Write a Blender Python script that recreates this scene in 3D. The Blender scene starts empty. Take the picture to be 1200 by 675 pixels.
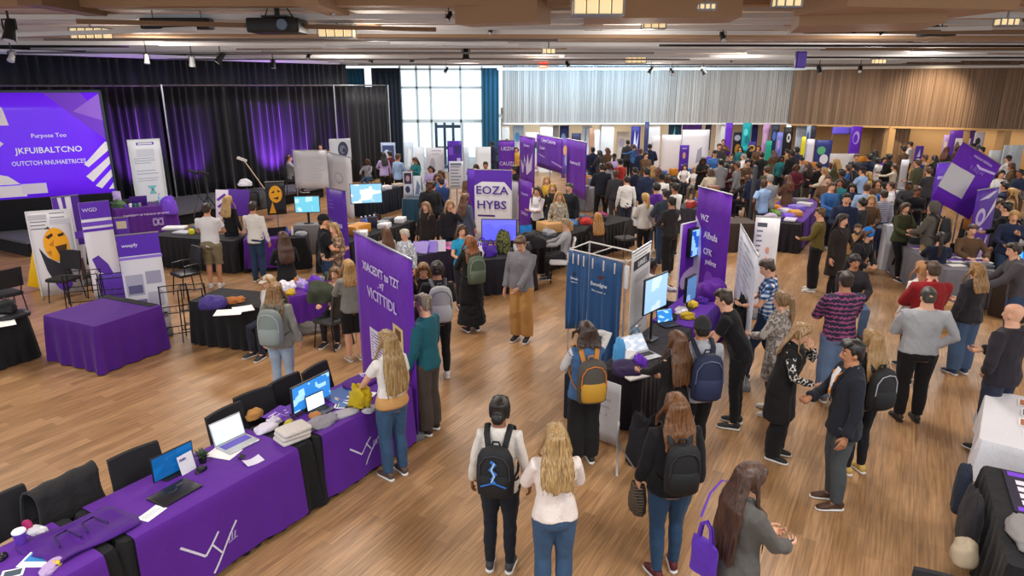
import bpy, math, random
import numpy as np
from mathutils import Vector, Matrix, Euler, noise
rnd = random.Random(11)
S = bpy.context.scene
C = S.collection
PI = math.pi
# ---------------------------------------------------------------- camera
F = 800.; TH = math.radians(16.5); CH = 4.1
def ray(x, y):
    u = (x-600)/F; v = (y-337.5)/F; c, s = math.cos(TH), math.sin(TH)
    return (u, c-v*s, -s-v*c)
def pz(x, y, z=0.):
    d = ray(x, y); t = (z-CH)/d[2]
    return Vector((d[0]*t, d[1]*t, z))
def py(x, y, Y):
    d = ray(x, y); t = Y/d[1]
    return Vector((d[0]*t, Y, CH+d[2]*t))
cd = bpy.data.cameras.new('camera'); cam = bpy.data.objects.new('camera', cd); C.objects.link(cam)
cam.location = (0, 0, CH); cam.rotation_euler = (PI/2-TH, 0, 0)
cd.sensor_width = 36; cd.lens = 24; cd.clip_end = 200
S.camera = cam
S.view_settings.view_transform = 'Standard'; S.view_settings.look = 'None'
S.view_settings.gamma = 1; S.view_settings.use_curve_mapping = False
# ---------------------------------------------------------------- materials
def lin(h):
    h = h.lstrip('#'); r = [int(h[i:i+2], 16)/255 for i in (0, 2, 4)]
    return tuple(((c+.055)/1.055)**2.4 if c > .04045 else c/12.92 for c in r)+(1,)
MC = {}
def nodes(name):
    m = bpy.data.materials.new(name); m.use_nodes = True
    nt = m.node_tree; b = nt.nodes['Principled BSDF']
    return m, nt, b
def lk(nt, a, b): nt.links.new(a, b)
def nn(nt, t, **kw):
    n = nt.nodes.new(t)
    for k, v in kw.items(): setattr(n, k, v)
    return n
def bump(nt, b, scale, strength, dist=.02, vec=None, detail=3):
    n = nn(nt, 'ShaderNodeTexNoise'); n.inputs['Scale'].default_value = scale; n.inputs['Detail'].default_value = detail
    bp = nn(nt, 'ShaderNodeBump'); bp.inputs['Strength'].default_value = strength; bp.inputs['Distance'].default_value = dist
    lk(nt, n.outputs['Fac'], bp.inputs['Height']); lk(nt, bp.outputs['Normal'], b.inputs['Normal'])
    if vec is not None: lk(nt, vec, n.inputs['Vector'])
    return n
def plain(col, rough=.5, metal=0., emit=0., alpha=1., trans=0., spec=.4):
    k = ('p', col, rough, metal, emit, alpha, trans)
    if k in MC: return MC[k]
    m, nt, b = nodes('plain_'+col.strip('#'))
    b.inputs['Base Color'].default_value = lin(col); b.inputs['Roughness'].default_value = rough
    b.inputs['Metallic'].default_value = metal; b.inputs['Specular IOR Level'].default_value = spec
    b.inputs['Transmission Weight'].default_value = trans
    if emit:
        b.inputs['Emission Color'].default_value = lin(col); b.inputs['Emission Strength'].default_value = emit
    MC[k] = m; return m
def cloth(col, rough=.85, bs=1., var=.12):
    k = ('c', col, rough, bs)
    if k in MC: return MC[k]
    m, nt, b = nodes('cloth_'+col.strip('#'))
    tc = nn(nt, 'ShaderNodeTexCoord')
    n = nn(nt, 'ShaderNodeTexNoise'); n.inputs['Scale'].default_value = 60; n.inputs['Detail'].default_value = 2
    lk(nt, tc.outputs['Object'], n.inputs['Vector'])
    mx = nn(nt, 'ShaderNodeMix', data_type='RGBA'); c = lin(col)
    mx.inputs[6].default_value = tuple(x*(1-var) for x in c[:3])+(1,); mx.inputs[7].default_value = tuple(min(1, x*(1+var)) for x in c[:3])+(1,)
    lk(nt, n.outputs['Fac'], mx.inputs[0]); lk(nt, mx.outputs[2], b.inputs['Base Color'])
    b.inputs['Roughness'].default_value = rough; b.inputs['Specular IOR Level'].default_value = .2
    b.inputs['Sheen Weight'].default_value = .06
    bump(nt, b, 9, .35*bs, .05, tc.outputs['Object'])
    MC[k] = m; return m
def skin(col):
    k = ('s', col)
    if k in MC: return MC[k]
    m, nt, b = nodes('skin_'+col.strip('#'))
    tc = nn(nt, 'ShaderNodeTexCoord'); n = nn(nt, 'ShaderNodeTexNoise'); n.inputs['Scale'].default_value = 14
    lk(nt, tc.outputs['Object'], n.inputs['Vector'])
    mx = nn(nt, 'ShaderNodeMix', data_type='RGBA'); c = lin(col)
    mx.inputs[6].default_value = (c[0]*.9, c[1]*.82, c[2]*.8, 1); mx.inputs[7].default_value = (min(1, c[0]*1.08), min(1, c[1]*1.05), c[2], 1)
    lk(nt, n.outputs['Fac'], mx.inputs[0]); lk(nt, mx.outputs[2], b.inputs['Base Color'])
    b.inputs['Roughness'].default_value = .5; b.inputs['Subsurface Weight'].default_value = 0.
    MC[k] = m; return m
def hairm(col, tip=None):
    k = ('h', col, tip)
    if k in MC: return MC[k]
    m, nt, b = nodes('hair_'+col.strip('#'))
    tc = nn(nt, 'ShaderNodeTexCoord'); mp = nn(nt, 'ShaderNodeMapping'); mp.inputs['Scale'].default_value = (90, 90, 5)
    n = nn(nt, 'ShaderNodeTexNoise'); n.inputs['Scale'].default_value = 1; n.inputs['Detail'].default_value = 3
    lk(nt, tc.outputs['Object'], mp.inputs['Vector']); lk(nt, mp.outputs['Vector'], n.inputs['Vector'])
    r = nn(nt, 'ShaderNodeValToRGB'); c = lin(col); t = lin(tip) if tip else tuple(min(1, x*1.45+.004) for x in c[:3])+(1,)
    r.color_ramp.elements[0].position = .3; r.color_ramp.elements[0].color = tuple(x*.6 for x in c[:3])+(1,)
    r.color_ramp.elements[1].position = .72; r.color_ramp.elements[1].color = t
    lk(nt, n.outputs['Fac'], r.inputs['Fac']); lk(nt, r.outputs['Color'], b.inputs['Base Color'])
    b.inputs['Roughness'].default_value = .42
    bp = nn(nt, 'ShaderNodeBump'); bp.inputs['Strength'].default_value = .28; bp.inputs['Distance'].default_value = .02
    lk(nt, n.outputs['Fac'], bp.inputs['Height']); lk(nt, bp.outputs['Normal'], b.inputs['Normal'])
    MC[k] = m; return m
def pattern(kind, c1, c2, c3=None, sc=1.):
    k = ('pt', kind, c1, c2, c3, sc)
    if k in MC: return MC[k]
    m, nt, b = nodes('pattern_'+kind); b.inputs['Roughness'].default_value = .85
    tc = nn(nt, 'ShaderNodeTexCoord'); A, B_ = lin(c1), lin(c2); D = lin(c3 or c2)
    def ramp(src, pos, cols):
        r = nn(nt, 'ShaderNodeValToRGB'); e = r.color_ramp.elements; r.color_ramp.interpolation = 'CONSTANT'
        e[0].position = 0; e[0].color = cols[0]; e[1].position = pos[0]; e[1].color = cols[1]
        for p, c in zip(pos[1:], cols[2:]): q = e.new(p); q.color = c
        lk(nt, src, r.inputs['Fac']); return r.outputs['Color']
    if kind == 'plaid':
        outs = []
        for ax in ('X', 'Z'):
            w = nn(nt, 'ShaderNodeTexWave', bands_direction=ax); w.inputs['Scale'].default_value = 5*sc; lk(nt, tc.outputs['Object'], w.inputs['Vector']); outs.append(w.outputs['Fac'])
        ad = nn(nt, 'ShaderNodeMath', operation='ADD'); lk(nt, outs[0], ad.inputs[0]); lk(nt, outs[1], ad.inputs[1])
        ml = nn(nt, 'ShaderNodeMath', operation='MULTIPLY'); lk(nt, ad.outputs[0], ml.inputs[0]); ml.inputs[1].default_value = .5
        col = ramp(ml.outputs[0], [.35, .7], [A, B_, D])
    elif kind == 'stripe':
        w = nn(nt, 'ShaderNodeTexWave', bands_direction='Z'); w.inputs['Scale'].default_value = 7*sc; lk(nt, tc.outputs['Object'], w.inputs['Vector'])
        col = ramp(w.outputs['Fac'], [.55], [A, B_])
    elif kind == 'blotch':
        w = nn(nt, 'ShaderNodeTexNoise'); w.inputs['Scale'].default_value = 18*sc; w.inputs['Detail'].default_value = 1; lk(nt, tc.outputs['Object'], w.inputs['Vector'])
        col = ramp(w.outputs['Fac'], [.5, .6], [A, B_, D])
    elif kind == 'cells':
        w = nn(nt, 'ShaderNodeTexVoronoi'); w.inputs['Scale'].default_value = 22*sc; lk(nt, tc.outputs['Object'], w.inputs['Vector'])
        col = ramp(w.outputs['Distance'], [.38, .55], [A, B_, D])
    elif kind == 'knit':
        w = nn(nt, 'ShaderNodeTexWave', bands_direction='Z'); w.inputs['Scale'].default_value = 5*sc; w.inputs['Distortion'].default_value = 4; w.inputs['Detail Scale'].default_value = 6
        lk(nt, tc.outputs['Object'], w.inputs['Vector']); col = ramp(w.outputs['Fac'], [.45, .75], [A, B_, D])
    lk(nt, col, b.inputs['Base Color'])
    MC[k] = m; return m
# ---------------------------------------------------------------- mesh builder
class MB:
    def __init__(s): s.v = []; s.f = []; s.mi = []; s.n = 0
    def add(s, V, Fc, m=0):
        V = np.asarray(V, float); o = s.n; s.v.append(V); s.n += len(V)
        for f in Fc: s.f.append([i+o for i in f]); s.mi.append(m)
        return s
    def V(s): return np.concatenate(s.v) if s.v else np.zeros((0, 3))
    def box(s, c, d, rot=0., m=0, M=None):
        x, y, z = d[0]/2, d[1]/2, d[2]/2
        V = np.array([(-x,-y,-z),(x,-y,-z),(x,y,-z),(-x,y,-z),(-x,-y,z),(x,-y,z),(x,y,z),(-x,y,z)])
        if M is not None: V = V @ np.array(M.to_3x3()).T
        elif rot: cc, ss = math.cos(rot), math.sin(rot); V = V @ np.array([[cc,ss,0],[-ss,cc,0],[0,0,1]])
        return s.add(V+np.array(c), [(3,2,1,0),(4,5,6,7),(0,1,5,4),(1,2,6,5),(2,3,7,6),(3,0,4,7)], m)
    def rbox(s, c, d, r, rot=0., m=0, M=None, seg=3):
        """box with rounded vertical edges and softened top/bottom rims"""
        x, y, z = d[0]/2, d[1]/2, d[2]/2; r = min(r, x*.99, y*.99); e = min(r*.6, z*.9)
        V = []; 
        for zz, ins in ((-z, e), (-z+e*.3, e*.3), (-z+e, 0), (z-e, 0), (z-e*.3, e*.3), (z, e)):
            for q, (sx, sy) in enumerate(((1,1),(-1,1),(-1,-1),(1,-1))):
                for k in range(seg+1):
                    a = q*PI/2+k*PI/2/seg; rr = max(r-ins, .0005)
                    V.append((sx*(x-r)+rr*math.cos(a), sy*(y-r)+rr*math.sin(a), zz))
        n = 4*(seg+1); Fc = []
        for l in range(5):
            for k in range(n): Fc.append((l*n+k, l*n+(k+1) % n, (l+1)*n+(k+1) % n, (l+1)*n+k))
        Fc.append(tuple(range(n-1, -1, -1))); Fc.append(tuple(range(5*n, 6*n)))
        V = np.array(V)
        if M is not None: V = V @ np.array(M.to_3x3()).T
        elif rot: cc, ss = math.cos(rot), math.sin(rot); V = V @ np.array([[cc,ss,0],[-ss,cc,0],[0,0,1]])
        return s.add(V+np.array(c), Fc, m)
    def tube(s, pts, rad, n=8, side=None, m=0, rnd_=False, closed=False):
        P = [np.array(p, float) for p in pts]; R = [(r, r) if np.isscalar(r) else tuple(r) for r in (rad if hasattr(rad, '__len__') else [rad]*len(P))]
        if rnd_:
            for e in (0, 1):
                a, b = (P[0], P[1]) if e == 0 else (P[-1], P[-2]); d = a-b; d = d/(np.linalg.norm(d)+1e-9); r = R[0] if e == 0 else R[-1]; k = min(r)
                q1, q2 = a+d*k*.55, a+d*k*.9; r1, r2 = (r[0]*.82, r[1]*.82), (r[0]*.4, r[1]*.4)
                if e == 0: P = [q2, q1]+P; R = [r2, r1]+R
                else: P += [q1, q2]; R += [r1, r2]
        N = len(P); V = []; prev = None
        for i in range(N):
            if closed: t = P[(i+1) % N]-P[i-1]
            else: t = P[min(i+1, N-1)]-P[max(i-1, 0)]
            t = t/(np.linalg.norm(t)+1e-9)
            sd = np.array(side, float) if side is not None else (prev if prev is not None else (np.array((1., 0, 0)) if abs(t[0]) < .9 else np.array((0, 1., 0))))
            sd = sd-t*np.dot(sd, t); l = np.linalg.norm(sd)
            if l < 1e-5: sd = np.array((0, 1., 0)); sd = sd-t*np.dot(sd, t); l = np.linalg.norm(sd)
            sd /= l; prev = sd; u = np.cross(t, sd)
            for k in range(n):
                a = 2*PI*k/n; V.append(P[i]+sd*R[i][0]*math.cos(a)+u*R[i][1]*math.sin(a))
        Fc = []
        for i in range(N if closed else N-1):
            j = (i+1) % N
            for k in range(n): Fc.append((i*n+k, i*n+(k+1) % n, j*n+(k+1) % n, j*n+k))
        if not closed: Fc.append(tuple(range(n-1, -1, -1))); Fc.append(tuple(range((N-1)*n, N*n)))
        return s.add(V, Fc, m)
    def ell(s, c, r, n=10, k=7, M=None, m=0):
        V = []; Fc = []
        for i in range(k+1):
            t = PI*i/k; 
            for j in range(n):
                a = 2*PI*j/n; V.append((r[0]*math.sin(t)*math.cos(a), r[1]*math.sin(t)*math.sin(a), -r[2]*math.cos(t)))
        for i in range(k):
            for j in range(n): Fc.append((i*n+j, i*n+(j+1) % n, (i+1)*n+(j+1) % n, (i+1)*n+j))
        V = np.array(V)
        if M is not None: V = V @ np.array(M.to_3x3()).T
        return s.add(V+np.array(c), Fc, m)
    def lathe(s, prof, n=16, c=(0,0,0), m=0):
        V = []; Fc = []
        for r, z in prof:
            for j in range(n): a = 2*PI*j/n; V.append((c[0]+r*math.cos(a), c[1]+r*math.sin(a), c[2]+z))
        for i in range(len(prof)-1):
            for j in range(n): Fc.append((i*n+j, i*n+(j+1) % n, (i+1)*n+(j+1) % n, (i+1)*n+j))
        Fc.append(tuple(range(n-1, -1, -1))); Fc.append(tuple(range((len(prof)-1)*n, len(prof)*n)))
        return s.add(V, Fc, m)
    def grid(s, fn, nu, nv, m=0, flip=False):
        V = [fn(i/nu, j/nv) for j in range(nv+1) for i in range(nu+1)]; w = nu+1; Fc = []
        for j in range(nv):
            for i in range(nu):
                q = (j*w+i, j*w+i+1, (j+1)*w+i+1, (j+1)*w+i); Fc.append(q[::-1] if flip else q)
        return s.add(V, Fc, m)
    def sheet(s, fn, nu, nv, th, m=0):
        """a grid given thickness th along z of the returned points' 4th..6th (normal) entries"""
        w = nu+1; T = []; Bm = []
        for j in range(nv+1):
            for i in range(nu+1):
                p, nrm = fn(i/nu, j/nv); p = np.array(p, float); nrm = np.array(nrm, float); T.append(p+nrm*th/2); Bm.append(p-nrm*th/2)
        n = len(T); Fc = []
        for j in range(nv):
            for i in range(nu):
                q = (j*w+i, j*w+i+1, (j+1)*w+i+1, (j+1)*w+i); Fc.append(q); Fc.append(tuple(n+x for x in q[::-1]))
        e = [j*w for j in range(nv+1)]; f = [j*w+nu for j in range(nv+1)]; g = list(range(w)); h = [nv*w+i for i in range(w)]
        for lst, fl in ((e, 1), (f, 0), (g, 0), (h, 1)):
            for a, b in zip(lst, lst[1:]): q = (a, n+a, n+b, b); Fc.append(q if not fl else q[::-1])
        return s.add(T+Bm, Fc, m)
    def xf(s, M):
        A = np.array(M); s.v = [np.c_[v, np.ones(len(v))] @ A.T[:, :3] for v in s.v]; return s
    def mesh(s, name, smooth=True):
        me = bpy.data.meshes.new(name); me.from_pydata(s.V().tolist(), [], s.f)
        if s.f:
            me.polygons.foreach_set('material_index', s.mi)
            me.polygons.foreach_set('use_smooth', [smooth]*len(me.polygons))
        me.update(); return me
def setm(me, mats):
    for m in (mats if isinstance(mats, (list, tuple)) else [mats]): me.materials.append(m)
def obj(name, mb, mats, parent=None, smooth=True, loc=None, rz=None, auto=True):
    me = mb if isinstance(mb, bpy.types.Mesh) else mb.mesh(name, smooth)
    if smooth and auto and not isinstance(mb, bpy.types.Mesh):
        try: me.set_sharp_from_angle(angle=math.radians(40))
        except Exception: pass
    if not me.materials: setm(me, mats)
    o = bpy.data.objects.new(name, me); C.objects.link(o)
    if parent is not None: o.parent = parent
    if loc is not None: o.location = loc
    if rz is not None: o.rotation_euler = (0, 0, rz)
    return o
def empty(name, loc=(0, 0, 0), rz=0.):
    o = bpy.data.objects.new(name, None); C.objects.link(o); o.location = loc; o.rotation_euler = (0, 0, rz); o.empty_display_size = .1; return o
LABELS = {}
def tag(o, label, cat, group=None, kind=None):
    o['label'] = label; o['category'] = cat
    if group: o['group'] = group
    if kind: o['kind'] = kind
    LABELS.setdefault(label, []).append(o)
    return o
def struct(o, label=None):
    o['kind'] = 'structure'
    if label: o['label'] = label
    return o
def copy_tree(o, parent=None):
    c = o.copy(); C.objects.link(c)
    if parent is not None: c.parent = parent
    for ch in list(o.children): copy_tree(ch, c)
    return c
TEXTS = []
def text(name, s, size, mat, parent, loc, rot, align='CENTER', ext=.002, sx=1.):
    cu = bpy.data.curves.new(name, 'FONT'); cu.body = s; cu.size = size; cu.align_x = align; cu.align_y = 'CENTER'; cu.extrude = ext; cu.resolution_u = 2; cu.offset = size*.012
    cu.materials.append(mat); o = bpy.data.objects.new(name, cu); C.objects.link(o); o.parent = parent
    o.location = loc; o.rotation_euler = rot; o.scale = (sx, 1, 1); TEXTS.append(o); return o
# ---------------------------------------------------------------- voxel jobs
class Job:
    def __init__(s, mb, vox, it, post=None): s.mb, s.vox, s.it, s.post, s.me = mb, vox, it, post, None; JOBS.append(s)
JOBS = []
def run_jobs():
    tmp = []
    for j in JOBS:
        o = bpy.data.objects.new('tmp', j.mb.mesh('m')); C.objects.link(o)
        m = o.modifiers.new('r', 'REMESH'); m.mode = 'VOXEL'; m.voxel_size = j.vox; m.use_smooth_shade = True
        if j.it: m = o.modifiers.new('s', 'SMOOTH'); m.factor = .5; m.iterations = j.it
        tmp.append(o)
    dg = bpy.context.evaluated_depsgraph_get()
    for o, j in zip(tmp, JOBS):
        me = bpy.data.meshes.new_from_object(o.evaluated_get(dg)); j.me = me
        if j.post: j.post(me)
    for o in tmp: old = o.data; bpy.data.objects.remove(o); bpy.data.meshes.remove(old)
    JOBS.clear()
def folds(amp, seed, fr=1.):
    r = np.random.RandomState(seed); K = [r.normal(size=3)*f*fr for f in (9, 14, 22, 30)]; ph = r.uniform(0, 6, 4)
    def post(me):
        n = len(me.vertices); co = np.empty(n*3); no = np.empty(n*3)
        me.vertices.foreach_get('co', co); me.vertices.foreach_get('normal', no); p = co.reshape(-1, 3); q = no.reshape(-1, 3)
        w = np.sin(p @ K[1]+ph[1])
        d = np.sin(p @ K[0]+ph[0]+1.6*w)*.6+np.sin(p @ K[2]+ph[2]+1.3*np.sin(p @ K[0]))*.5+np.sin(p @ K[3]+ph[3])*.2
        d = np.sign(d)*np.abs(d)**1.3
        p += q*(amp*d)[:, None]; me.vertices.foreach_set('co', p.ravel()); me.update()
    return post
def rotv(p, ax, a): return np.array(Matrix.Rotation(a, 3, ax) @ Vector(p))
nrm = lambda v: np.array(v, float)/(np.linalg.norm(v)+1e-9)
D2 = math.radians
def person_parts(h=1.72, sex='f', w=1., lean=0, twist=0, side=0, yaw=0, pitch=0, R='down', L='down', legs='stand', top='long', hem=None, sleeve=None,
                 infl=None, bottom='slim', hair='long', hl=1.25, shoe=True, vox=.011, seed=1, face=True, hatless=True, tight=1., strands=26, absz=None):
    """meshes of one person: feet on z=0, facing +Y, scaled to height h. returns dict name -> list of Job/Mesh, plus 'anchor' data"""
    rr = random.Random(seed); far = vox > .016
    sit = legs.startswith('sit'); fem = sex == 'f'
    seat = .47; dz = (seat+.09)-.94 if sit else 0.
    sw = (.158 if fem else .182)*w
    pv = np.array((0, 0, .95)); ln, tw, sd = D2(lean), D2(twist), D2(side)
    def sp(p):
        p = np.array(p, float); u = min(max((p[2]-.93)/.3, 0), 1); u = u*u*(3-2*u)
        q = p-pv; q = rotv(q, 'Z', tw*u); q = rotv(q, 'X', -ln*u); q = rotv(q, 'Y', sd*u)
        return pv+q+(0, 0, dz)
    nb = np.array((0, .0, 1.515)); HM = Matrix.Rotation(sd*.5, 3, 'Y') @ Matrix.Rotation(tw, 3, 'Z') @ Matrix.Rotation(D2(yaw), 3, 'Z') @ Matrix.Rotation(-ln*.55-D2(pitch), 3, 'X')
    HMn = np.array(HM); nbp = sp(nb+(0, .012, 0))
    def hp(p): return nbp+HMn @ (np.array(p, float)-nb)
    def hb(p):
        p = np.array(p, float); u = min(max((p[2]-1.40)/.13, 0), 1); return sp(p)*(1-u)+hp(p)*u
    # torso rings: z, rx, ry, yo
    wst = .128 if fem else .148; hip = .172 if fem else .165; ch = .15 if fem else .165
    TR = [(.84, hip*.92, .10, -.01), (.90, hip, .118, -.012), (.98, hip*.95, .108, -.005), (1.06, (hip+wst)/2, .100, .0), (1.13, wst, .094, .004), (1.23, ch*.93, .106, .008),
          (1.31, ch, .116 if fem else .114, .012), (1.38, ch*1.02, .104, .0), (1.43, ch*.92, .085, -.008), (1.468, ch*.62, .068, -.01), (1.50, .062, .06, -.006), (1.56, .053, .056, .006)]
    TR = [(z, a*w, b*(.5+.5*w), y) for z, a, b, y in TR]
    def torso(mb, g=0., z0=.84, z1=1.56, flare=0., m=0, n=14, neckg=1.):
        zs = [r for r in TR if z0 < r[0] < z1]; zz = np.array([r[0] for r in TR])
        def at(z): return [np.interp(z, zz, [r[k] for r in TR]) for k in (1, 2, 3)]
        rows = [(z0, *at(max(z0, .84)))]+zs+[(z1, *at(z1))]
        P = [sp((0, y, z)) for z, a, b, y in rows]
        ex = lambda z: 1+flare*max(0, (1.1-z))
        mb.tube(P, [((a+g)*ex(z), (b+g)*ex(z)) for z, a, b, y in rows], n, side=sp((1, 0, 1.2))-sp((0, 0, 1.2)) if abs(twist) > 1 or abs(side) > 1 else (1, 0, 0), m=m)
    # arms by two-bone IK
    sg = {'R': 1, 'L': -1}; arms = {}
    PRE = {'down': ((.27, .05, .87), (.3, -1, 0)), 'down2': ((.25, .12, .88), (.4, -1, 0)), 'bent': ((.10, .31, 1.10), (1, -.5, -.6)), 'phone': ((.07, .27, 1.24), (.8, -.3, -1)), 'face': ((.07, .19, 1.47), (.8, .2, -1)),
           'ear': ((.12, .06, 1.60), (1, .3, -.8)), 'hip': ((.20, .05, 1.00), (1, -.6, 0)), 'pocket': ((.21, .10, .90), (.7, -1, 0)), 'cross': ((-.09, .21, 1.15), (1, -.1, -.6)), 'fwd': ((.14, .47, 1.12), (.6, -.4, -1)),
           'point': ((.20, .50, 1.30), (.6, -.2, -1)), 'strap': ((.13, .17, 1.30), (1, -.3, -.8)), 'out': ((.42, .25, 1.10), (.2, -1, -.4)), 'clasp': ((.03, .24, .95), (1, -.4, -.2)), 'swing': ((.25, .24, .93), (.3, -1, -.2)), 'swingb': ((.27, -.16, .90), (.3, -1, 0))}
    for k in 'RL':
        a = R if k == 'R' else L; s = sg[k]
        S0 = sp((s*sw, -.005, 1.415))
        if isinstance(a, tuple) and a[0] == 'abs': tgt = np.array((a[1][0], a[1][1], a[1][2])); pole = np.array(a[2] if len(a) > 2 else (s*1., -.3, -.8))
        elif a == 'table': tgt = np.array((s*.16, .43, .80)); pole = np.array((s*1., -.3, -.6))
        elif a == 'lap': tgt = np.array((s*.10, .30, .68)); pole = np.array((s*1., -.6, -.2))
        else:
            t, pl = PRE[a] if isinstance(a, str) else a
            tgt = sp((s*t[0], t[1], t[2])) if t[2] > .93 else sp((s*t[0], t[1], 1.2))-np.array((0, 0, 1.2-t[2])); pole = np.array((s*pl[0], pl[1], pl[2]))
        U, Fo = .29*(1.0 if not fem else .96), .255*(1.0 if not fem else .96)
        d = tgt-S0; l = np.linalg.norm(d); l2 = min(l, (U+Fo)*.985); d = d/(l+1e-9); W = S0+d*l2
        ca = (U*U+l2*l2-Fo*Fo)/(2*U*l2); ca = min(1, max(-1, ca)); x = U*ca; hgt = U*math.sqrt(max(0, 1-ca*ca))
        pp = pole-d*np.dot(pole, d); E_ = S0+d*x+nrm(pp)*hgt
        arms[k] = (S0, E_, W)
    def arm(mb, k, g=0., frac=1., m=0, rs=1., cuff=0.):
        S0, E_, W = arms[k]; s = sg[k]; t0 = sp((s*sw*.55, -.005, 1.40)); r = (.9 if fem else 1.)*(.6+.4*w)*rs
        pts = [t0, S0, S0*.55+E_*.45, E_, E_*.6+W*.4, W]; rad = [.055*r+g, .056*r+g, .047*r+g, .040*r+g, .038*r+g, .026*r+g+cuff]
        if frac < 1:
            n = {True: 3, False: 4}[frac < .35]
            if frac < .45: q = S0+(E_-S0)*(frac/.5); pts = [t0, S0, q]; rad = [.055*r+g, .057*r+g, .053*r+g*1.4]
            else: q = E_+(W-E_)*((frac-.5)/.5); pts = pts[:4]+[q]; rad = rad[:4]+[.038*r+g]
        mb.tube(pts, rad, 10, m=m, rnd_=False)
    # legs
    lg = {}
    ST = {'stand': ((.0, 4), (.0, -6)), 'stance': ((.06, 12), (-.05, -14)), 'wide': ((.02, 14), (.02, -14)), 'walk': ((.24, 2), (-.26, -4)), 'walk2': ((-.24, 4), (.22, -2)), 'shift': ((.10, 22), (-.02, -8))}
    for k, s in sg.items():
        H0 = np.array((s*.088*w, 0, .90+dz)); fy = 0.
        if sit:
            H0[2] = seat+.09; K = np.array((s*.12, .42, seat+.05)); A = np.array((s*.12, .40 if legs != 'sit2' else .52*(1 if s > 0 else .7), .085)); fy = 8*s
        else:
            yy, fy = ST[legs][0 if s > 0 else 1]; fx = .095 if legs != 'wide' else .16
            A = np.array((s*fx*(1 if w < 1.15 else 1.1), yy-.01, .085 if yy > -.2 else .12)); K = (H0+A)/2+np.array((0, .03+abs(yy)*.18, .02))
        lg[k] = (H0, K, A, -fy)
    def leg(mb, k, g=0., fr=1., wid=1., m=0, rs=1.):
        H0, K, A, _ = lg[k]; r = (.5+.5*w)*rs
        rad = [.098*r+g, .084*r+g, .058*r+g*wid, .057*r+g*wid*1.1, .038*r+g*wid*1.3]
        pts = [H0+(0, 0, .03), H0*.6+K*.4, K, K*.62+A*.38+(0, -.012, 0), A+(0, 0, .01)]
        if fr < 1: q = K+(A-K)*(fr*2-1); pts = pts[:3]+[q]; rad = rad[:3]+[.06*r+g*wid*1.6]
        mb.tube(pts, rad, 10, m=m, side=(1, 0, 0) if not sit else None)
    out = {}
    # ---- body
    b = MB(); torso(b); arm(b, 'R'); arm(b, 'L'); leg(b, 'R'); leg(b, 'L')
    for k in 'RL': H0, K, A, fy = lg[k]; dv = rotv((0, 1, 0), 'Z', D2(fy)); b.tube([A+(0, 0, .02), A+dv*.05-(0, 0, .03), A+dv*.13-(0, 0, .055)], [(.034, .036), (.036, .028), (.034, .018)], 8)
    HR = [(.0, .024, .026, .048), (.018, .042, .052, .034), (.05, .056, .074, .018), (.08, .064, .087, .008), (.115, .070, .094, .002), (.15, .0735, .098, -.004), (.18, .070, .093, -.008), (.205, .055, .073, -.01), (.222, .030, .042, -.01), (.229, .008, .01, -.01)]
    hw = .97 if fem else 1.03
    hz = lambda z: 1.522+z*1.0
    b.tube([hp((0, y, hz(z))) for z, rx, ry, y in HR], [(rx*hw, ry) for z, rx, ry, y in HR], 16, side=HMn @ np.array((1, 0, 0)))
    b.tube([hb((0, .0, 1.49)), hp((0, .006, 1.53)), hp((0, -.002, 1.60))], [.056*(1 if fem else 1.12), .053*(1 if fem else 1.12), .055], 10)
    b.tube([hp((0, .088, hz(.122))), hp((0, .104, hz(.09))), hp((0, .112, hz(.073))), hp((0, .09, hz(.066)))], [(.007, .008), (.010, .010), (.015, .011), (.012, .008)], 8)   # nose
    b.tube([hp((-.042, .075, hz(.133))), hp((0, .093, hz(.135))), hp((.042, .075, hz(.133)))], [.007, .009, .007], 6)    # brow ridge
    b.tube([hp((-.022, .080, hz(.043))), hp((0, .094, hz(.045))), hp((.022, .080, hz(.043)))], [(.006, .006), (.010, .010), (.006, .006)], 6, rnd_=True)  # lips
    for s in (-1, 1): b.ell(hp((s*.074*hw, -.004, hz(.092))), (.009, .018, .030), 8, 5, HM)
    lipc = hp((0, .098, hz(.044)))
    def post_body(me):
        n = len(me.vertices); co = np.empty(n*3); me.vertices.foreach_get('co', co); p = co.reshape(-1, 3)
        np_ = len(me.polygons); pc = np.empty(np_*3); me.polygons.foreach_get('center', pc); pc = pc.reshape(-1, 3)
        q = (pc-lipc) @ HMn; mi = ((np.abs(q[:, 0]) < .025) & (np.abs(q[:, 2]) < .010) & (np.abs(q[:, 1]) < .03)).astype(int)
        me.polygons.foreach_set('material_index', mi)
    # hands are added after the body is fused
    hm = MB(); hands = {}
    for k in 'RL':
        S0, E_, W = arms[k]; s = sg[k]; a = R if k == 'R' else L; d = nrm(W-E_)
        inw = np.array((-s*1., .15, 0.)); upv = np.array((-s*.35, -.3, 1.))
        n_ = inw if W[2]-dz < 1.0 and a not in ('table', 'lap') else upv
        if a in ('table', 'lap'): n_ = np.array((0, -.1, -1.)); d = nrm(d*(1, 1, .15))
        if a == 'hip': n_ = np.array((-s*1., 0, 0)); d = nrm((-s*.2, .4, -.8))
        if a in ('ear', 'face'): n_ = nrm(hp((0, 0, 1.6))-W)
        n_ = nrm(n_-d*np.dot(n_, d)); lat = np.cross(d, n_)
        curl = {'down': .32, 'down2': .32, 'swing': .35, 'swingb': .35, 'phone': .75, 'bent': .6, 'face': .7, 'ear': .8, 'cross': .5, 'table': .25, 'lap': .35, 'point': .2, 'strap': .9}.get(a if isinstance(a, str) else '', .5)
        pt = lambda x, y, z: W+d*x+lat*y+n_*z
        nf = 6 if not far else 5
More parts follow.
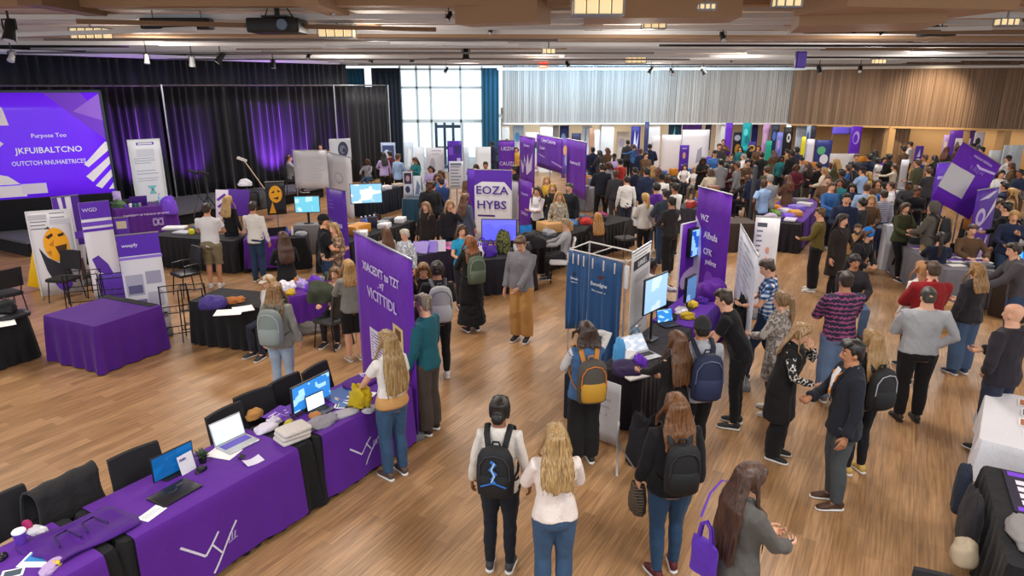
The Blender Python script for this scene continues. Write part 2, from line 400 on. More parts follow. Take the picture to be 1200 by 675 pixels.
        hm.tube([pt(-.03, 0, 0), pt(.0, 0, 0), pt(.03, 0, 0), pt(.07, 0, .002), pt(.092, 0, .003)], [(.024, .02), (.025, .018), (.036, .016), (.041, .0145), (.036, .011)], 8, side=lat)
        for i, (o, ln_, bk) in enumerate(((-.031, .074, .082), (-.0105, .083, .088), (.0105, .078, .087), (.030, .060, .080))):
            o = -o*s; p = pt(bk, o, .002); dd = d+lat*o*1.2; pts = [p]; an = 0
            for q in range(3): an += curl*(1+.15*i)*(1 if q else .7); p = p+(nrm(dd)*math.cos(an)+n_*math.sin(an))*ln_*(.45, .32, .23)[q]; pts.append(p)
            hm.tube(pts, [.0098, .0092, .0082, .0068], nf, rnd_=not far)
        th = [pt(.018, s*.024, .004), pt(.045, s*.045, .014), pt(.068, s*.050, .026), pt(.088, s*.046, .036)]
        hm.tube(th, [.013, .0115, .010, .0075], nf, rnd_=not far)
        hands[k] = (W+d*.075+n_*.030, d, n_, lat)
    hj = hm
    def post_all(me):
        post_body(me)
        bm2 = hj.mesh('h'); import bmesh
        bm = bmesh.new(); bm.from_mesh(me); bm.from_mesh(bm2); bm.to_mesh(me); bm.free(); bpy.data.meshes.remove(bm2)
        me.polygons.foreach_set('use_smooth', [True]*len(me.polygons)); me.transform(Matrix.Scale(h/1.75, 4)); me.update()
    out['body'] = Job(b, vox*(1 if far else .9), 2, post_all)
    sc = Matrix.Scale(h/1.75, 4)
    def fin(amp, sd_, fr=1.):
        f = folds(amp, sd_, fr) if amp else None
        def post(me):
            if f: f(me)
            me.polygons.foreach_set('use_smooth', [True]*len(me.polygons)); me.transform(sc); me.update()
        return post
    # ---- top
    KT = {'tee': (.014, .87, .30, .010), 'polo': (.018, .86, .34, .014), 'long': (.016, .87, 1, .010), 'sweater': (.026, .88, .985, .018), 'hoodie': (.034, .86, .985, .022), 'blazer': (.028, .80, .97, .018), 'jacket': (.036, .86, .98, .022),
          'coat': (.036, .55, .98, .02), 'vest': (.024, .86, .12, .01), 'tank': (.012, .90, .06, .01), 'crop': (.016, 1.0, .32, .01)}
    g, hm0, slv, ga = KT[top]; g = infl if infl is not None else g; hm0 = hem or hm0; slv = slv if sleeve is None else sleeve
    if sit: hm0 = max(hm0, .90)
    t = MB(); torso(t, g, hm0, 1.485 if top not in ('tank',) else 1.46, flare=.10 if top in ('sweater', 'hoodie', 'jacket') else .22 if top in ('coat', 'blazer') else .05)
    if hm0 < .84:
        zz = [hm0, .70, .86]; P = [sp((0, -.01, z)) for z in zz if z >= hm0]; t.tube([np.array((0, -.01, hm0+dz)), np.array((0, -.01, (hm0+.9)/2+dz)), sp((0, -.01, .92))], [((hip+g+.03)*w, .135+g), ((hip+g+.022)*w, .13+g), ((hip+g)*w, .118+g)], 14, side=(1, 0, 0))
    for k in 'RL': arm(t, k, ga, slv, cuff=.006 if top in ('sweater', 'hoodie') else .004)
    t.tube([sp((0, -.008, 1.44)), sp((0, -.004, 1.50))], [(.105*w, .075), (.068, .068)], 12)
    if top == 'hoodie': t.tube([sp((-.085, .01, 1.475)), sp((-.07, -.075, 1.475)), sp((0, -.105, 1.46)), sp((.07, -.075, 1.475)), sp((.085, .01, 1.475))], [.022, .034, .042, .034, .022], 8, rnd_=True)
    if top in ('blazer', 'jacket', 'coat', 'polo'): t.tube([sp((-.055, .06, 1.48)), sp((-.072, .0, 1.515)), sp((0, -.068, 1.53)), sp((.072, 0, 1.515)), sp((.055, .06, 1.48))], [.012, .016, .018, .016, .012], 6, rnd_=True)
    out['top'] = Job(t, vox*1.05, 3 if not far else 2, fin(.0065 if not far else .004, seed*7+1, 1.0))
    # ---- bottom
    gb, fr, wd = {'slim': (.009, 1, .8), 'jeans': (.013, 1, 1.35), 'wide': (.022, 1, 2.1), 'shorts': (.024, .52, 1.3), 'skirt': (.012, 1, 1), 'dress': (.012, 1, 1), 'leggings': (.005, 1, .8)}[bottom]
    q = MB()
    tz = 1.02 if not sit else .99
    torso(q, min(gb, .012)+.004, .85, tz)
    if bottom in ('skirt', 'dress') and not sit:
        zb = .16 if bottom == 'skirt' else .48; q.tube([np.array((0, 0, zb)), np.array((0, 0, .5*zb+.4)), np.array((0, -.005, .9))], [(.27, .25), (.22, .19), (.178, .128)], 18, side=(1, 0, 0))
    else:
        for k in 'RL': leg(q, k, gb, fr, wd)
        H0 = (lg['R'][0]+lg['L'][0])/2; q.ell(H0+(0, -.012, .01), (.154*w, .116, .10), 12, 8)
    out['bottom'] = Job(q, vox*1.05, 2, fin(.004 if bottom != 'skirt' else .010, seed*7+3, 1.2))
    # ---- shoes
    def shoe_at(k, mu, ms):
        H0, K, A, fy = lg[k]; M = Matrix.Translation(Vector((A[0], A[1], A[2]-.085))) @ Matrix.Rotation(D2(fy), 4, 'Z') @ Matrix.Rotation(-.18 if A[2] > .1 else 0, 4, 'X')
        q = MB(); q.tube([(0, y, zc) for y, a, c_, zc in ((-.075, .02, .026, .05), (-.06, .036, .040, .055), (-.02, .039, .046, .062), (.04, .041, .038, .054), (.10, .046, .028, .042), (.15, .042, .020, .034), (.182, .024, .012, .028))],
                         [(a, c_) for y, a, c_, zc in ((-.075, .02, .026, 0), (-.06, .036, .04, 0), (-.02, .039, .046, 0), (.04, .041, .038, 0), (.10, .046, .028, 0), (.15, .042, .02, 0), (.182, .024, .012, 0))], 10, side=(1, 0, 0))
        q.tube([(0, -.02, .06), (0, -.022, .10)], [(.040, .044), (.038, .042)], 10, side=(1, 0, 0)); q.xf(sc @ M); mu.append(q)
        q = MB(); q.tube([(0, y, .014) for y in (-.082, -.065, -.01, .06, .11, .16, .192)], [(.02, .014), (.038, .014), (.041, .014), (.043, .014), (.049, .014), (.044, .014), (.02, .012)], 8, side=(1, 0, 0)); q.xf(sc @ M); ms.append(q)
    U, So = [], []
    for k in 'RL': shoe_at(k, U, So)
    out['shoes'] = U; out['soles'] = So
    # ---- hair
    hz2 = lambda z: 1.522+z
    H = MB(); sx = HMn @ np.array((1, 0, 0))
    def cap(rows): H.tube([hp((0, y, hz2(z))) for z, rx, ry, y in rows], [(rx, ry) for z, rx, ry, y in rows], 16, side=sx)
    CAPR = [(.052, .050, .035, -.062), (.085, .072, .052, -.052), (.12, .0815, .072, -.034), (.155, .0835, .090, -.019), (.185, .079, .101, -.008), (.212, .064, .086, -.008), (.232, .040, .054, -.009), (.243, .012, .015, -.01)]
    if hair in ('short', 'crop', 'curly'):
        f = {'short': .002, 'crop': .0, 'curly': .012}[hair]; cap([(z, rx+f, ry+f, y) for z, rx, ry, y in CAPR])
        for s in (-1, 1): H.tube([hp((s*.075, .022, hz2(.10))), hp((s*.078, .015, hz2(.14))), hp((s*.07, .02, hz2(.18)))], [(.007, .012), (.009, .018), (.01, .02)], 6)
        if hair == 'short':
            for i in range(9): a = (i-4)*.32; H.tube([hp((math.sin(a)*.05, .03, hz2(.228))), hp((math.sin(a)*.066, .082, hz2(.205))), hp((math.sin(a)*.068+rr.uniform(-.01, .01), .098, hz2(.17+rr.uniform(-.012, .012))))], [.018, .016, .007], 6)
        if hair == 'curly':
            for i in range(70):
                a, e = rr.uniform(0, 2*PI), rr.uniform(-.2, 1.45); v = np.array((math.cos(a)*math.cos(e)*.088, math.sin(a)*math.cos(e)*.10-.012, .13+math.sin(e)*.11))
                if v[1] > .05 and v[2] < .17: continue
                H.ell(hp((v[0], v[1], hz2(v[2]))), (.02, .02, .02), 6, 4)
    elif hair in ('long', 'bob', 'pony', 'bun', 'longcap', 'beanielong'):
        cap([(z, rx+.008, ry+.008, y) for z, rx, ry, y in CAPR])
        if hair in ('long', 'longcap', 'beanielong', 'bob'):
            Lz = hl if hair != 'bob' else 1.49; wv = .007
            yb = lambda z: -.082-.045*min(max((1.60-z)/.15, 0), 1)-(.012 if z < 1.35 else 0)
            zs = [z for z in np.linspace(1.70, Lz, 9 if hair != 'bob' else 5)]
            H.tube([hb((0, yb(z)+.012, z)) for z in zs], [(.082+.050*min(1, (1.70-z)/.25)-(.035 if i == len(zs)-1 else .012 if i == len(zs)-2 else 0), .036-.012*(i/len(zs))) for i, z in enumerate(zs)], 12, side=sx)
            for i in range(strands):
                a = -1.36+2.72*i/(strands-1)+rr.uniform(-.07, .07); x0, y0 = math.sin(a)*.084, -math.cos(a)*.085-.012
                le = Lz+rr.uniform(-.04, .06); fr_ = abs(a) > 1.2
                if fr_: le = Lz+rr.uniform(0, .12)
                ns = 7; pts = [hp((x0*.8, y0*.8-.004, hz2(.195)))]; ra = [.008]
                for j in range(ns):
                    u = j/(ns-1); z = hz2(.165)+(le-hz2(.165))*u; wq = math.sin(u*9+i*1.7)*wv*u
                    spread = 1+.72*min(1, u*1.9)
                    X = x0*spread+wq; Y = (y0*(1-u)+yb(z)*u-.018) if not fr_ else y0*(1-u*.3)+.075*min(1, u*1.6)+.02
                    if fr_ and z < 1.42: X = x0*1.35+wq; Y = .125+.01*math.sin(i)
                    pts.append(hb((X, Y, z))); ra.append(.018*(1-.5*u*u) if j < ns-1 else .005)
                H.tube(pts, [(r, r*.7) for r in ra], 6)
        for s in (-1, 1): H.tube([hp((s*.005, .05, hz2(.236))), hp((s*.055, .075, hz2(.205))), hp((s*.079, .045, hz2(.15))), hp((s*.082, .01, hz2(.10))), hp((s*.078, -.02, hz2(.05)))], [(.02, .012), (.024, .012), (.02, .012), (.018, .014), (.012, .012)], 6)
        if hair == 'pony':
            H.tube([hp((0, -.09, hz2(.16))), hp((0, -.135, hz2(.15))), hp((0, -.15, hz2(.07))), hb((0, -.15, 1.48)), hb((.01, -.16, hl))], [.03, .036, .038, .034, .008], 10)
            for s in (-1, 0, 1): H.tube([hp((s*.015, -.14, hz2(.13))), hb((s*.03, -.165, 1.50)), hb((s*.035, -.17, hl+.03*s))], [.018, .018, .005], 6)
        if hair == 'bun':
            H.ell(hp((0, -.108, hz2(.085))), (.052, .042, .05), 12, 8, HM); H.tube([hp((.042*math.cos(a), -.118+.0*a, hz2(.085)+.040*math.sin(a))) for a in np.linspace(0, 2*PI, 12)[:-1]], .017, 8, closed=True)
    if hair in ('cap', 'longcap'): pass
    if len(H.v):
        out['hair'] = Job(H, vox*.8, (4 if 'long' in hair else 1) if not far else 0, fin(.0015, seed+5, 4))
    hat = MB(); brim = None
    if hair in ('cap', 'longcap'):
        if hair == 'cap':
            cap([(z, rx, ry, y) for z, rx, ry, y in CAPR[:5]]); out['hair'] = Job(H, vox*.8, 1, fin(0, 1))
        rows = [(.145, .086, .106, -.006), (.165, .087, .108, -.006), (.20, .080, .100, -.006), (.228, .062, .08, -.007), (.248, .03, .04, -.008), (.252, .006, .008, -.008)]
        hat.tube([hp((0, y, hz2(z))) for z, rx, ry, y in rows], [(rx, ry) for z, rx, ry, y in rows], 16, side=sx)
        brim = MB(); brim.tube([hp((0, .07, hz2(.155))), hp((0, .12, hz2(.15))), hp((0, .165, hz2(.135))), hp((0, .178, hz2(.130)))], [(.078, .010), (.075, .008), (.055, .006), (.02, .004)], 12, side=sx)
    if hair in ('beanie', 'beanielong'):
        rows = [(.11, .082, .100, -.014), (.125, .0885, .110, -.010), (.16, .089, .112, -.009), (.165, .086, .108, -.009), (.20, .082, .102, -.01), (.235, .062, .078, -.012), (.262, .026, .034, -.014), (.268, .006, .008, -.014)]
        hat.tube([hp((0, y, hz2(z))) for z, rx, ry, y in rows], [(rx, ry) for z, rx, ry, y in rows], 16, side=sx)
        if hair == 'beanie' and 'hair' not in out: cap([(z, rx, ry, y) for z, rx, ry, y in CAPR[:4]]); out['hair'] = Job(H, vox*.8, 1, fin(0, 1))
    if hair == 'hood':
        rows = [(.0, .075, .07, -.05), (.06, .092, .095, -.03), (.12, .100, .105, -.02), (.17, .098, .112, -.014), (.22, .075, .09, -.016), (.255, .03, .04, -.02)]
        hat.tube([hp((0, y, hz2(z))) for z, rx, ry, y in rows], [(rx, ry) for z, rx, ry, y in rows], 14, side=sx)
    if len(hat.v): hat.xf(sc); out['hat'] = hat
    if brim: brim.xf(sc); out['brim'] = brim
    if face:
        ey = []
        for s in (-1, 1):
            e = MB(); e.ell(hp((s*.032, .077, hz2(.112))), (.0125, .0118, .0085), 10, 6, HM, m=0); e.ell(hp((s*.032, .0855, hz2(.112))), (.0065, .0055, .0065), 8, 5, HM, m=1); e.xf(sc); ey.append(e)
        out['eyes'] = ey
        br = []
        for s in (-1, 1): e = MB(); e.tube([hp((s*.014, .094, hz2(.134))), hp((s*.032, .090, hz2(.141))), hp((s*.050, .072, hz2(.134)))], [(.004, .004), (.005, .005), (.003, .003)], 6, rnd_=True); e.xf(sc); br.append(e)
        out['brows'] = br
    k = h/1.75
    out['_sp'] = lambda p: sp(p)*k
    out['_hp'] = lambda p: hp(p)*k
    out['_top'] = hp((0, -.01, 1.765))*k
    out['_hand'] = {q: tuple([hands[q][0]*k]+list(hands[q][1:])) for q in hands}
    out['_k'] = k; out['_HM'] = HM; out['_TR'] = TR; out['_dz'] = dz; out['_g'] = g
    return out
SPOTS = []
def free(x, y, r=.46, tables=True):
    if any((x-a)**2+(y-b_)**2 < r*r for a, b_ in SPOTS): return False
    if tables:
        for tx, ty, a, L, dp in TABLES:
            c, s = math.cos(a), math.sin(a); u, v = (x-tx)*c+(y-ty)*s, -(x-tx)*s+(y-ty)*c
            if -.22 < u < L+.22 and -.22 < v < dp+.22: return False
    return True
def slide(p, ztop, tables=True, lim=.09):
    """first clear standing point along the line of sight; returns point and the height factor that keeps the head where it was"""
    for k in (0, .18, -.18, .36, -.36, .54, -.54, .75, -.75, 1., -1., 1.3, -1.3):
        l = math.hypot(p.x, p.y); f = (l+k)/l; q = Vector((p.x*f, p.y*f, 0)); h = CH-(CH-ztop)*f; sc = h/ztop
        if abs(sc-1) < lim and free(q.x, q.y, tables=tables): return q, sc
    return Vector((p.x, p.y, 0)), 1.
def place(parts, headpx=None, at=None, heading=0.):
    hd = D2(heading); t = parts['_top']
    if at is None:
        p = pz(headpx[0], headpx[1], t[2]); c, s = math.cos(hd), math.sin(hd)
        at = Vector((p.x-(c*t[0]-s*t[1]), p.y-(s*t[0]+c*t[1]), 0))
    return Vector((at[0], at[1], at[2] if len(at) > 2 else 0)), hd
def make_person(parts, loc, hd, mats, label, group=None, name='person'):
    """mats: skin, lips, hair, top, bottom, shoe, sole, hat, brim, eye, iris"""
    G = lambda k: mats.get(k)
    def inst(nm, src, ms, parent, slot=None):
        me = src.me if isinstance(src, Job) else src if isinstance(src, bpy.types.Mesh) else None
        if me is None: me = src.mesh(nm)
        ms = ms if isinstance(ms, list) else [ms]
        o = bpy.data.objects.new(nm, me); C.objects.link(o)
        while len(me.materials) < len(ms): me.materials.append(None)
        for i, m in enumerate(ms): o.material_slots[i].link = 'OBJECT'; o.material_slots[i].material = m
        if parent is not None: o.parent = parent
        return o
    for k in ('shoes', 'soles', 'eyes', 'brows'):
        if k in parts: parts[k] = [x if isinstance(x, bpy.types.Mesh) else x.mesh(k) for x in parts[k]]
    for k in ('hat', 'brim'):
        if k in parts and isinstance(parts[k], MB): parts[k] = parts[k].mesh(k)
    root = inst(name, parts['body'], [G('skin'), G('lips')], None); root.location = loc; root.rotation_euler = (0, 0, hd)
    tag(root, label, 'person', group)
    inst(mats.get('topname', 'shirt'), parts['top'], G('top'), root)
    inst(mats.get('bottomname', 'trousers'), parts['bottom'], G('bottom'), root)
    if mats.get('fewshoes'): pass
    else:
        for u, s in zip(parts['shoes'], parts['soles']): uo = inst('shoe', u, G('shoe'), root); inst('sole', s, G('sole'), uo)
    if 'hair' in parts: inst('hair', parts['hair'], G('hair'), root)
    if 'hat' in parts:
        ho = inst(mats.get('hatname', 'cap'), parts['hat'], G('hat'), root)
        if 'brim' in parts: inst('brim', parts['brim'], G('hat'), ho)
    if 'eyes' in parts and not mats.get('noeyes'):
        for e in parts['eyes']: inst('eye', e, [EYEW, EYEB], root)
        for e in parts['brows']: inst('eyebrow', e, G('hair') or EYEB, root)
    return root
EYEW = plain('c4bab2', .3); EYEB = plain('2a1a12', .2)
# ---------------------------------------------------------------- bags worn or carried (things of their own)
def backpack(parts, loc, hd, cols, label, sz=1., low=0., group=None):
    """cols: body, pocket, strap, trim materials"""
    sp = parts['_sp']; k = 1/parts['_k']; P = lambda x, y, z: sp((x, y, z)); g = parts['_g']+.012
    w, dp, hgt = .155*sz, .085*sz, .46*sz; y0 = -.118-g-dp; zc = 1.21-low
    r = empty('backpack', loc, hd); tag(r, label, 'backpack', group)
    b = MB()
    rows = [(-.5, .86, .80), (-.46, .97, .95), (-.2, 1.02, 1.08), (.1, 1., 1.0), (.3, .93, .9), (.44, .74, .72), (.5, .4, .45)]
    b.tube([P(0, y0, zc+hgt*u) for u, a, c in rows], [(w*a, dp*c) for u, a, c in rows], 16, side=sp((1, 0, 1.2))-sp((0, 0, 1.2)))
    obj('pack_body', b, cols[0], r)
    b = MB(); rows = [(-.44, .8, .7), (-.40, .92, 1.), (-.2, .98, 1.15), (-.05, .92, 1.0), (.0, .8, .6)]
    b.tube([P(0, y0-dp*.78, zc+hgt*u) for u, a, c in rows], [(w*.86*a, dp*.5*c) for u, a, c in rows], 14, side=sp((1, 0, 1.2))-sp((0, 0, 1.2)))
    obj('front_pocket', b, cols[1], r)
    b = MB(); b.tube([P(x, y0-dp*(.98-.25*abs(x)/w), zc+hgt*z) for x, z in ((-w*.86, -.1), (-w*.8, .2), (-w*.5, .36), (0, .41), (w*.5, .36), (w*.8, .2), (w*.86, -.1))], .006, 5); obj('zip', b, cols[3], r)
    b = MB(); b.tube([P(-.035, y0+dp*.6, zc+hgt*.47), P(-.025, y0+dp*.5, zc+hgt*.56), P(.025, y0+dp*.5, zc+hgt*.56), P(.035, y0+dp*.6, zc+hgt*.47)], .009, 6); obj('top_handle', b, cols[2], r)
    for s in (-1, 1):
        b = MB(); x = .105 if s else 0
        pts = [(s*.07, y0+dp*.85, zc+hgt*.38), (s*.095, -.085-g*.6, 1.455+g*.5), (s*.105, -.005, 1.478+g*1.2), (s*.112, .075+g*.5, 1.43+g), (s*.118, .125+g, 1.33), (s*.135, .120+g, 1.22), (s*.165, .06+g, 1.13), (s*.172, -.04, 1.08), (s*.13, y0+dp*.8, 1.05-low)]
        b.tube([P(*p) for p in pts], [(.026, .009)]*6+[(.012, .006)]*3, 8); obj('shoulder_strap', b, cols[2], r)
    return r
def phone_in(parts, loc, hd, k, label, col='15151a', sz=(.072, .15, .009), cat='phone', name='smartphone', tilt=0.):
    p, d, n, lat = parts['_hand'][k]; o = MB(); M = Matrix((Vector(lat), Vector(d), Vector(n))).transposed()
    o.rbox((0, 0, 0), sz, .008, m=0); s = MB(); s.box((0, 0, sz[2]/2+.0006), (sz[0]*.9, sz[1]*.92, .001))
    e = empty(name, loc, hd); tag(e, label, cat)
    T = Matrix.Translation(Vector(p)) @ M.to_4x4()
    o.xf(T); s.xf(T); obj('phone_body', o, plain(col, .3), e); obj('phone_screen', s, plain('8fa4c8', .15, emit=.5), e)
    return e
AX = np.array((.5, .866, 0)); BX = np.array((-.866, .5, 0)); AANG = math.atan2(.866, .5)
# ---------------------------------------------------------------- floor
def floor_mat():
    m, nt, b = nodes('oak_floor'); tc = nn(nt, 'ShaderNodeTexCoord'); mp = nn(nt, 'ShaderNodeMapping'); mp.inputs['Rotation'].default_value = (0, 0, -AANG)
    lk(nt, tc.outputs['Object'], mp.inputs['Vector'])
    br = nn(nt, 'ShaderNodeTexBrick'); br.inputs['Scale'].default_value = 1; br.inputs['Brick Width'].default_value = 1.1; br.inputs['Row Height'].default_value = .13
    br.inputs['Mortar Size'].default_value = .0015; br.offset = .37; br.offset_frequency = 3; br.squash = .7; br.squash_frequency = 2; br.inputs['Bias'].default_value = -.1
    br.inputs['Color1'].default_value = lin('b48c63'); br.inputs['Color2'].default_value = lin('98724c'); br.inputs['Mortar'].default_value = lin('8a6444')
    lk(nt, mp.outputs['Vector'], br.inputs['Vector'])
    m2 = nn(nt, 'ShaderNodeMapping'); m2.inputs['Scale'].default_value = (2.2, 42, 1); lk(nt, mp.outputs['Vector'], m2.inputs['Vector'])
    n = nn(nt, 'ShaderNodeTexNoise'); n.inputs['Scale'].default_value = 1; n.inputs['Detail'].default_value = 4; lk(nt, m2.outputs['Vector'], n.inputs['Vector'])
    r = nn(nt, 'ShaderNodeValToRGB'); r.color_ramp.elements[0].position = .32; r.color_ramp.elements[0].color = (.36, .34, .32, 1); r.color_ramp.elements[1].position = .66; r.color_ramp.elements[1].color = (1.28, 1.24, 1.2, 1)
    lk(nt, n.outputs['Fac'], r.inputs['Fac'])
    mx = nn(nt, 'ShaderNodeMix', data_type='RGBA', blend_type='MULTIPLY'); mx.inputs[0].default_value = .55; lk(nt, br.outputs['Color'], mx.inputs[6]); lk(nt, r.outputs['Color'], mx.inputs[7])
    lk(nt, mx.outputs[2], b.inputs['Base Color']); b.inputs['Roughness'].default_value = .40; b.inputs['Specular IOR Level'].default_value = .45
    return m
f = MB(); f.box((2, 15, -.06), (62, 50, .12)); struct(obj('floor', f, floor_mat(), smooth=False))
# ---------------------------------------------------------------- far wall: slatted wood above a row of bays
def slat_mat(name, c1, c2, c3):
    m, nt, b = nodes(name); tc = nn(nt, 'ShaderNodeTexCoord'); mp = nn(nt, 'ShaderNodeMapping'); mp.inputs['Scale'].default_value = (11, 1, .10)
    lk(nt, tc.outputs['Object'], mp.inputs['Vector']); n = nn(nt, 'ShaderNodeTexNoise'); n.inputs['Scale'].default_value = 1; n.inputs['Detail'].default_value = 5; n.inputs['Roughness'].default_value = .7
    lk(nt, mp.outputs['Vector'], n.inputs['Vector']); r = nn(nt, 'ShaderNodeValToRGB'); e = r.color_ramp.elements
    e[0].position = .32; e[0].color = lin(c1); e[1].position = .68; e[1].color = lin(c3); q = e.new(.5); q.color = lin(c2); lk(nt, n.outputs['Fac'], r.inputs['Fac']); lk(nt, r.outputs['Color'], b.inputs['Base Color'])
    w = nn(nt, 'ShaderNodeTexWave', bands_direction='X'); w.inputs['Scale'].default_value = 3.2; lk(nt, tc.outputs['Object'], w.inputs['Vector'])
    bp = nn(nt, 'ShaderNodeBump'); bp.inputs['Strength'].default_value = .5; bp.inputs['Distance'].default_value = .05; lk(nt, w.outputs['Fac'], bp.inputs['Height']); lk(nt, bp.outputs['Normal'], b.inputs['Normal'])
    b.inputs['Roughness'].default_value = .6; return m
SLAT = slat_mat('slatted_oak', '58432f', '7c6048', '9a7c60'); WHITE = plain('e9e6e2', .6); CREAM = plain('e3d3b4', .7); TAN = plain('c79f6c', .6); SHADOW = plain('4a443e', .8)
SLAT_DAYLIT = slat_mat('slatted_oak_daylit', '7d7873', 'a09a93', 'c0bab2')  # same slatted oak, with cool daylight put into a paler, greyer colour
FY = 34.; FT = 4.9; FO = 2.34
def wallseg(name, p0, p1, z0, z1, th, mat, kind='structure', parent=None):
    p0, p1 = np.array(p0, float), np.array(p1, float); d = p1-p0; L = np.linalg.norm(d); b = MB(); b.box((L/2, th/2, (z0+z1)/2), (L, th, z1-z0))
    o = obj(name, b, mat, parent, smooth=False); o.location = (p0[0], p0[1], 0); o.rotation_euler = (0, 0, math.atan2(d[1], d[0]))
    if parent is None: struct(o)
    return o
wallseg('wall_far', (-.45, FY), (14.0, FY), FO, FT+.3, .35, SLAT_DAYLIT)
wallseg('wall_far_right', (13.36, FY-.12), (28, 26.1), FO-.02, FT+.3, .35, SLAT)
wallseg('wall_far_bay_back', (-.6, FY+3), (14.5, FY+3), 0, 3.0, .2, CREAM)
wallseg('wall_right_bay_back', (14.2, FY+1.6), (29.5, 27.4), 0, 3.0, .2, TAN)
b = MB(); b.box((7, FY+1.6, 2.62), (15.5, 3.1, .1)); struct(obj('ceiling_far_bay', b, WHITE, smooth=False))
for i, (a, c) in enumerate(((588, 597), (633, 648), (705, 720), (761, 774), (846, 852), (1012, 1042))):
    p0, p1 = py(a, 150, FY), py(c, 150, FY); k = MB(); yy = .5 if i < 5 else -1.4
    k.box(((p0.x+p1.x)/2, FY+yy, FO/2), (p1.x-p0.x, .9, FO)); k.box(((p0.x+p1.x)/2, FY+yy, .06), (p1.x-p0.x+.04, .94, .12))
    struct(obj('trim_pillar_%d' % (i+1), k, WHITE if i < 5 else SLAT, smooth=False))
b = MB(); b.box((6.5, FY-.03, FO), (13.9, .1, .07)); struct(obj('trim_bay_head', b, WHITE, smooth=False))
wallseg('trim_bay_head_right', (13.42, FY-.22), (28, 26.03), FO-.08, FO-.0, .1, TAN)
for i, x in enumerate((1043, 1130, 1178)):
    p = py(x, 160, 33.6 - (x-932)*.0145-.1)
    k = MB(); k.box((p.x, p.y+.1, FO/2), (.28, .5, FO)); k.box((p.x, p.y+.1, .06), (.32, .54, .12)); struct(obj('trim_post_%d' % (i+1), k, TAN, smooth=False))
# glazed entrance between the drapes
xl, xr = -5.5, -1.4; FR = plain('c2d6e0', .4)
w = empty('window_1', (0, FY, 0)); w['kind'] = 'structure'
b = MB()
for px_ in (470, 489, 505, 540, 565): X = py(px_, 120, FY).x; b.box((X, 0, 2.5), (.09, .12, 5.0))
for z in (.08, 2.46, 4.02, 4.85): b.box(((xl+xr)/2, 0, z), (xr-xl, .12, .09 if z != 2.46 else .14))
obj('window_frame', b, FR, w, smooth=False)
g = bpy.data.materials.new('pane_glass'); g.use_nodes = True; gb = g.node_tree.nodes['Principled BSDF']; gb.inputs['Transmission Weight'].default_value = 1; gb.inputs['Roughness'].default_value = 0; gb.inputs['IOR'].default_value = 1.02; gb.inputs['Base Color'].default_value = (.92, .97, 1, 1)
b = MB(); b.box(((xl+xr)/2, 0, 2.5), (xr-xl, .012, 4.9)); obj('window_pane', b, g, w, smooth=False)
d = empty('door_1', (0, FY+1.6, 0)); d['kind'] = 'structure'; DK = plain('4b6274', .5)
x0, x1 = py(511, 150, FY+1.6).x, py(541, 150, FY+1.6).x; b = MB()
for i in range(4): b.box((x0+(x1-x0)*i/3, 0, 1.25), (.13, .1, 2.1))
for z in (.1, 1.05, 2.12): b.box(((x0+x1)/2, 0, z), (x1-x0, .09, .15))
obj('door_frame', b, DK, d, smooth=False)
b = MB(); b.box(((x0+x1)/2, 0, 1.25), (x1-x0, .01, 2.4)); obj('door_glass', b, g, d, smooth=False)
b = MB(); b.box((-3.2, FY+4, -.02), (12, 7, .06)); struct(obj('ground_outside', b, plain('cfd6da', .8), smooth=False))
wallseg('wall_left', (-16.6, 18.6), (-7.3, 31.5), 0, 5.3, .3, plain('2a2a30', .8)); wallseg('wall_left_return', (-7.3, 31.5), (-8.3, FY+.2), 0, 2.2, .3, plain('2a2a30', .8))
b = MB(); b.box((-6.9, FY, 1.2), (2.8, .2, 2.4)); struct(obj('wall_far_left', b, WHITE, smooth=False))
# ---------------------------------------------------------------- drapes
def velvet(col, rough=.6):
    m, nt, b = nodes('velvet_'+col); b.inputs['Base Color'].default_value = lin(col); b.inputs['Roughness'].default_value = rough; b.inputs['Sheen Weight'].default_value = .25; b.inputs['Sheen Roughness'].default_value = .4; b.inputs['Specular IOR Level'].default_value = .25; return m
def drape(name, label, p0, p1, z0, z1, mat, wl=.28, amp=.07, seed=1, parent=None, th=.012):
    p0, p1 = np.array((*p0, 0)), np.array((*p1, 0)); d = p1-p0; L = np.linalg.norm(d); d = d/L; n = np.array((d[1], -d[0], 0)); r = random.Random(seed); ph = [r.uniform(0, 6) for _ in range(4)]
    nu = int(L/wl*9)
    def fn(u, v):
        s = u*L; q = (.75+.25*(1-v))*(.65+.5*math.sin(s*1.3+ph[3])**2); w = math.sin(2*PI*s/wl+ph[0]+1.7*math.sin(s*2.1+ph[1])+1.1*math.sin(s*5.3+ph[2])+.3*v)*amp*q+math.sin(2*PI*s/(wl*3.3)+ph[2])*amp*.6*(1-v)
        return p0+d*s+n*w+np.array((0, 0, z0+(z1-z0)*v)), n
    b = MB(); b.sheet(fn, nu, 5, th)
    o = obj(name, b, mat, parent, auto=False)
    if label: tag(o, label, 'curtain')
    return o
BLK = velvet('14141b'); NAVY = velvet('1a2536'); BLUE = velvet('235a78', .7)
UD = np.array((.583, .813)); u0 = np.array((-15.4, 19.6))
drape('stage_curtain', 'tall black pleated drape hung from the ceiling along the left wall', u0-UD*1.2, u0+UD*13.9, .3, 4.95, velvet('23262f'), .30, .06, 3)
LP0, LP1 = np.array((-14.7, 19.4)), np.array((-5.7, 32.0)); LD = (LP1-LP0)/np.linalg.norm(LP1-LP0); LL = np.linalg.norm(LP1-LP0)
SPL = 5.15
r = empty('pipe_and_drape', tuple(LP0)+(0,)); tag(r, 'black drape hanging behind the big screen and the white clipboard sign', 'curtain')
def loc_(o, r): o.location = -r.location; return o
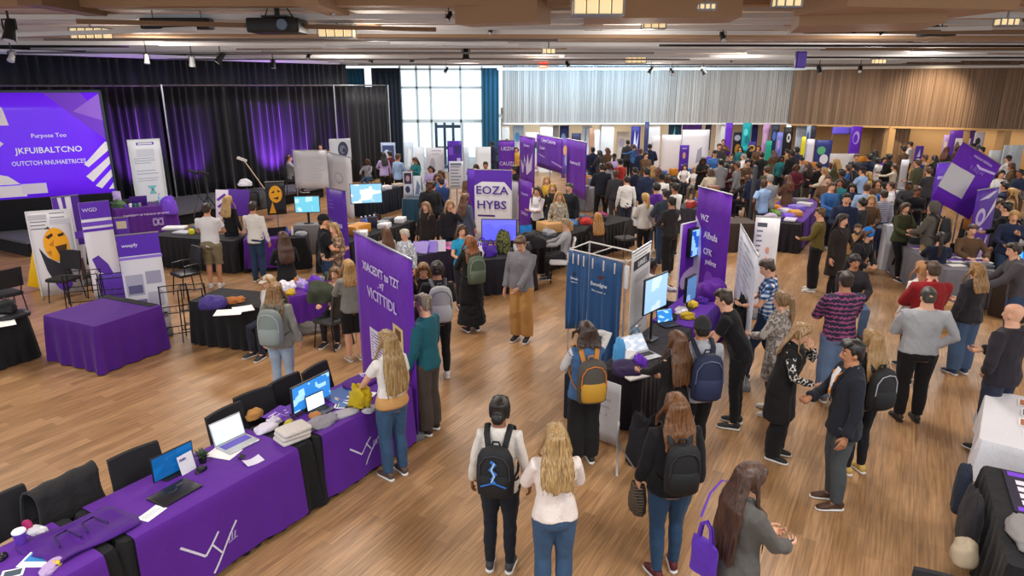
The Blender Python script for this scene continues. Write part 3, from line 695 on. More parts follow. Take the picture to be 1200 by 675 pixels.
loc_(drape('drape_cloth', None, LP0, LP0+LD*(SPL-.05), .02, 4.06, BLK, .34, .09, 5, r), r)
b = MB(); b.tube([(*(LP0), 4.1), (*(LP0+LD*(SPL)), 4.1)], .028, 8); loc_(obj('crossbar', b, plain('a8aab0', .3, .9), r), r)
r2 = empty('pipe_and_drape', tuple(LP0+LD*SPL)+(0,)); tag(r2, 'long black drape on a pipe frame behind the stage, lit purple in places', 'curtain')
loc_(drape('drape_cloth', None, LP0+LD*(SPL+.08), LP1, .02, 4.06, BLK, .34, .09, 6, r2), r2)
b = MB(); b.tube([(*(LP0+LD*SPL), 4.12), (*LP1, 4.12)], .028, 8); loc_(obj('crossbar', b, plain('a8aab0', .3, .9), r2), r2)
for t in (SPL, LL*.8, LL):
    b = MB(); q = LP0+LD*t+np.array((LD[1], -LD[0]))*.16; b.tube([(*q, 0), (*q, 4.14)], .030, 8); b.box((*q, .02), (.45, .45, .03)); loc_(obj('upright', b, plain('b9bcc2', .3, .9), r2), r2)
drape('window_drape', 'teal blue drape at the right edge of the bright glazed entrance', (-1.42, FY-.45), (-.62, FY-.45), .1, 4.9, BLUE, .2, .06, 8)
drape('window_drape', 'dark navy drape at the left edge of the bright glazed entrance', (-6.6, FY-.5), (-5.25, FY-.5), .1, 4.9, NAVY, .22, .06, 9)
drape('window_drape', 'narrow teal drape seen above the black drapes, left of the entrance glazing', (-8.0, FY+.2), (-7.05, FY+.2), 2.4, 4.9, BLUE, .2, .05, 10)
# ---------------------------------------------------------------- stage
def prism(poly, z0, z1):
    b = MB(); n = len(poly); b.add([(x, y, z0) for x, y in poly]+[(x, y, z1) for x, y in poly], [tuple(range(n-1, -1, -1)), tuple(range(n, 2*n))]+[(i, (i+1) % n, n+(i+1) % n, n+i) for i in range(n)]); return b
SG = .4; c0 = np.array((-12., 16.5)); A2, B2 = AX[:2], BX[:2]
st = empty('stage', (c0[0], c0[1], 0)); st['kind'] = 'structure'
e1 = c0+np.array((.447, .894))*10.8; e2 = e1+np.array((-.894, .447))*1.6; e3 = np.array((-16, 19.5)); e4 = c0+B2*4.2
o = obj('stage_deck', prism([c0, e1, e2, e3, e4], SG-.06, SG), plain('5d5e66', .75), st, smooth=False); o.location = -st.location
ins = lambda p: p+np.array((-.10, .06))
o = obj('stage_skirt', prism([c0+(-.04, .06), e1+(-.06, .0), e2, e3, e4+(0, .05)], 0.0, SG-.06), cloth('17171b'), st, smooth=False); o.location = -st.location
s2 = empty('stage_step', tuple(c0+B2*2.9-A2*.55)+(0,), AANG-PI/2); tag(s2, 'low grey carpeted step at the front of the stage by the big screen', 'step')
b = MB(); b.rbox((-.9, 0, .17), (1.9, .7, .05), .02); obj('tread', b, plain('55565e', .8), s2); b = MB(); b.box((-.9, 0, .075), (1.84, .64, .15)); obj('riser', b, plain('1b1b1f', .8), s2, smooth=False)
# ---------------------------------------------------------------- ceiling
WOOD = cloth('a98a6c', .6, .1, .08); WOODD = cloth('836850', .6, .1, .08); PAINT = plain('ded6cc', .6); PAINTB = plain('d8d9dc', .5)
b = MB(); b.box((2, 21, 6.4), (62, 38, .2)); struct(obj('ceiling', b, plain('c9b8a2', .8), smooth=False))
def beam(name, p0, p1, w, z0, z1, mat):
    p0, p1 = np.array(p0, float), np.array(p1, float); d = p1-p0; L = np.linalg.norm(d); b = MB(); b.box((0, 0, (z0+z1)/2), (L, w, z1-z0)); o = obj(name, b, mat, None, smooth=False)
    o.location = ((p0[0]+p1[0])/2, (p0[1]+p1[1])/2, 0); o.rotation_euler = (0, 0, math.atan2(d[1], d[0])); struct(o); return o
rn = random.Random(4); nb_ = 0
Y = 13.6
while Y < 33.4:
    sl = rn.uniform(-.06, .10); w = rn.choice((.35, .5, .8, .9)); z0 = 5.25-.012*(Y-13)+rn.uniform(-.05, .22)
    x0_, x1_ = rn.uniform(-20, -14), rn.uniform(16, 27)
    nb_ += 1; beam('beam_%d' % nb_, (x0_, Y-sl*16), (x1_, Y+sl*16), w, z0+.12, z0+.40, WOOD if nb_ % 4 in (1, 2) else PAINT)
    if nb_ % 2: nb_ += 1; beam('beam_%d' % nb_, (x0_+3, Y+.75-sl*13), (x1_-2, Y+.75+sl*13), .12, z0-.03, z0+.07, PAINTB)
    Y += rn.uniform(1.2, 1.6)
for i in range(34):
    Y = rn.uniform(14, 33); X = rn.uniform(-15, 18); l = rn.uniform(3, 9); s_ = rn.choice((.02, .05, -.04, .3, -.35, 0)); nb_ += 1; zz = rn.uniform(5.0, 5.22); beam('beam_%d' % nb_, (X-l/2, Y-s_*l/2), (X+l/2, Y+s_*l/2), .10, zz, zz+.08, PAINTB if i % 4 else WOODD)
for i, X in enumerate((-13, -8.2, -3.5, 1.4, 5.8, 10.5, 15.5)):
    nb_ += 1; beam('beam_%d' % nb_, (X-1.2*(i-3)*.0, 12.5), (X*1.25+AX[0]*4, 33.5), .42, 5.42, 5.95, WOODD if i % 2 else WOOD)
# deep wooden boxes that hang lower over the right of the hall
for (a, c_, dY, w, z0, z1) in (((955, 30), (1130, 26), 0, 1.6, 4.98, 5.75), ((990, 6), (1195, 10), 0, 1.3, 5.12, 5.9), ((690, 20), (880, 18), 0, 1.1, 5.15, 5.85), ((540, 26), (640, 22), 0, .7, 5.2, 5.6)):
    nb_ += 1; p, q = pz(*a, z0), pz(*c_, z0); beam('beam_%d' % nb_, (p.x, p.y+.8), (q.x, q.y+.8), w, z0, z1, WOOD)
b = MB(); b.box((6.5, FY-.35, 4.86), (14.4, .5, .12)); struct(obj('trim_cove', b, plain('eaf3f8', .5), smooth=False))
wallseg('trim_cove_right', (13.5, FY-.55), (28, 25.7), 4.82, 4.94, .5, plain('e8e4de', .5))
wallseg('trim_cove_left', (-15.0, 19.0), (-7.2, 30.0), 4.96, 5.08, .5, plain('e8eef2', .5))
# ---------------------------------------------------------------- things under the ceiling
LAMPW = plain('f0d6a4', .5, emit=.85); BLKM = plain('17181b', .45); GREYM = plain('8d8f94', .4, .6)
for i, (x, y, wpx, lb) in enumerate(((107, 40, 44, 'square lantern ceiling light nearest the left edge, above the big screen'), (395, 37, 46, 'wide lantern ceiling light right of the black projector'), (700, 8, 66, 'largest lantern ceiling light, at the top edge of the photo'), (766, 29, 30, 'lantern ceiling light just right of the largest lantern'),
        (828, 8, 22, 'small lantern ceiling light at the top edge, right of the largest lantern'), (643, 60, 18, 'small lantern ceiling light above the red exit sign'), (745, 70, 26, 'lantern ceiling light above the middle of the grey wood wall'), (922, 3, 34, 'lantern ceiling light cut by the top edge above the purple speaker'), (1030, 72, 16, 'pair of small lantern lamps above the brown wood wall'), (1180, 26, 26, 'pale lantern ceiling light near the right edge'))):
    zc = 4.98 if y > 55 else 5.2; p = pz(x, y, zc)
    if p.y > 31: p = pz(x, y, 4.86); p = p*(30/p.y) if p.y > 30 else p; p.z = py(x, y, p.y).z
    dep = p.y*.959; W = wpx*.85*dep/F; r = empty('lantern_light', p); tag(r, lb, 'ceiling light')
    b = MB(); n = 4 if W > .6 else 3
    for k in range(n): b.rbox(((k-(n-1)/2)*W/n, 0, -.0), (W/n*.82, W*.55, W*.30), .02)
    obj('diffuser', b, LAMPW, r)
    b = MB()
    for z in (-.17*W, .17*W): b.box((0, 0, z), (W*1.04, W*.62, .02))
    for k in range(n+1): b.box(((k-n/2)*W/n, -W*.29, 0), (.02, .02, W*.34)); b.box(((k-n/2)*W/n, W*.29, 0), (.02, .02, W*.34))
    obj('frame', b, GREYM, r, smooth=False); b = MB(); b.tube([(0, 0, W*.17), (0, 0, max(.3, 5.6-p.z))], .02, 6); obj('stem', b, GREYM, r)
rails = []
for i, (Yr, z, x0_, x1_, mt) in enumerate(((15.5, 5.05, -10, 1, GREYM), (20, 4.98, -14, 4, GREYM), (17.2, 5.02, 3.5, 13, BLKM), (24, 4.95, -12, 6, GREYM), (28, 4.9, -6, 20, GREYM), (22.5, 4.95, 9, 19, BLKM))):
    b = MB(); b.tube([(x0_, Yr, z), (x1_, Yr+.3, z)], .03, 6); o = obj('lighting_rail', b, mt)
    tag(o, ('grey lighting rail nearest the camera, over the left half of the hall', 'grey lighting rail over the stage side of the hall', 'black lighting rail over the right half carrying a projector', 'thin grey rail further back over the stage drapes', 'long grey rail close to the far wall', 'black rail close to the brown wood wall on the right')[i], 'rail')
def spot(x, y, s, label, Yd=None, aim=(0, -.5, -.85), col=BLKM, can='can'):
    p = py(x, y, Yd) if Yd else pz(x, y, 4.95)
    if p.y > 32: p = py(x, y, 31.)
    r = empty('stage_spotlight', p); tag(r, label, 'spotlight'); a = nrm(aim); b = MB()
    b.tube([-a*s*.55, -a*s*.5, -a*s*.1, a*s*.1, a*s*.5, a*s*.55], [s*.16, s*.24, s*.27, s*.27, s*.33, s*.33], 12); obj('lamp_body', b, col, r)
    b = MB(); b.tube([(s*.34, 0, 0), (s*.34, 0, s*.5), (-s*.34, 0, s*.5), (-s*.34, 0, 0)], s*.05, 6); b.tube([(0, 0, s*.5), (0, 0, max(s*.9, 5.3-p.z))], s*.06, 6); obj('yoke', b, BLKM, r)
    b = MB(); b.tube([a*s*.5, a*s*.57], s*.28, 12); obj('lens', b, plain('cfd8e4', .1), r)
SP = [(12, 35, .62, 12.8, 'cluster of black spotlights at the left edge of the photo'), (388, 11, .34, 14, 'small spotlight hanging above the wide lantern'), (546, 63, .62, 22, 'large black spotlight left of the ceiling centre, above the window'), (436, 69, .5, 27, 'black spotlight above the window edge, left of the large one'), (482, 68, .5, 27, 'paired black spotlight between the window drape and the large spotlight'),
      (523, 82, .4, 30, 'small spotlight hanging in front of the entrance glazing'), (763, 82, .5, 30, 'left one of two dark spotlights over the grey wood wall'), (787, 84, .5, 30, 'right one of two dark spotlights over the grey wood wall'), (824, 83, .5, 30, 'tilted black spotlight over the join of grey and brown walls'), (960, 81, .5, 28, 'dark spotlight right of the purple speaker'), (1008, 81, .45, 28, 'round dark spotlight above the lit patch of the brown wall'),
      (847, 43, .38, 17, 'black spotlight hanging alone right of the ceiling centre'), (526, 19, .3, 14, 'small dark camera dome above the ceiling centre left'), (258, 68, .5, 20, 'black spotlight on the rail above the stage drapes'), (225, 72, .45, 20, 'pale spotlight left of its black neighbour above the stage drapes'), (172, 69, .4, 19, 'small white spotlight above the white clipboard sign'), (320, 75, .45, 24, 'dark spotlight hanging before the black drape top'), (14, 66, .42, 17, 'white spotlight at the left edge by the drape top'), (1000, 33, .3, 15, 'small spotlight under the deep wooden box'), (1032, 35, .3, 15, 'dark spotlight beside the projector on the right'), (362, 65, .4, 24, 'black spotlight left of the window-edge spotlight'), (575, 36, .3, 18, 'small dark spotlight above the large one'), (665, 75, .4, 28, 'black spotlight right of the red exit sign')]
for x, y, s, Yd, lb in SP: spot(x, y, s*.56, lb, Yd, (rnd.uniform(-.6, .6), rnd.uniform(-.8, .2), -.8), BLKM if 'white' not in lb and 'pale' not in lb else plain('c9ccd0', .4))
def projector(x, y, Yd, s, label):
    p = py(x, y, Yd); r = empty('projector', p); tag(r, label, 'projector'); b = MB(); b.rbox((0, 0, 0), (s, s*.75, s*.26), s*.05); obj('projector_body', b, BLKM, r)
    b = MB(); b.tube([(s*.22, -s*.36, 0), (s*.22, -s*.48, 0)], s*.10, 12); obj('lens', b, plain('5a6a80', .1), r)
    b = MB(); b.tube([(0, 0, s*.13), (0, 0, 5.9-p.z)], s*.05, 8); b.box((0, 0, s*.17), (s*.5, s*.4, .03)); b.tube([(s*.3, .1, s*.13), (s*.1, 0, s*.5)], .012, 5); b.tube([(-s*.3, .1, s*.13), (-s*.1, 0, s*.5)], .012, 5); obj('mount', b, BLKM, r)
projector(326, 31, 14.2, 1.0, 'large black projector hanging from the ceiling above the stage drapes'); projector(1097, 38, 15.5, .62, 'black projector on the rail at the right under the deep wooden boxes')
def linebox(x, y, Yd, d, mat, name, label, cat):
    p = py(x, y, Yd); r = empty(name, p); tag(r, label, cat); b = MB(); b.rbox((0, 0, 0), d, .04); obj('speaker_cabinet', b, mat, r); b = MB(); b.box((0, -d[1]/2-.004, 0), (d[0]*.9, .006, d[2]*.8)); obj('speaker_grille', b, plain('2b2c30', .7) if mat is BLKM else mat, r, smooth=False)
    for s in (-1, 1): b = MB(); b.tube([(s*d[0]*.35, 0, d[2]/2), (s*d[0]*.35, 0, 5.6-p.z)], .015, 6); obj('hanger', b, GREYM, r)
    return r
linebox(208, 28, 14.3, (1.35, .3, .2), BLKM, 'ceiling_speaker', 'long black speaker bar hung flat under the ceiling on the left', 'speaker')
q = linebox(938, 70, 21, (.28, .22, .46), plain('43239a', .5), 'ceiling_speaker', 'small purple box hanging above the brown wood wall', 'speaker')
p = py(637, 77, 29.5); r = empty('exit_sign', p); tag(r, 'small red exit sign hanging below the ceiling at the centre', 'sign'); b = MB(); b.rbox((0, 0, 0), (.34, .08, .22), .02); obj('sign_box', b, plain('f03a18', .4, emit=1.6), r); text('lettering', 'EXIT', .13, plain('fff2e8', .4, emit=.6), r, (0, -.045, 0), (PI/2, 0, 0))
b = MB(); b.tube([(0, 0, .11), (0, 0, .9)], .012, 6); obj('stem', b, GREYM, r)
PURP = cloth('5a2390', .7, .5); PURPD = cloth('4c1b7c', .75, .6); BLKC = cloth('1b1a1d', .8, .8); WHC = cloth('dedbe0', .8, .6); NAVC = cloth('20303f', .8, .8)
BP = '6424a6'; METAL = plain('b4b6ba', .3, .9); BLKP = plain('1a1a1d', .5); GRYP = plain('6d6e73', .5); WHP = plain('ececee', .55)
TABLES = []
def tablecloth(p0, p1, depth, mat, label, H=.75, hem=.02, amp=.028, wl=.17, seed=1, group=None, name='tablecloth', cat='tablecloth'):
    p0, p1 = Vector((p0[0], p0[1], 0)), Vector((p1[0], p1[1], 0)); d = p1-p0; L = d.length; a = math.atan2(d.y, d.x); r = random.Random(seed); ph = [r.uniform(0, 6) for _ in range(4)]
    TABLES.append((p0.x, p0.y, a, L, depth)); c = .03; pts = []
    per = [((c, 0), (L-c, 0), (0, -1)), ((L, c), (L, depth-c), (1, 0)), ((L-c, depth), (c, depth), (0, 1)), ((0, depth-c), (0, c), (-1, 0))]
    for A, B, n in per:
        A, B = np.array(A), np.array(B); l = np.linalg.norm(B-A); k = max(4, int(l/wl*7))
        for i in range(k): pts.append((A+(B-A)*i/(k-1), np.array(n, float)))
    N = len(pts); acc = 0; V = []; lev = [1, .99, .95, .8, .55, .3, .1, 0]
    ss = [0.]
    for i in range(1, N): ss.append(ss[-1]+np.linalg.norm(pts[i][0]-pts[i-1][0]))
    for v in lev:
        z = hem+(H-hem)*v
        for (q, n), s in zip(pts, ss):
            f = (1-v)**.8; w = (math.sin(2*PI*s/wl+ph[0]+1.2*math.sin(s*3+ph[1]))+.5*math.sin(2*PI*s/(wl*2.7)+ph[2]))*amp*f
            corner = sum(1 for cc in ((0, 0), (L, 0), (L, depth), (0, depth)) if np.linalg.norm(q-np.array(cc)) < .06)
            o = n*(w+.02*f+(.0 if v > .97 else .006)); 
            if corner: o = o+(q-np.array((L/2, depth/2)))/np.linalg.norm(q-np.array((L/2, depth/2)))*.05*f
            V.append((q[0]+o[0], q[1]+o[1], z-(.0 if v < 1 else -.0)))
    b = MB(); Fc = []
    for l in range(len(lev)-1):
        for i in range(N): j = (i+1) % N; Fc.append((l*N+j, l*N+i, (l+1)*N+i, (l+1)*N+j))
    Fc.append(tuple(range(N))); b.add(V, Fc)
    o = obj(name, b, mat, loc=p0, rz=a); tag(o, label, cat, group); o['L'] = 0; del o['L']
    return o
def throw(parent_or_none, p0, p1, depth, s0, s1, mat, label, H=.75, hem=.06, back=.35, seed=1, logo=None, off=.012, amp=.014, name='table_throw'):
    """cloth laid across a table between s0 and s1 along its front edge, hanging down front and back"""
    p0, p1 = Vector((p0[0], p0[1], 0)), Vector((p1[0], p1[1], 0)); d = p1-p0; a = math.atan2(d.y, d.x); r = random.Random(seed); ph = [r.uniform(0, 6) for _ in range(3)]
    def wav(s, f): return (math.sin(2*PI*s/.33+ph[0]+math.sin(s*4+ph[1]))*.6+math.sin(2*PI*s/.8+ph[2]))*amp*f
    prof = []
    for z in np.linspace(hem, H-.02, 9): prof.append((0, -1, z, (H-z)/(H-hem)))
    prof += [(0, -.6, H+off*.6, 0), (0.02, 0, H+off, 0)]
    for t in (.15, .35, .5, .65, .85): prof.append((t*depth, 0, H+off, 0))
    prof += [(depth-.02, 0, H+off, 0), (depth, .6, H+off*.6, 0)]
    for z in np.linspace(H-.03, H-back, 4): prof.append((depth, 1, z, (H-z)/H))
    nu = int((s1-s0)/.05); b = MB(); n = len(prof)
    def fn(u, v):
        t, sg_, z, f = prof[min(n-1, int(round(v*(n-1))))]; s = s0+(s1-s0)*u; ed = .02*f*(2*u-1)
        y = t+sg_*(.030+.035*f+wav(s, f)) if sg_ else t
        return (s+ed, y, z), (0, sg_, 0 if sg_ else 1)
    b.sheet(fn, nu, n-1, .004)
    o = obj(name, b, mat, loc=p0, rz=a); tag(o, label, 'table throw')
    if logo:
        for nm, strokes, m in logo:
            q = MB()
            for (u0, v0), (u1, v1), wd in strokes:
                k = 8; A = np.array((u0, v0)); B = np.array((u1, v1)); dd = (B-A)/np.linalg.norm(B-A); nv = np.array((-dd[1], dd[0]))*wd
                def f2(u, v):
                    w_ = A+(B-A)*u+nv*(v-.5); f = (H-w_[1])/(H-hem); return (w_[0], -(.030+.035*f+wav(w_[0], f))-.006, w_[1])
                q.grid(f2, k, 1)
            obj(nm, q, m, o)
    return o
def chair(loc, heading, label, group=None, col=None, arms=False, cat='chair', name='office_chair', legs='sled', backm=None):
    col = col or CHF; r = empty(name, loc, D2(heading)); tag(r, label, cat, group)
    b = MB(); b.rbox((0, .02, .455), (.47, .46, .07), .06); obj('seat', b, col, r)
    b = MB()
    def fn(u, v): x = (u-.5)*.47*(1-.06*v); return (x, -.225-.07*v-.035*math.cos((u-.5)*2.6)+.03, .60+.36*v), (0, -1, .15)
    b.sheet(fn, 10, 6, .035); obj('backrest', b, backm or col, r)
    for s in (-1, 1):
        for y, nm in ((.2, 'leg'), (-.2, 'leg')): b = MB(); b.tube([(s*.20, y*.85, .44), (s*.225, y*1.1, 0)], .012, 6); obj(nm, b, CHM, r)
        b = MB(); b.tube([(s*.18, -.17, .43), (s*.19, -.225, .60), (s*.19, -.27, .80)], .012, 6); obj('back_post', b, CHM, r)
        if arms: b = MB(); b.tube([(s*.235, -.23, .66), (s*.26, -.05, .665), (s*.26, .14, .655), (s*.25, .15, .47)], [(.022, .012)]*3+[(.012, .01)], 8); obj('armrest', b, CHM, r)
    return r
CHF = cloth('262428', .8, .4); CHM = plain('2d2d30', .35, .6); CHB = plain('19191b', .45)
def laptop(p, rz, label, scr, body='2b2c30', key='17181a', w=.33, dp=.23, ang=105, name='laptop', kb=None):
    r = empty(name, p, rz); tag(r, label, 'laptop'); bm_ = plain(body, .35, .3)
    b = MB(); b.rbox((0, 0, .008), (w, dp, .014), .012); obj('base', b, bm_, r)
    b = MB(); b.box((0, .035, .0165), (w*.86, dp*.45, .002)); ko = obj('keyboard', b, plain(kb or key, .6), r, smooth=False)
    b = MB(); b.box((0, -.07, .0165), (w*.32, dp*.26, .002)); obj('trackpad', b, plain('3c3d42' if body[0] < '8' else 'b5b6ba', .4), r, smooth=False)
    M = Matrix.Translation((0, dp/2, .012)) @ Matrix.Rotation(D2(ang-90), 4, 'X') 
    b = MB(); b.rbox((0, 0, dp/2), (w, .009, dp), .004); b.xf(Matrix.Translation((0, dp/2, .012)) @ Matrix.Rotation(-D2(ang-90), 4, 'X')); lid = obj('lid', b, bm_, r)
    b = MB(); b.box((0, -.0055, dp/2), (w*.93, .001, dp*.88)); b.xf(Matrix.Translation((0, dp/2, .012)) @ Matrix.Rotation(-D2(ang-90), 4, 'X')); obj('display', b, scr, lid, smooth=False)
    return r
def screenmat(bg, fg, emit=1., sc=6., seed=0., third=None):
    k = ('scr', bg, fg, emit, sc, seed)
    if k in MC: return MC[k]
    m, nt, b = nodes('screen_picture'); tc = nn(nt, 'ShaderNodeTexCoord'); mp = nn(nt, 'ShaderNodeMapping'); mp.inputs['Location'].default_value = (seed, seed*.7, seed*.3); lk(nt, tc.outputs['Generated'], mp.inputs['Vector'])
    v = nn(nt, 'ShaderNodeTexVoronoi', distance='CHEBYCHEV'); v.inputs['Scale'].default_value = sc; lk(nt, mp.outputs['Vector'], v.inputs['Vector'])
    r = nn(nt, 'ShaderNodeValToRGB'); r.color_ramp.interpolation = 'CONSTANT'; e = r.color_ramp.elements; e[0].color = lin(bg); e[1].color = lin(fg); e[1].position = .62; q = e.new(.86); q.color = lin(third or bg)
    lk(nt, v.outputs['Color'], r.inputs['Fac']); lk(nt, r.outputs['Color'], b.inputs['Base Color']); lk(nt, r.outputs['Color'], b.inputs['Emission Color']); b.inputs['Emission Strength'].default_value = emit; b.inputs['Roughness'].default_value = .15
    MC[k] = m; return m
def monitor(p, rz, label, scr, w=.55, hgt=.33, lift=.14, name='monitor', stand=True, th=.03, bez='1b1c1f'):
    r = empty(name, p, rz); tag(r, label, 'monitor'); bz = plain(bez, .4)
    b = MB(); b.rbox((0, 0, lift+hgt/2), (w, th, hgt), .008); pn = obj('panel', b, bz, r); b = MB(); b.box((0, -th/2-.001, lift+hgt/2), (w*.95, .002, hgt*.92)); obj('display', b, scr, pn, smooth=False)
    if stand:
        b = MB(); b.tube([(0, .03, .01), (0, .04, lift+hgt*.4)], [(.03, .012)]*2, 8); obj('stand', b, bz, r); b = MB(); b.rbox((0, .03, .008), (.24, .17, .014), .03); obj('foot', b, bz, r)
    return r
def paper(p, rz, label, sz=(.21, .297), col='f2f0ee', cat='paper', name='paper_sheet', printc=None, group=None, th=.002, curl=.004):
    r = empty(name, p, rz) if printc else None; b = MB()
    def fn(u, v): return ((u-.5)*sz[0], (v-.5)*sz[1], th/2+curl*(2*u-1)**2*(.4+.6*v)), (0, 0, 1)
    b.sheet(fn, 4, 3, th)
    if not printc:
        o = obj(name, b, plain(col, .6)); o.location = p; o.rotation_euler = (0, 0, rz); return tag(o, label, cat, group)
    tag(r, label, cat, group); obj('sheet', b, plain(col, .6), r); q = MB(); 
    for (u0, v0, u1, v1, i) in printc[1]:
        def f3(a, c): u = u0+(u1-u0)*a; v = v0+(v1-v0)*c; return ((u-.5)*sz[0], (v-.5)*sz[1], th+.0012+curl*(2*u-1)**2*(.4+.6*v))
        q.grid(f3, 4, 2, i)
    obj('print', q, [plain(c, .5) for c in printc[0]], r); return r
LAYOUT = (['3a6ea8', '2c2c38', '7fb4d8'], [(.1, .35, .9, .85, 0), (.1, .88, .6, .94, 1), (.1, .1, .55, .15, 1), (.1, .2, .8, .25, 1), (.2, .45, .7, .6, 2)])
def lump(p, sz, mat, label, cat, name, seed=1, rz=0., fl=.5, group=None, sub=2):
    """a soft crumpled heap (clothes, bags, fabric)"""
    b = MB(); b.ell((0, 0, 0), (1, 1, 1), 40, 22); V = b.V(); r = np.random.RandomState(seed); V = np.sign(V)*np.abs(V)**.82
    K = r.normal(size=(6, 3))*np.array([[1.6], [2.6], [3.6], [5.5], [8], [12]]); ph = r.uniform(0, 6, 6); wp = V+.25*np.sin(V[:, [1, 2, 0]]*3.3+ph[0])
    dsp = .55*np.sin(wp @ K[0]+ph[0])+.4*np.sin(wp @ K[1]+ph[1])
    for k, a_ in ((2, .42), (3, .34), (4, .22), (5, .12)): dsp += a_*(1-2*np.abs(np.sin(wp @ K[k]*.6+ph[k])))
    V = V*(1+dsp[:, None]*.30*fl*np.array((.8, .8, 1.3))); V[:, 2] = np.maximum(V[:, 2]+.35, 0)/1.35; V = V*np.array((sz[0]/2, sz[1]/2, sz[2]))
    b.v = [V]; o = obj(name, b, mat, auto=False); o.location = p; o.rotation_euler = (0, 0, rz); return tag(o, label, cat, group)
def tote(p, rz, sz, mat, label, cat='bag', name='tote_bag', strap=True):
    r = empty(name, p, rz); tag(r, label, cat); w, d, h_ = sz; b = MB()
    rows = [(0, .86, .55), (.02, .95, .9), (.35, 1., 1.), (.8, .97, .7), (1., .96, .32)]
    b.tube([(0, 0, h_*z) for z, _, _ in rows], [(w/2*a, d/2*c) for _, a, c in rows], 20, side=(1, 0, 0)); V = b.V(); V[:, :2] += .012*np.sin(V[:, [2, 2]]*30+V[:, [1, 0]]*25); b.v = [V]; obj('bag_body', b, mat, r)
    if strap:
        for s in (-1, 1): b = MB(); b.tube([(-w*.25, s*d*.14, h_*.97), (-w*.18, s*d*.12, h_*1.4), (0, s*d*.1, h_*1.55), (w*.18, s*d*.12, h_*1.4), (w*.25, s*d*.14, h_*.97)], [(.014, .004)]*5, 6); obj('bag_strap', b, mat, r)
    return r
def fold_stack(p, rz, sz, n, mat, label, cat='folded cloth', name='folded_shirts', seed=1):
    r = random.Random(seed); b = MB(); hh = sz[2]/n
    for i in range(n): b.rbox((r.uniform(-.012, .012), r.uniform(-.012, .012), hh*(i+.5)), (sz[0]*r.uniform(.94, 1.04), sz[1]*r.uniform(.94, 1.04), hh*.92), .03, r.uniform(-.08, .08))
    o = obj(name, b, mat); o.location = p; o.rotation_euler = (0, 0, rz); return tag(o, label, cat)
def boxthing(p, rz, sz, mat, label, cat='box', name='cardboard_box', rad=.012, lid=None, group=None):
    r = empty(name, p, rz); tag(r, label, cat, group); b = MB(); b.rbox((0, 0, sz[2]/2), sz, rad); obj('box_body', b, mat, r)
    if lid: b = MB(); b.rbox((0, 0, sz[2]+.012), (sz[0]*1.03, sz[1]*1.03, .03), rad); obj('lid', b, lid, r)
    return r
def cup(p, mat, lidm, label, r_=.042, h_=.12):
    e = empty('paper_cup', p); tag(e, label, 'cup'); b = MB(); b.lathe([(r_*.72, 0), (r_*.76, .004), (r_*.98, h_)], 14); obj('cup_body', b, mat, e); b = MB(); b.lathe([(r_*1.06, h_), (r_*1.06, h_+.008), (r_*.9, h_+.016), (r_*.86, h_+.014)], 14); obj('lid', b, lidm, e); return e
def bottle(p, col, label, h_=.24, cap='f0f0f0', group=None):
    e = empty('bottle', p); tag(e, label, 'bottle', group); b = MB(); r = h_*.15; b.lathe([(r*.9, 0), (r, .01), (r, h_*.6), (r*.85, h_*.72), (r*.4, h_*.88), (r*.4, h_*.95)], 12); obj('bottle_body', b, plain(col, .25), e); b = MB(); b.lathe([(r*.46, h_*.93), (r*.46, h_)], 10); obj('bottle_cap', b, plain(cap, .4), e); return e
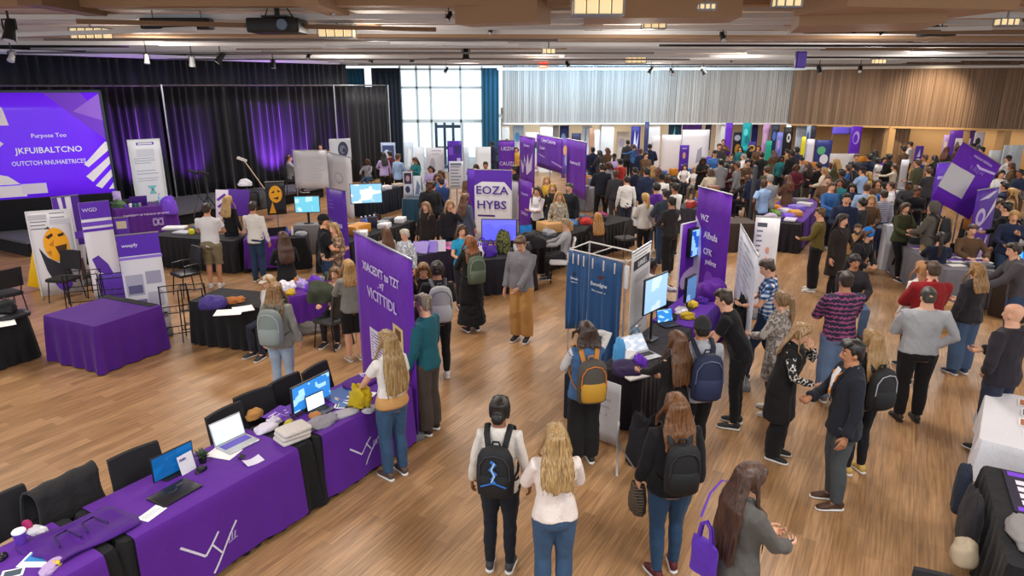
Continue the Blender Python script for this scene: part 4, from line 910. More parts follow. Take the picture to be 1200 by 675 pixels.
# ---------------------------------------------------------------- banners and boards
def banner(p0, p1, z0, z1, bg, label, els=(), texts=(), name='banner', cat='banner', th=.012, wave=.0, rail=True, foot=True, pole=True, edge=None, em=0., legs=False, group=None, sag=0., bgm=None):
    """upright panel between floor points p0 (left) and p1 (right) as seen from its printed side"""
    p0, p1 = Vector((p0[0], p0[1], 0)), Vector((p1[0], p1[1], 0)); d = p1-p0; W = d.length; a = math.atan2(d.y, d.x); H = z1-z0
    r = empty(name, (p0+p1)/2, a); tag(r, label, cat, group); ph = (p0.x*7) % 6
    wv = lambda u, v: wave*(math.sin(u*9+ph)+.5*math.sin(u*21+v*3+ph))*(1.05-v*.6)
    P = lambda u, v, o=0.: ((u-.5)*W, wv(u, v)-o-th/2, z0+H*v-sag*(1-(2*u-1)**2))
    b = MB(); n = 18 if wave else 4
    b.sheet(lambda u, v: (((u-.5)*W, wv(u, v), z0+H*v-sag*(1-(2*u-1)**2)), (0, 1, 0)), n, 6, th)
    cols = [bgm or (cloth(bg, .6, .5) if wave else plain(bg, .5))]; idx = {}
    for e in els:
        c = e[-1]
        if c not in idx: idx[c] = len(cols); cols.append(plain(c, .55))
        m = idx[c]; lay = .003+.0012*list(idx).index(c)
        if e[0] == 'r': _, u0, v0, u1, v1, _c = e; b.grid(lambda x, y: P(u0+(u1-u0)*x, v0+(v1-v0)*y, lay), 8 if wave else 2, 3, m)
        elif e[0] == 'e':
            _, u, v, ru, rv, _c = e; k = 20; V = [P(u, v, lay)]+[P(u+ru*math.cos(2*PI*i/k), v+rv*math.sin(2*PI*i/k), lay) for i in range(k)]; b.add(V, [(0, 1+i, 1+(i+1) % k) for i in range(k)], m)
        elif e[0] == 'p':
            pts = e[1]; b.add([P(u, v, lay) for u, v in pts], [tuple(range(len(pts)))], m)
        elif e[0] == 'l':   # a block of thin ruled lines standing for small print
            _, u0, v0, u1, v1, nl, _c = e; rg = random.Random(int(u0*100+v0*77))
            for i in range(nl):
                vv = v1-(v1-v0)*i/max(1, nl-1) if nl > 1 else v1; tt = (v1-v0)/max(nl, 2)*.22; uu = u1-(u1-u0)*rg.uniform(0, .35); b.grid(lambda x, y: P(u0+(uu-u0)*x, vv-tt+2*tt*y, lay), 2, 1, m)
    obj('panel', b, cols, r, auto=False)
    for t in texts:
        s, u, v, size, col = t[:5]; q = text('lettering', s, size, plain(col, .5), r, P(u, v, .012+wave*1.5), (PI/2, t[5] if len(t) > 5 else 0, 0), sx=t[6] if len(t) > 6 else 1.)
    em_ = plain(edge, .4) if edge else METAL
    if rail: b = MB(); b.tube([P(-.01, 1.0, -th/2), P(1.01, 1.0, -th/2)], .014, 8); obj('top_rail', b, em_, r)
    if edge:
        for u in (0, 1): b = MB(); b.box((((u-.5)*W), 0, (z0+z1)/2), (.025, .03, H)); obj('edge_post', b, em_, r, smooth=False)
    if pole: b = MB(); b.tube([(0, .05, .04), (0, .05, z1-.02)], .018, 6); obj('pole', b, METAL, r)
    if foot: b = MB(); b.rbox((0, 0, .04), (W*1.02, .16, .08), .03); obj('base', b, GRYP, r)
    if legs:
        for u in (.03, .97):
            b = MB(); b.tube([((u-.5)*W, .02, z1*.9), ((u-.5)*W, .02, .02)], .014, 6); b.tube([((u-.5)*W, -.25, .015), ((u-.5)*W, .25, .015)], .014, 6); obj('leg', b, METAL, r)
    return r
# ---------------------------------------------------------------- the near row of purple tables
ND = Vector((.532, .847, 0)); NN = Vector((-.847, .532, 0)); N0 = Vector((-2.96, 4.45, 0)); NA = math.atan2(.847, .532)
def nr(s, t, z=0.): q = N0+ND*s+NN*t; return Vector((q.x, q.y, z))
DEP = .72; TT = .7645
sW = [((.86, .415), (1.10, .335), .022), ((1.10, .335), (1.27, .585), .018), ((1.17, .44), (1.295, .345), .018), ((1.53, .67), (1.17, .10), .020)]
def logo_of(P, k):
    st = [(P[0], P[1], .020*k), (P[1], P[2], .018*k), (P[3], P[4], .016*k), (P[5], P[6], .019*k)]; c_ = P[7]
    tagst = [((c_[0]+(.03*i-.04)*k, c_[1]-.03*k), (c_[0]+(.03*i-.025)*k, c_[1]+.03*k), .012*k) for i in range(3)]+[((c_[0]-.05*k, c_[1]-.045*k), (c_[0]+.05*k, c_[1]-.035*k), .008*k)]
    return [('line_logo', st, plain('d9d2e4', .6)), ('logo_caption', tagst, plain('b9a9d6', .6))]
LA = [(.387, .469), (.578, .275), (.726, .428), (.647, .349), (.723, .223), (.913, .424), (.619, .084), (.853, .307)]; LB = [(2.293, .457), (2.448, .325), (2.613, .451), (2.534, .412), (2.608, .311), (2.758, .444), (2.5, .174), (2.676, .37)]
for i, (s0, s1, t0, t1, nm, lg_) in enumerate(((-1.80, -.07, -1.70, -.17, 'nearest the bottom left corner, mostly cut off', None), (-.02, 1.86, .06, 1.66, 'with the large white line logo, under the dark open laptop', logo_of(LA, 1.)), (1.90, 3.36, 1.96, 3.33, 'next to the tall purple banner, under the two bright laptops', logo_of(LB, .8)))):
    tablecloth(nr(s0, 0), nr(s1, 0), DEP, BLKC, ('black cloth under the purple throw of the table in the bottom left corner', 'black pleated cloth under the throw with the large line logo', 'black pleated cloth under the throw beside the tall purple banner')[i], amp=.018, wl=.14, seed=20+i)
    throw(None, nr(s0, 0), nr(s1, 0), DEP, t0-s0, t1-s0, PURP, 'purple table throw '+nm, seed=3+i, logo=[(a, [((u[0]-s0, u[1]), (v[0]-s0, v[1]), w) for u, v, w in st], m) for a, st, m in lg_] if lg_ else None)
HB = -122.
for i, (x, y, lb) in enumerate(((2, 585, 'black chair behind the purple table at the left edge, nearest the camera'), (155, 533, 'black chair directly behind the open dark blue laptop'), (266, 482, 'black chair behind the silver laptop with the white screen'), (294, 464, 'black chair just beyond the one behind the silver laptop'), (335, 446, 'black chair behind the desktop monitor on the far purple table'), (373, 431, 'black chair nearest the tall purple banner'))):
    q = pz(x, y, .93); fw = Vector((.847, -.532, 0)); chair((q.x+fw.x*.26, q.y+fw.y*.26, 0), HB+(8, -4, 6, -7, 3, 10)[i], lb, 'chairs behind the near purple tables', arms=i in (0, 1))
q = pz(80, 566, .93); chx = chair((q.x+fw.x*.26, q.y+fw.y*.26, 0), HB+5, 'black chair with a dark jacket hung over its back', 'chairs behind the near purple tables', arms=True)
b = MB()
def jk(u, v):
    # jacket over the backrest: front face, over the top, and down the back
    x = (u-.5)*(.54+.05*math.sin(v*6)); t = v*2-1; rip = .015*math.sin(u*17+v*5)
    if abs(t) < .16: return (x, -.30+t*.42, .985-.9*t*t+rip*.4), (0, 0, 1)
    sgn = 1 if t > 0 else -1; k = (abs(t)-.16)/.84
    return (x*(1+.1*k), -.30+sgn*(.068+.02*k)+rip, .962-k*(.34 if sgn > 0 else .5)), (0, sgn, .1)
b.sheet(jk, 18, 20, .02)
j = obj('draped_jacket', b, cloth('2b292b', .9, 1.2), auto=False); j.location = chx.location; j.rotation_euler = chx.rotation_euler; tag(j, 'dark grey jacket draped over the back of a black chair', 'jacket')
# objects on the near tables
sb = screenmat('0c4f86', '0f5a95', .9, 3); sw_ = screenmat('dfeef0', 'bfe0e6', .9, 5, 2.); sbl = screenmat('2f7fd0', '9fd0ff', .9, 4, 3.); swb = screenmat('cfe6f8', 'eef6ff', .9, 4, 5.)
lf = NA-PI/2
q3 = lambda x, y, z=TT: Vector((pz(x, y, TT).x, pz(x, y, TT).y, z))
monitor(q3(205, 556), NA+.02, 'portable dark blue screen standing on the purple table with a white card before it', sb, w=.40, hgt=.235, lift=.015, th=.012)
r = empty('closed_laptop', q3(205, 578), NA+.05); tag(r, 'flat closed black laptop lying in front of the dark blue screen', 'laptop'); b = MB(); b.rbox((0, 0, .009), (.37, .25, .018), .015); obj('laptop_body', b, plain('1d1c20', .35), r); b = MB(); b.tube([(-.05, .02, .0195), (0, .0, .0195), (.04, .03, .0195)], .004, 5); b.ell((.09, .06, .02), (.035, .02, .006), 10, 6); obj('sticker', b, plain('3b3a40', .5), r)
b = MB(); b.sheet(lambda u, v: (((u-.5)*.15, .04*v, .17*v), (0, -1, .2)), 3, 3, .003); r = empty('table_card', q3(222, 553), NA+.1); tag(r, 'white card with small purple lettering leaning on the dark blue screen', 'sign'); obj('card', b, plain('ebe8ee', .5), r); text('lettering', 'Attic', .035, plain('4a3a9a', .5), r, (-.03, .026, .135), (PI/2-.2, 0, 0))
r = empty('potted_plant', q3(238, 542), 0); tag(r, 'small dark potted plant on the purple table right of the white card', 'plant'); b = MB(); b.lathe([(.03, 0), (.042, .06), (.038, .062)], 12); obj('pot', b, plain('1b1b1e', .5), r); b = MB()
for i in range(26):
    a = rnd.uniform(0, 6.3); e = rnd.uniform(.2, 1.2); v = Vector((math.cos(a)*math.cos(e), math.sin(a)*math.cos(e), math.sin(e))); l = rnd.uniform(.06, .1); b.tube([(0, 0, .06), v*l*.6+Vector((0, 0, .06)), v*l+Vector((0, 0, .055))], [(.003, .003), (.012, .004), (.002, .002)], 5)
obj('leaves', b, plain('3a4a34', .6), r)
lump(q3(236, 552), (.11, .06, .05), plain('1c1a20', .4), 'small black object with a red tip beside the potted plant', 'gadget', 'desk_gadget', 5, NA)
paper(q3(178, 602), NA+.25, 'small white printed card lying in front of the closed black laptop', (.20, .12), printc=(['a7a3b5'], [(.1, .6, .8, .66, 0), (.1, .4, .9, .46, 0)]), name='white_card')
laptop(q3(279, 521), NA-.02, 'silver laptop with a white screen and purple keyboard on the near purple table', sw_, body='b9bac0', kb='5a4bb0', w=.34, dp=.23)
paper(q3(262, 531), NA+.3, 'white papers under the corner of the silver laptop', (.2, .28), name='paper_sheet')
paper(q3(297, 541), NA-.2, 'crumpled pale handout in front of the silver laptop', (.16, .12), col='d6cfe2', curl=.02)
paper(q3(283, 537), NA+.5, 'dark bundle of cable beside the silver laptop', (.07, .05), col='26232b', curl=.03, cat='cable', name='cable_bundle')
fold_stack(q3(344, 514), NA-.2, (.30, .24, .13), 3, cloth('cbc3bd', .9), 'stack of folded pale grey shirts at the end of the purple table', name='folded_shirts')
# heaps at the near corner
b = MB(); b.sheet(lambda u, v: (((u-.5)*.66+.03*math.sin(v*5), (v-.5)*.48+.02*math.sin(u*6), .012+.008*math.sin(u*9+v*7)+.010*math.sin(u*4-v*11)+.012*(u*(1-u))*2), (0, 0, 1)), 18, 14, .012); o = obj('folded_bag', b, cloth('48177a', .6, .8), auto=False); o.location = q3(96, 628); o.rotation_euler = (0, 0, NA); tag(o, 'flat purple folded garment with handles at the end of the large logo table', 'bag')
b = MB()
for cx in (-.12, .08): b.tube([(cx-.07, -.05, .045), (cx-.04, .08, .06), (cx+.05, .09, .06), (cx+.08, -.06, .045)], .008, 6)
o = obj('bag_strap', b, plain('2b1550', .6)); o.location = q3(98, 628); o.rotation_euler = (0, 0, NA); tag(o, 'dark looped strap lying on the flat purple garment', 'strap')
cup(q3(26, 640), plain('6a3fb0', .4), plain('e8e4f0', .4), 'purple paper cup with a white lid at the left edge', .046, .125)
paper(q3(52, 649), NA-1.0, 'printed magazine with a blue photo on the corner table', (.22, .30), printc=(['3f86c8', 'bfe0f2', '2b3346'], [(.08, .2, .92, .8, 0), (.2, .45, .7, .6, 1), (.08, .85, .7, .92, 2)]), name='magazine')
paper(q3(15, 672), NA-.6, 'white framed card with a dark picture at the bottom left corner', (.14, .10), printc=(['3a4a5c'], [(.12, .15, .88, .85, 0)]), name='photo_card')
lump(q3(60, 666), (.20, .10, .04), cloth('b79ac8', .6), 'lilac wrapped packet near the magazine', 'packet', 'sweet_packet', 8, NA+.6); lump(q3(66, 663), (.07, .05, .04), plain('d8b81e', .4), 'small yellow wrapped sweet lying on the lilac packet', 'sweet', 'wrapped_sweet', 9)
lump(q3(34, 622), (.08, .05, .09), plain('a01a58', .5), 'small crimson flower bow behind the purple cup', 'bow', 'ribbon_bow', 4); lump(q3(44, 624), (.16, .10, .05), plain('c8c4cc', .3), 'clear plastic sleeve beside the purple cup', 'packet', 'plastic_sleeve', 6)
lump(q3(2, 655), (.07, .09, .04), plain('1b1a20', .3), 'black mouse at the left edge of the corner table', 'mouse', 'computer_mouse', 2)
# far purple table of the row
monitor(q3(366, 477), NA+.05, 'desktop monitor with a blue screen on the far purple table', sbl, w=.56, hgt=.30, lift=.03, th=.03)
laptop(q3(377, 482), NA-.05, 'small dark laptop with a white screen in front of the desktop monitor', swb, w=.24, dp=.17, ang=98)
b = MB()
for k in range(5): b.tube([(-.12+.05*k, .0, .0), (-.13+.05*k, .05, .045), (-.10+.05*k, .07, .01)], .011, 6)
o = obj('cable_bundle', b, plain('17171a', .5)); o.location = q3(356, 486); o.rotation_euler = (0, 0, NA); tag(o, 'bundle of black cables at the foot of the desktop monitor', 'cable')
paper(q3(402, 462), NA-.15, 'large open blue brochure beside the desktop monitor', (.42, .34), printc=(['25569e', 'c9a68a', '9cc4e6', 'd9e6f0'], [(.0, .0, 1, 1, 0), (.15, .15, .5, .5, 1), (.5, .5, .95, .62, 2), (.1, .72, .5, .8, 3), (.55, .2, .9, .3, 3)]), name='brochure', curl=.02)
for i, (x, y, lb) in enumerate(((416, 470, 'tan and blue leaflet fanned next to the large blue brochure'), (424, 463, 'grey leaflet behind the keyboard'), (408, 474, 'pale leaflet under the edge of the blue brochure'))): paper(q3(x, y), NA+.3*i, lb, (.2, .28), printc=LAYOUT, name='leaflet')
r = empty('keyboard', q3(421, 473), NA+.1); tag(r, 'black keyboard near the front edge of the far purple table', 'keyboard'); b = MB(); b.rbox((0, 0, .012), (.34, .13, .022), .012); obj('keyboard_body', b, plain('1b1b1e', .5), r); b = MB()
for i in range(11):
    for j_ in range(4): b.rbox((-.15+.03*i, -.045+.03*j_, .026), (.025, .025, .006), .004)
o = obj('keys', b, plain('3a3a40', .5), r); o['kind'] = 'stuff'
lump(q3(378, 496), (.42, .22, .07), cloth('8f8a92', .9), 'grey knitted garment lying across the purple table', 'garment', 'grey_garment', 12, NA, .6); lump(q3(399, 487), (.40, .16, .04), cloth('a7a3ab', .9), 'lighter grey cloth strip right of the grey garment', 'garment', 'grey_cloth', 13, NA-.4, .4)
lump(q3(369, 489), (.13, .11, .06), plain('b5763c', .6), 'small orange brown pouch in front of the small laptop', 'pouch', 'orange_pouch', 14); lump(q3(298, 489), (.20, .12, .09), cloth('b88348', .7), 'tan leather bag behind the folded shirts', 'bag', 'tan_bag', 15, NA)
lump(q3(312, 503), (.25, .18, .06), cloth('d6cedd', .8), 'white cloth bundle beside the tan bag', 'cloth', 'white_bundle', 16, NA); lump(q3(322, 497), (.16, .12, .09), plain('cfc8d8', .5), 'white and purple ribbon heap behind the folded shirts', 'ribbon', 'ribbon_heap', 17, NA, 1.)
lump(q3(338, 500), (.20, .07, .06), plain('c2b52a', .5), 'yellow green packet in the middle of the purple table', 'packet', 'yellow_packet', 18, NA+.4); lump(q3(351, 505), (.22, .12, .05), cloth('b8b0c4', .8), 'pale lilac cloth in front of the yellow green packet', 'cloth', 'lilac_cloth', 19, NA)
paper(q3(326, 484), NA+.2, 'purple leaflet with white print lying behind the white bundle', (.3, .2), col='6b36b4', printc=(['d8c8f0'], [(.1, .6, .7, .7, 0), (.1, .3, .8, .38, 0)]), name='leaflet'); paper(q3(342, 479), NA, 'purple leaflet near the left end of the desktop monitor', (.3, .2), printc=(['d8c8f0', '5d2ca6'], [(0, 0, 1, 1, 1), (.2, .6, .8, .7, 0), (.1, .3, .5, .38, 0)]), name='leaflet')
lump(q3(433, 481), (.18, .13, .05), cloth('a9a6ae', .8), 'grey folded cap by the front edge under the yellow jacket', 'cap', 'folded_hat', 20, NA)
lump(q3(424, 448), (.50, .34, .05), PURPD, 'flat purple shirt at the foot of the tall purple banner', 'shirt', 'folded_shirt', 21, NA, .25); lump(q3(427, 443), (.16, .14, .05), plain('b9a9cc', .4), 'grey white bow lying on the flat purple shirt', 'bow', 'ribbon_bow', 22, 0, 1.)
# tall purple banner at the end of the row
p0, p1 = pz(415, 271, 2.25), pz(482, 304, 2.25)
bn = banner(p0, p1, .05, 2.25, '6424a6', 'tall purple cloth banner with white lettering at the end of the near purple tables', wave=.010,
    els=[('r', .22, .24, .46, .45, 'dcd6ea'), ('l', .25, .27, .43, .42, 9, '6b5a9a'), ('r', .66, .33, .84, .58, 'd9c08a'), ('r', .69, .36, .81, .46, 'b34a8a'), ('r', .70, .50, .80, .56, '6b4a2a'), ('e', .90, .255, .045, .030, '3fae3a')],
    texts=[("XIACEDI'T to TZT", .50, .825, .155, 'd9c9f0', -.0, .95), ('. =7', .50, .755, .13, 'd9c9f0'), ('VICITTIDL', .50, .675, .20, 'cdb9ec', 0, 1.05)], pole=False)
b = MB(); b.tube([(-.70, .0, 2.26), (-.74, -.02, 2.34)], .008, 5); obj('clip', b, METAL, bn)
# ---------------------------------------------------------------- stage side
def v3(p, z): return Vector((p[0], p[1], z))
tr = Vector((-11.2, 19.3)); td = Vector((2.3, 1.4)).normalized(); tl = tr-td*4.7
tv = banner(tl, tr, 1.22, 3.93, '5c1fd0', 'giant purple presentation screen on the stage at the left edge', name='presentation_screen', cat='screen', rail=False, pole=False, foot=False, th=.10,
    bgm=plain('5a1fd2', .25, emit=.75), els=[('p', [(.72, 1.), (.90, 1.), (1., .72), (1., .52)], '7a3ee8'), ('p', [(.85, .82), (1., 1.), (1., .72)], '9a6cf0'),
    ('p', [(.40, 1.), (.43, 1.), (.475, .88), (.46, .86), (.40, .9)], 'e9e4fa'), ('p', [(.455, .70), (.475, .82), (.445, .86), (.45, .92), (.475, .96), (.50, .90), (.525, .86), (.54, .70)], 'f2effc'), ('e', .498, .79, .012, .03, '5a1fd2'),
    ('p', [(.34, .72), (.36, .76), (.50, .53), (.48, .50)], 'ece7fa'), ('p', [(.86, .30), (.985, .52), (1., .50), (1., .44), (.88, .27)], 'f4f2fc'), ('p', [(.86, .18), (1., .38), (1., .31), (.89, .12)], 'f4f2fc'), ('p', [(.90, .08), (1., .25), (1., .18), (.93, .05)], 'f4f2fc'), ('p', [(.965, .04), (1., .12), (1., .04)], 'f4f2fc'),
    ('r', .38, .02, .56, .13, 'efeafa'), ('r', .54, .04, .66, .14, 'e4dcf8'), ('p', [(.40, .14), (.45, .24), (.49, .22), (.54, .14)], 'f2effc')],
    texts=[('Purpose Too', .715, .595, .15, 'f4f0ff', 0, 1.0), ('JKFUIBALTCNO', .705, .455, .215, 'ffffff', 0, 1.0), ('OUTCTOH RNUHAETRICES', .695, .335, .165, 'f4f0ff', 0, .82)])
b = MB()
for u in (0, 1): b.box(((u-.5)*4.7, 0, 2.575), (.06, .16, 2.82))
for z in (1.19, 3.96): b.box((0, 0, z), (4.76, .16, .06))
obj('bezel', b, plain('2d3b46', .4), tv, smooth=False)
b = MB(); b.rbox((0, .1, .82), (4.6, .5, .80), .04); obj('skirt', b, cloth('15151a'), tv)
# tall clipboard sign
cs = banner(py(161, 242, 19.7), py(197, 236, 20.3), .42, 2.62, 'd6dbe6', 'tall white clipboard style sign with a purple clip standing before the drape', name='sign_board', cat='sign', pole=False, edge='c3cfcf', rail=True,
    els=[('r', .25, .93, .80, .965, '5a2db0'), ('r', .30, .938, .75, .957, 'd6dbe6'), ('r', .22, .78, .78, .88, 'c3cad8'), ('l', .12, .70, .85, .76, 3, '8f9bb5'), ('l', .15, .56, .88, .60, 2, '8f9bb5'), ('l', .15, .47, .88, .50, 2, '8f9bb5'), ('p', [(.40, .40), (.70, .40), (.60, .35), (.68, .29), (.44, .29), (.52, .35)], '6fb8c8'), ('e', .56, .345, .04, .02, '4a8a9c')],
    texts=[('Reycub', .56, .175, .24, '20242e')])
b = MB(); b.rbox((0, .12, .41), (.8, .5, .03), .02); obj('plinth', b, GRYP, cs)
# purple table in front of the stage
a, c_ = Vector((-10.45, 17.75)), Vector((-9.2, 18.55))
tablecloth(a, c_, .75, cloth('50207e', .7), 'purple tablecloth on the high table in front of the stage', H=.98, amp=.02, seed=31)
hb = math.atan2(.8, 1.25); mid = (a+c_)/2
h0 = empty('table_lettering', (mid.x+.025, mid.y-.04, .8), hb); tag(h0, 'white slogan and looped bow printed across the front of the stage purple table', 'lettering')
text('lettering', 'IUNIVERSITY OF THE BOW OF WORK', .065, plain('cfc2e6', .6), h0, (0, -.055, 0), (PI/2, 0, 0))
b = MB(); b.tube([(.25+.16*math.sin(t)*math.cos(t*.5), -.06, -.22+.10*math.sin(2*t)) for t in np.linspace(0, 4*PI, 40)], .006, 5); obj('bow_drawing', b, plain('c9bbe4', .6), h0)
m3 = lambda s, t, z=.98: Vector((a.x+(c_-a).normalized().x*s-(c_-a).normalized().y*t, a.y+(c_-a).normalized().y*s+(c_-a).normalized().x*t, z))
laptop(m3(.62, .42), hb+PI, 'purple laptop seen from behind on the stage purple table', sb, body='4c2a8c', w=.42, dp=.28)
lump(m3(.15, .4), (.4, .3, .22), plain('4f6a48', .7), 'green leafy centrepiece at the left end of the stage purple table', 'plant', 'table_centrepiece', 41, 0, 1.); tote(m3(.14, .38, 1.17), 0, (.22, .14, .24), cloth('b7a2dd', .6), 'lilac gift bag on top of the green centrepiece', name='gift_bag', strap=False)
bottle(m3(1.15, .3), '9fc4e6', 'clear bottle with an orange red cap at the right end of the stage purple table', .30, 'd8452a'); boxthing(m3(.38, .5), hb, (.22, .16, .18), plain('1f1f26', .5), 'black box beside the green centrepiece')
for i in range(4): boxthing(m3(.30+.11*i, .15+.05*(i % 2)), hb+.3*i, (.08, .06, .10), plain(('5d3aa8', 'd9d2e8', '2f6a6a', '86868e')[i], .5), ('purple', 'white', 'teal', 'grey')[i]+' small giveaway box at the left of the stage purple table')
lump(m3(1.32, .1, .72), (.42, .35, .5), cloth('6a3fc0', .6), 'purple and white balloon shape hanging at the end of the stage purple table', 'balloon', 'foil_balloon', 43, .4, .5)
# standing posters in the left cluster
banner(pz(50, 349), pz(99, 343), .03, 1.74, 'd9d6dc', 'white poster with a big yellow blob figure in the left cluster', name='poster_board', cat='poster', pole=False, edge='d0d0d4', rail=True, foot=False, legs=True,
    els=[('r', .03, .90, .45, .96, 'b9b6c0'), ('l', .05, .80, .45, .88, 3, '7a7686'), ('r', .50, .84, .97, .90, 'c5c2cc'), ('l', .52, .92, .95, .97, 2, '8a8694'), ('p', [(.14, .58), (.30, .46), (.78, .30), (.86, .12), (.62, .18), (.40, .10), (.24, .30)], '2d2a33'), ('e', .56, .60, .30, .20, 'f0a41c'), ('p', [(.34, .70), (.50, .74), (.52, .71), (.40, .67)], '3a2410'), ('p', [(.62, .72), (.78, .74), (.76, .70), (.64, .69)], '3a2410'), ('p', [(.38, .60), (.52, .66), (.48, .58)], 'c07a14'), ('p', [(.52, .58), (.80, .60), (.74, .46), (.62, .43)], '4a2a10'), ('p', [(.30, .52), (.42, .54), (.40, .47)], 'c07a14'), ('p', [(.34, .79), (.44, .82), (.48, .79)], '3a2410'), ('e', .58, .14, .19, .10, '6a34c0')])
banner(pz(80, 338), pz(110, 332), .03, 1.92, 'd4cfdc', 'purple and white striped banner behind the yellow blob poster', rail=True, pole=False,
    els=[('p', [(0, 1), (0, .55), (.25, .1), (.32, .55), (.2, 1)], '5b2ba8'), ('p', [(.35, 1), (.42, .5), (.5, .5), (.48, 1)], '5b2ba8'), ('r', .70, .45, 1., 1., '4f2496'), ('r', .62, .52, .98, .60, '6d3fc8'), ('p', [(.45, .05), (.6, .3), (.75, .3), (.8, .05)], '6a5048')])
banner(pz(112, 352), pz(146, 346), .03, 1.95, 'dcd8e2', 'tall banner with a purple cap and a purple leaf drawing', rail=False, pole=False,
    els=[('r', 0, .83, 1, 1, '5a27b0'), ('r', 0, .755, 1, .80, '6b42c0'), ('r', 0, .70, 1, .73, '5a27b0'), ('p', [(.12, .42), (.35, .45), (.62, .35), (.85, .16), (.55, .24), (.25, .28)], '5c34a8')], texts=[('WGD', .32, .92, .10, 'cdbcf0')])
banner(pz(156, 400), pz(203, 392), .03, 1.80, 'd9d7de', 'short banner with a purple header and grey pictures beside the purple cube table', rail=True, pole=False,
    els=[('r', 0, .80, 1, 1, '5525ac'), ('r', -.02, .765, 1.02, .79, '8d6ad0'), ('r', .06, .42, .48, .62, 'a9a6ba'), ('r', .55, .52, .92, .64, '9c99ae'), ('r', .10, .44, .44, .52, '5d5a80'), ('r', .06, .30, .50, .38, '7c72a8'), ('r', .55, .30, .92, .44, 'b5b2c4'), ('r', .06, .21, .94, .225, '1d1d20'), ('r', .06, .18, .94, .19, '1d1d20'), ('l', .1, .09, .5, .15, 3, 'a5a2b0')], texts=[('weepfy', .28, .90, .08, 'dccff4'), ('LEADERSHIP', .55, .05, .085, '2a2a30')])
banner(pz(147, 342), pz(163, 340), .03, 1.55, '5f31b0', 'narrow violet panel with a yellow knob between two banners', rail=True, pole=False, els=[('r', 0, 0, 1, .38, '1c1a22'), ('r', .15, .85, .85, .95, 'd9cdb0'), ('e', .35, .66, .22, .06, 'd8d22a')])
# yellow chair, dark chairs and wire racks in that cluster
r = empty('folding_screen', pz(52, 338), .4); tag(r, 'bright yellow folding panel leaning at the left of the cluster', 'panel'); b = MB(); b.rbox((0, 0, .48), (.34, .04, .92), .02, M=Matrix.Rotation(.28, 3, 'Y')); obj('panel_face', b, plain('e8b60c', .5), r); b = MB(); b.rbox((.16, .0, .05), (.5, .22, .06), .03); obj('panel_foot', b, plain('d8aa10', .5), r); b = MB(); b.rbox((.2, .02, .45), (.26, .03, .6), .02, M=Matrix.Rotation(.2, 3, 'Y')); obj('inner_panel', b, plain('3a3a66', .5), r)
for i, (x, y, h, lb) in enumerate(((62, 322, 160, 'black chair tucked behind the yellow folding panel'), (80, 352, 170, 'black chair in front of the yellow blob poster'), (121, 345, 200, 'black chair in front of the purple capped banner'), (12, 372, 60, 'black chair at the left edge behind the black table'), (222, 345, 140, 'black leather chair turned away beside the black table'), (160, 335, 10, 'black chair beside the narrow violet panel'))):
    chair(pz(x, y), h, lb, None, col=plain('1c1b1f', .4) if i == 4 else None, arms=i == 4)
def wire_rack(p, rz, label, w=.45, d=.4, h=.95, n=5):
    r = empty('wire_stand', p, rz); tag(r, label, 'stand'); m = plain('232225', .4, .7)
    for s in (-1, 1):
        for t in (-1, 1): b = MB(); b.tube([(s*w/2, t*d/2, 0), (s*w/2*.9, t*d/2*.9, h)], .010, 6); obj('leg', b, m, r)
    for k, z in enumerate((h*.25, h*.62, h)):
        b = MB(); b.tube([(-w/2*.95, -d/2*.95, z), (w/2*.95, -d/2*.95, z), (w/2*.95, d/2*.95, z), (-w/2*.95, d/2*.95, z)], .009, 6, closed=True)
        for q in range(n): b.tube([(-w/2+w*(q+.5)/n, -d/2*.95, z), (-w/2+w*(q+.5)/n, d/2*.95, z)], .005, 4)
        obj('wire_shelf', b, m, r)
wire_rack(pz(212, 402), .5, 'black wire stand on the floor left of the black table with the backpack'); wire_rack(pz(232, 396), .3, 'second black wire stand touching the black table with the backpack', .4, .35, .9); wire_rack(pz(104, 368), .4, 'thin black wire stand behind the purple cube table', .6, .4, .8); wire_rack(pz(140, 372), .4, 'thin black wire stand left of the purple header banner', .5, .4, .8)
boxthing(pz(138, 347), .3, (.5, .4, .5), plain('5630a8', .4), 'purple shiny tub in front of the purple capped banner', 'tub', 'storage_tub', .05)
# purple cube table and the black table next to it
tablecloth((-7.15, 9.85), (-6.05, 9.33), 1.12, PURPD, 'plain purple tablecloth over the square table in the left foreground', amp=.022, wl=.30, seed=44)
b = MB(); 
def stripf(u, v): s = u*1.2-.06; return (-7.15+.9*.0+ (s)*(.904)+ (1.0+v*.14)*.427-.02, 9.85-s*.427+(1.0+v*.14)*.904-.02, .757), (0, 0, 1)
b.sheet(stripf, 6, 2, .004); o = obj('table_runner', b, BLKC); tag(o, 'black runner along the back edge of the plain purple square table', 'runner')
tablecloth((-8.35, 8.15), (-7.45, 9.95), .8, BLKC, 'black tablecloth over the table at the left edge, beside the plain purple one', amp=.02, seed=45)
lump(pz(12, 372, .76), (.5, .32, .1), plain('1e1d22', .4), 'black laptop bag on the left edge black table', 'bag', 'laptop_bag', 46, .8, .3); paper(pz(8, 379, .757), .7, 'white sheet under the black laptop bag', name='paper_sheet'); lump(pz(10, 365, .86), (.22, .2, .22), plain('1a1a1e', .4), 'dark rounded bag standing on the left edge black table', 'bag', 'shoulder_bag', 47)
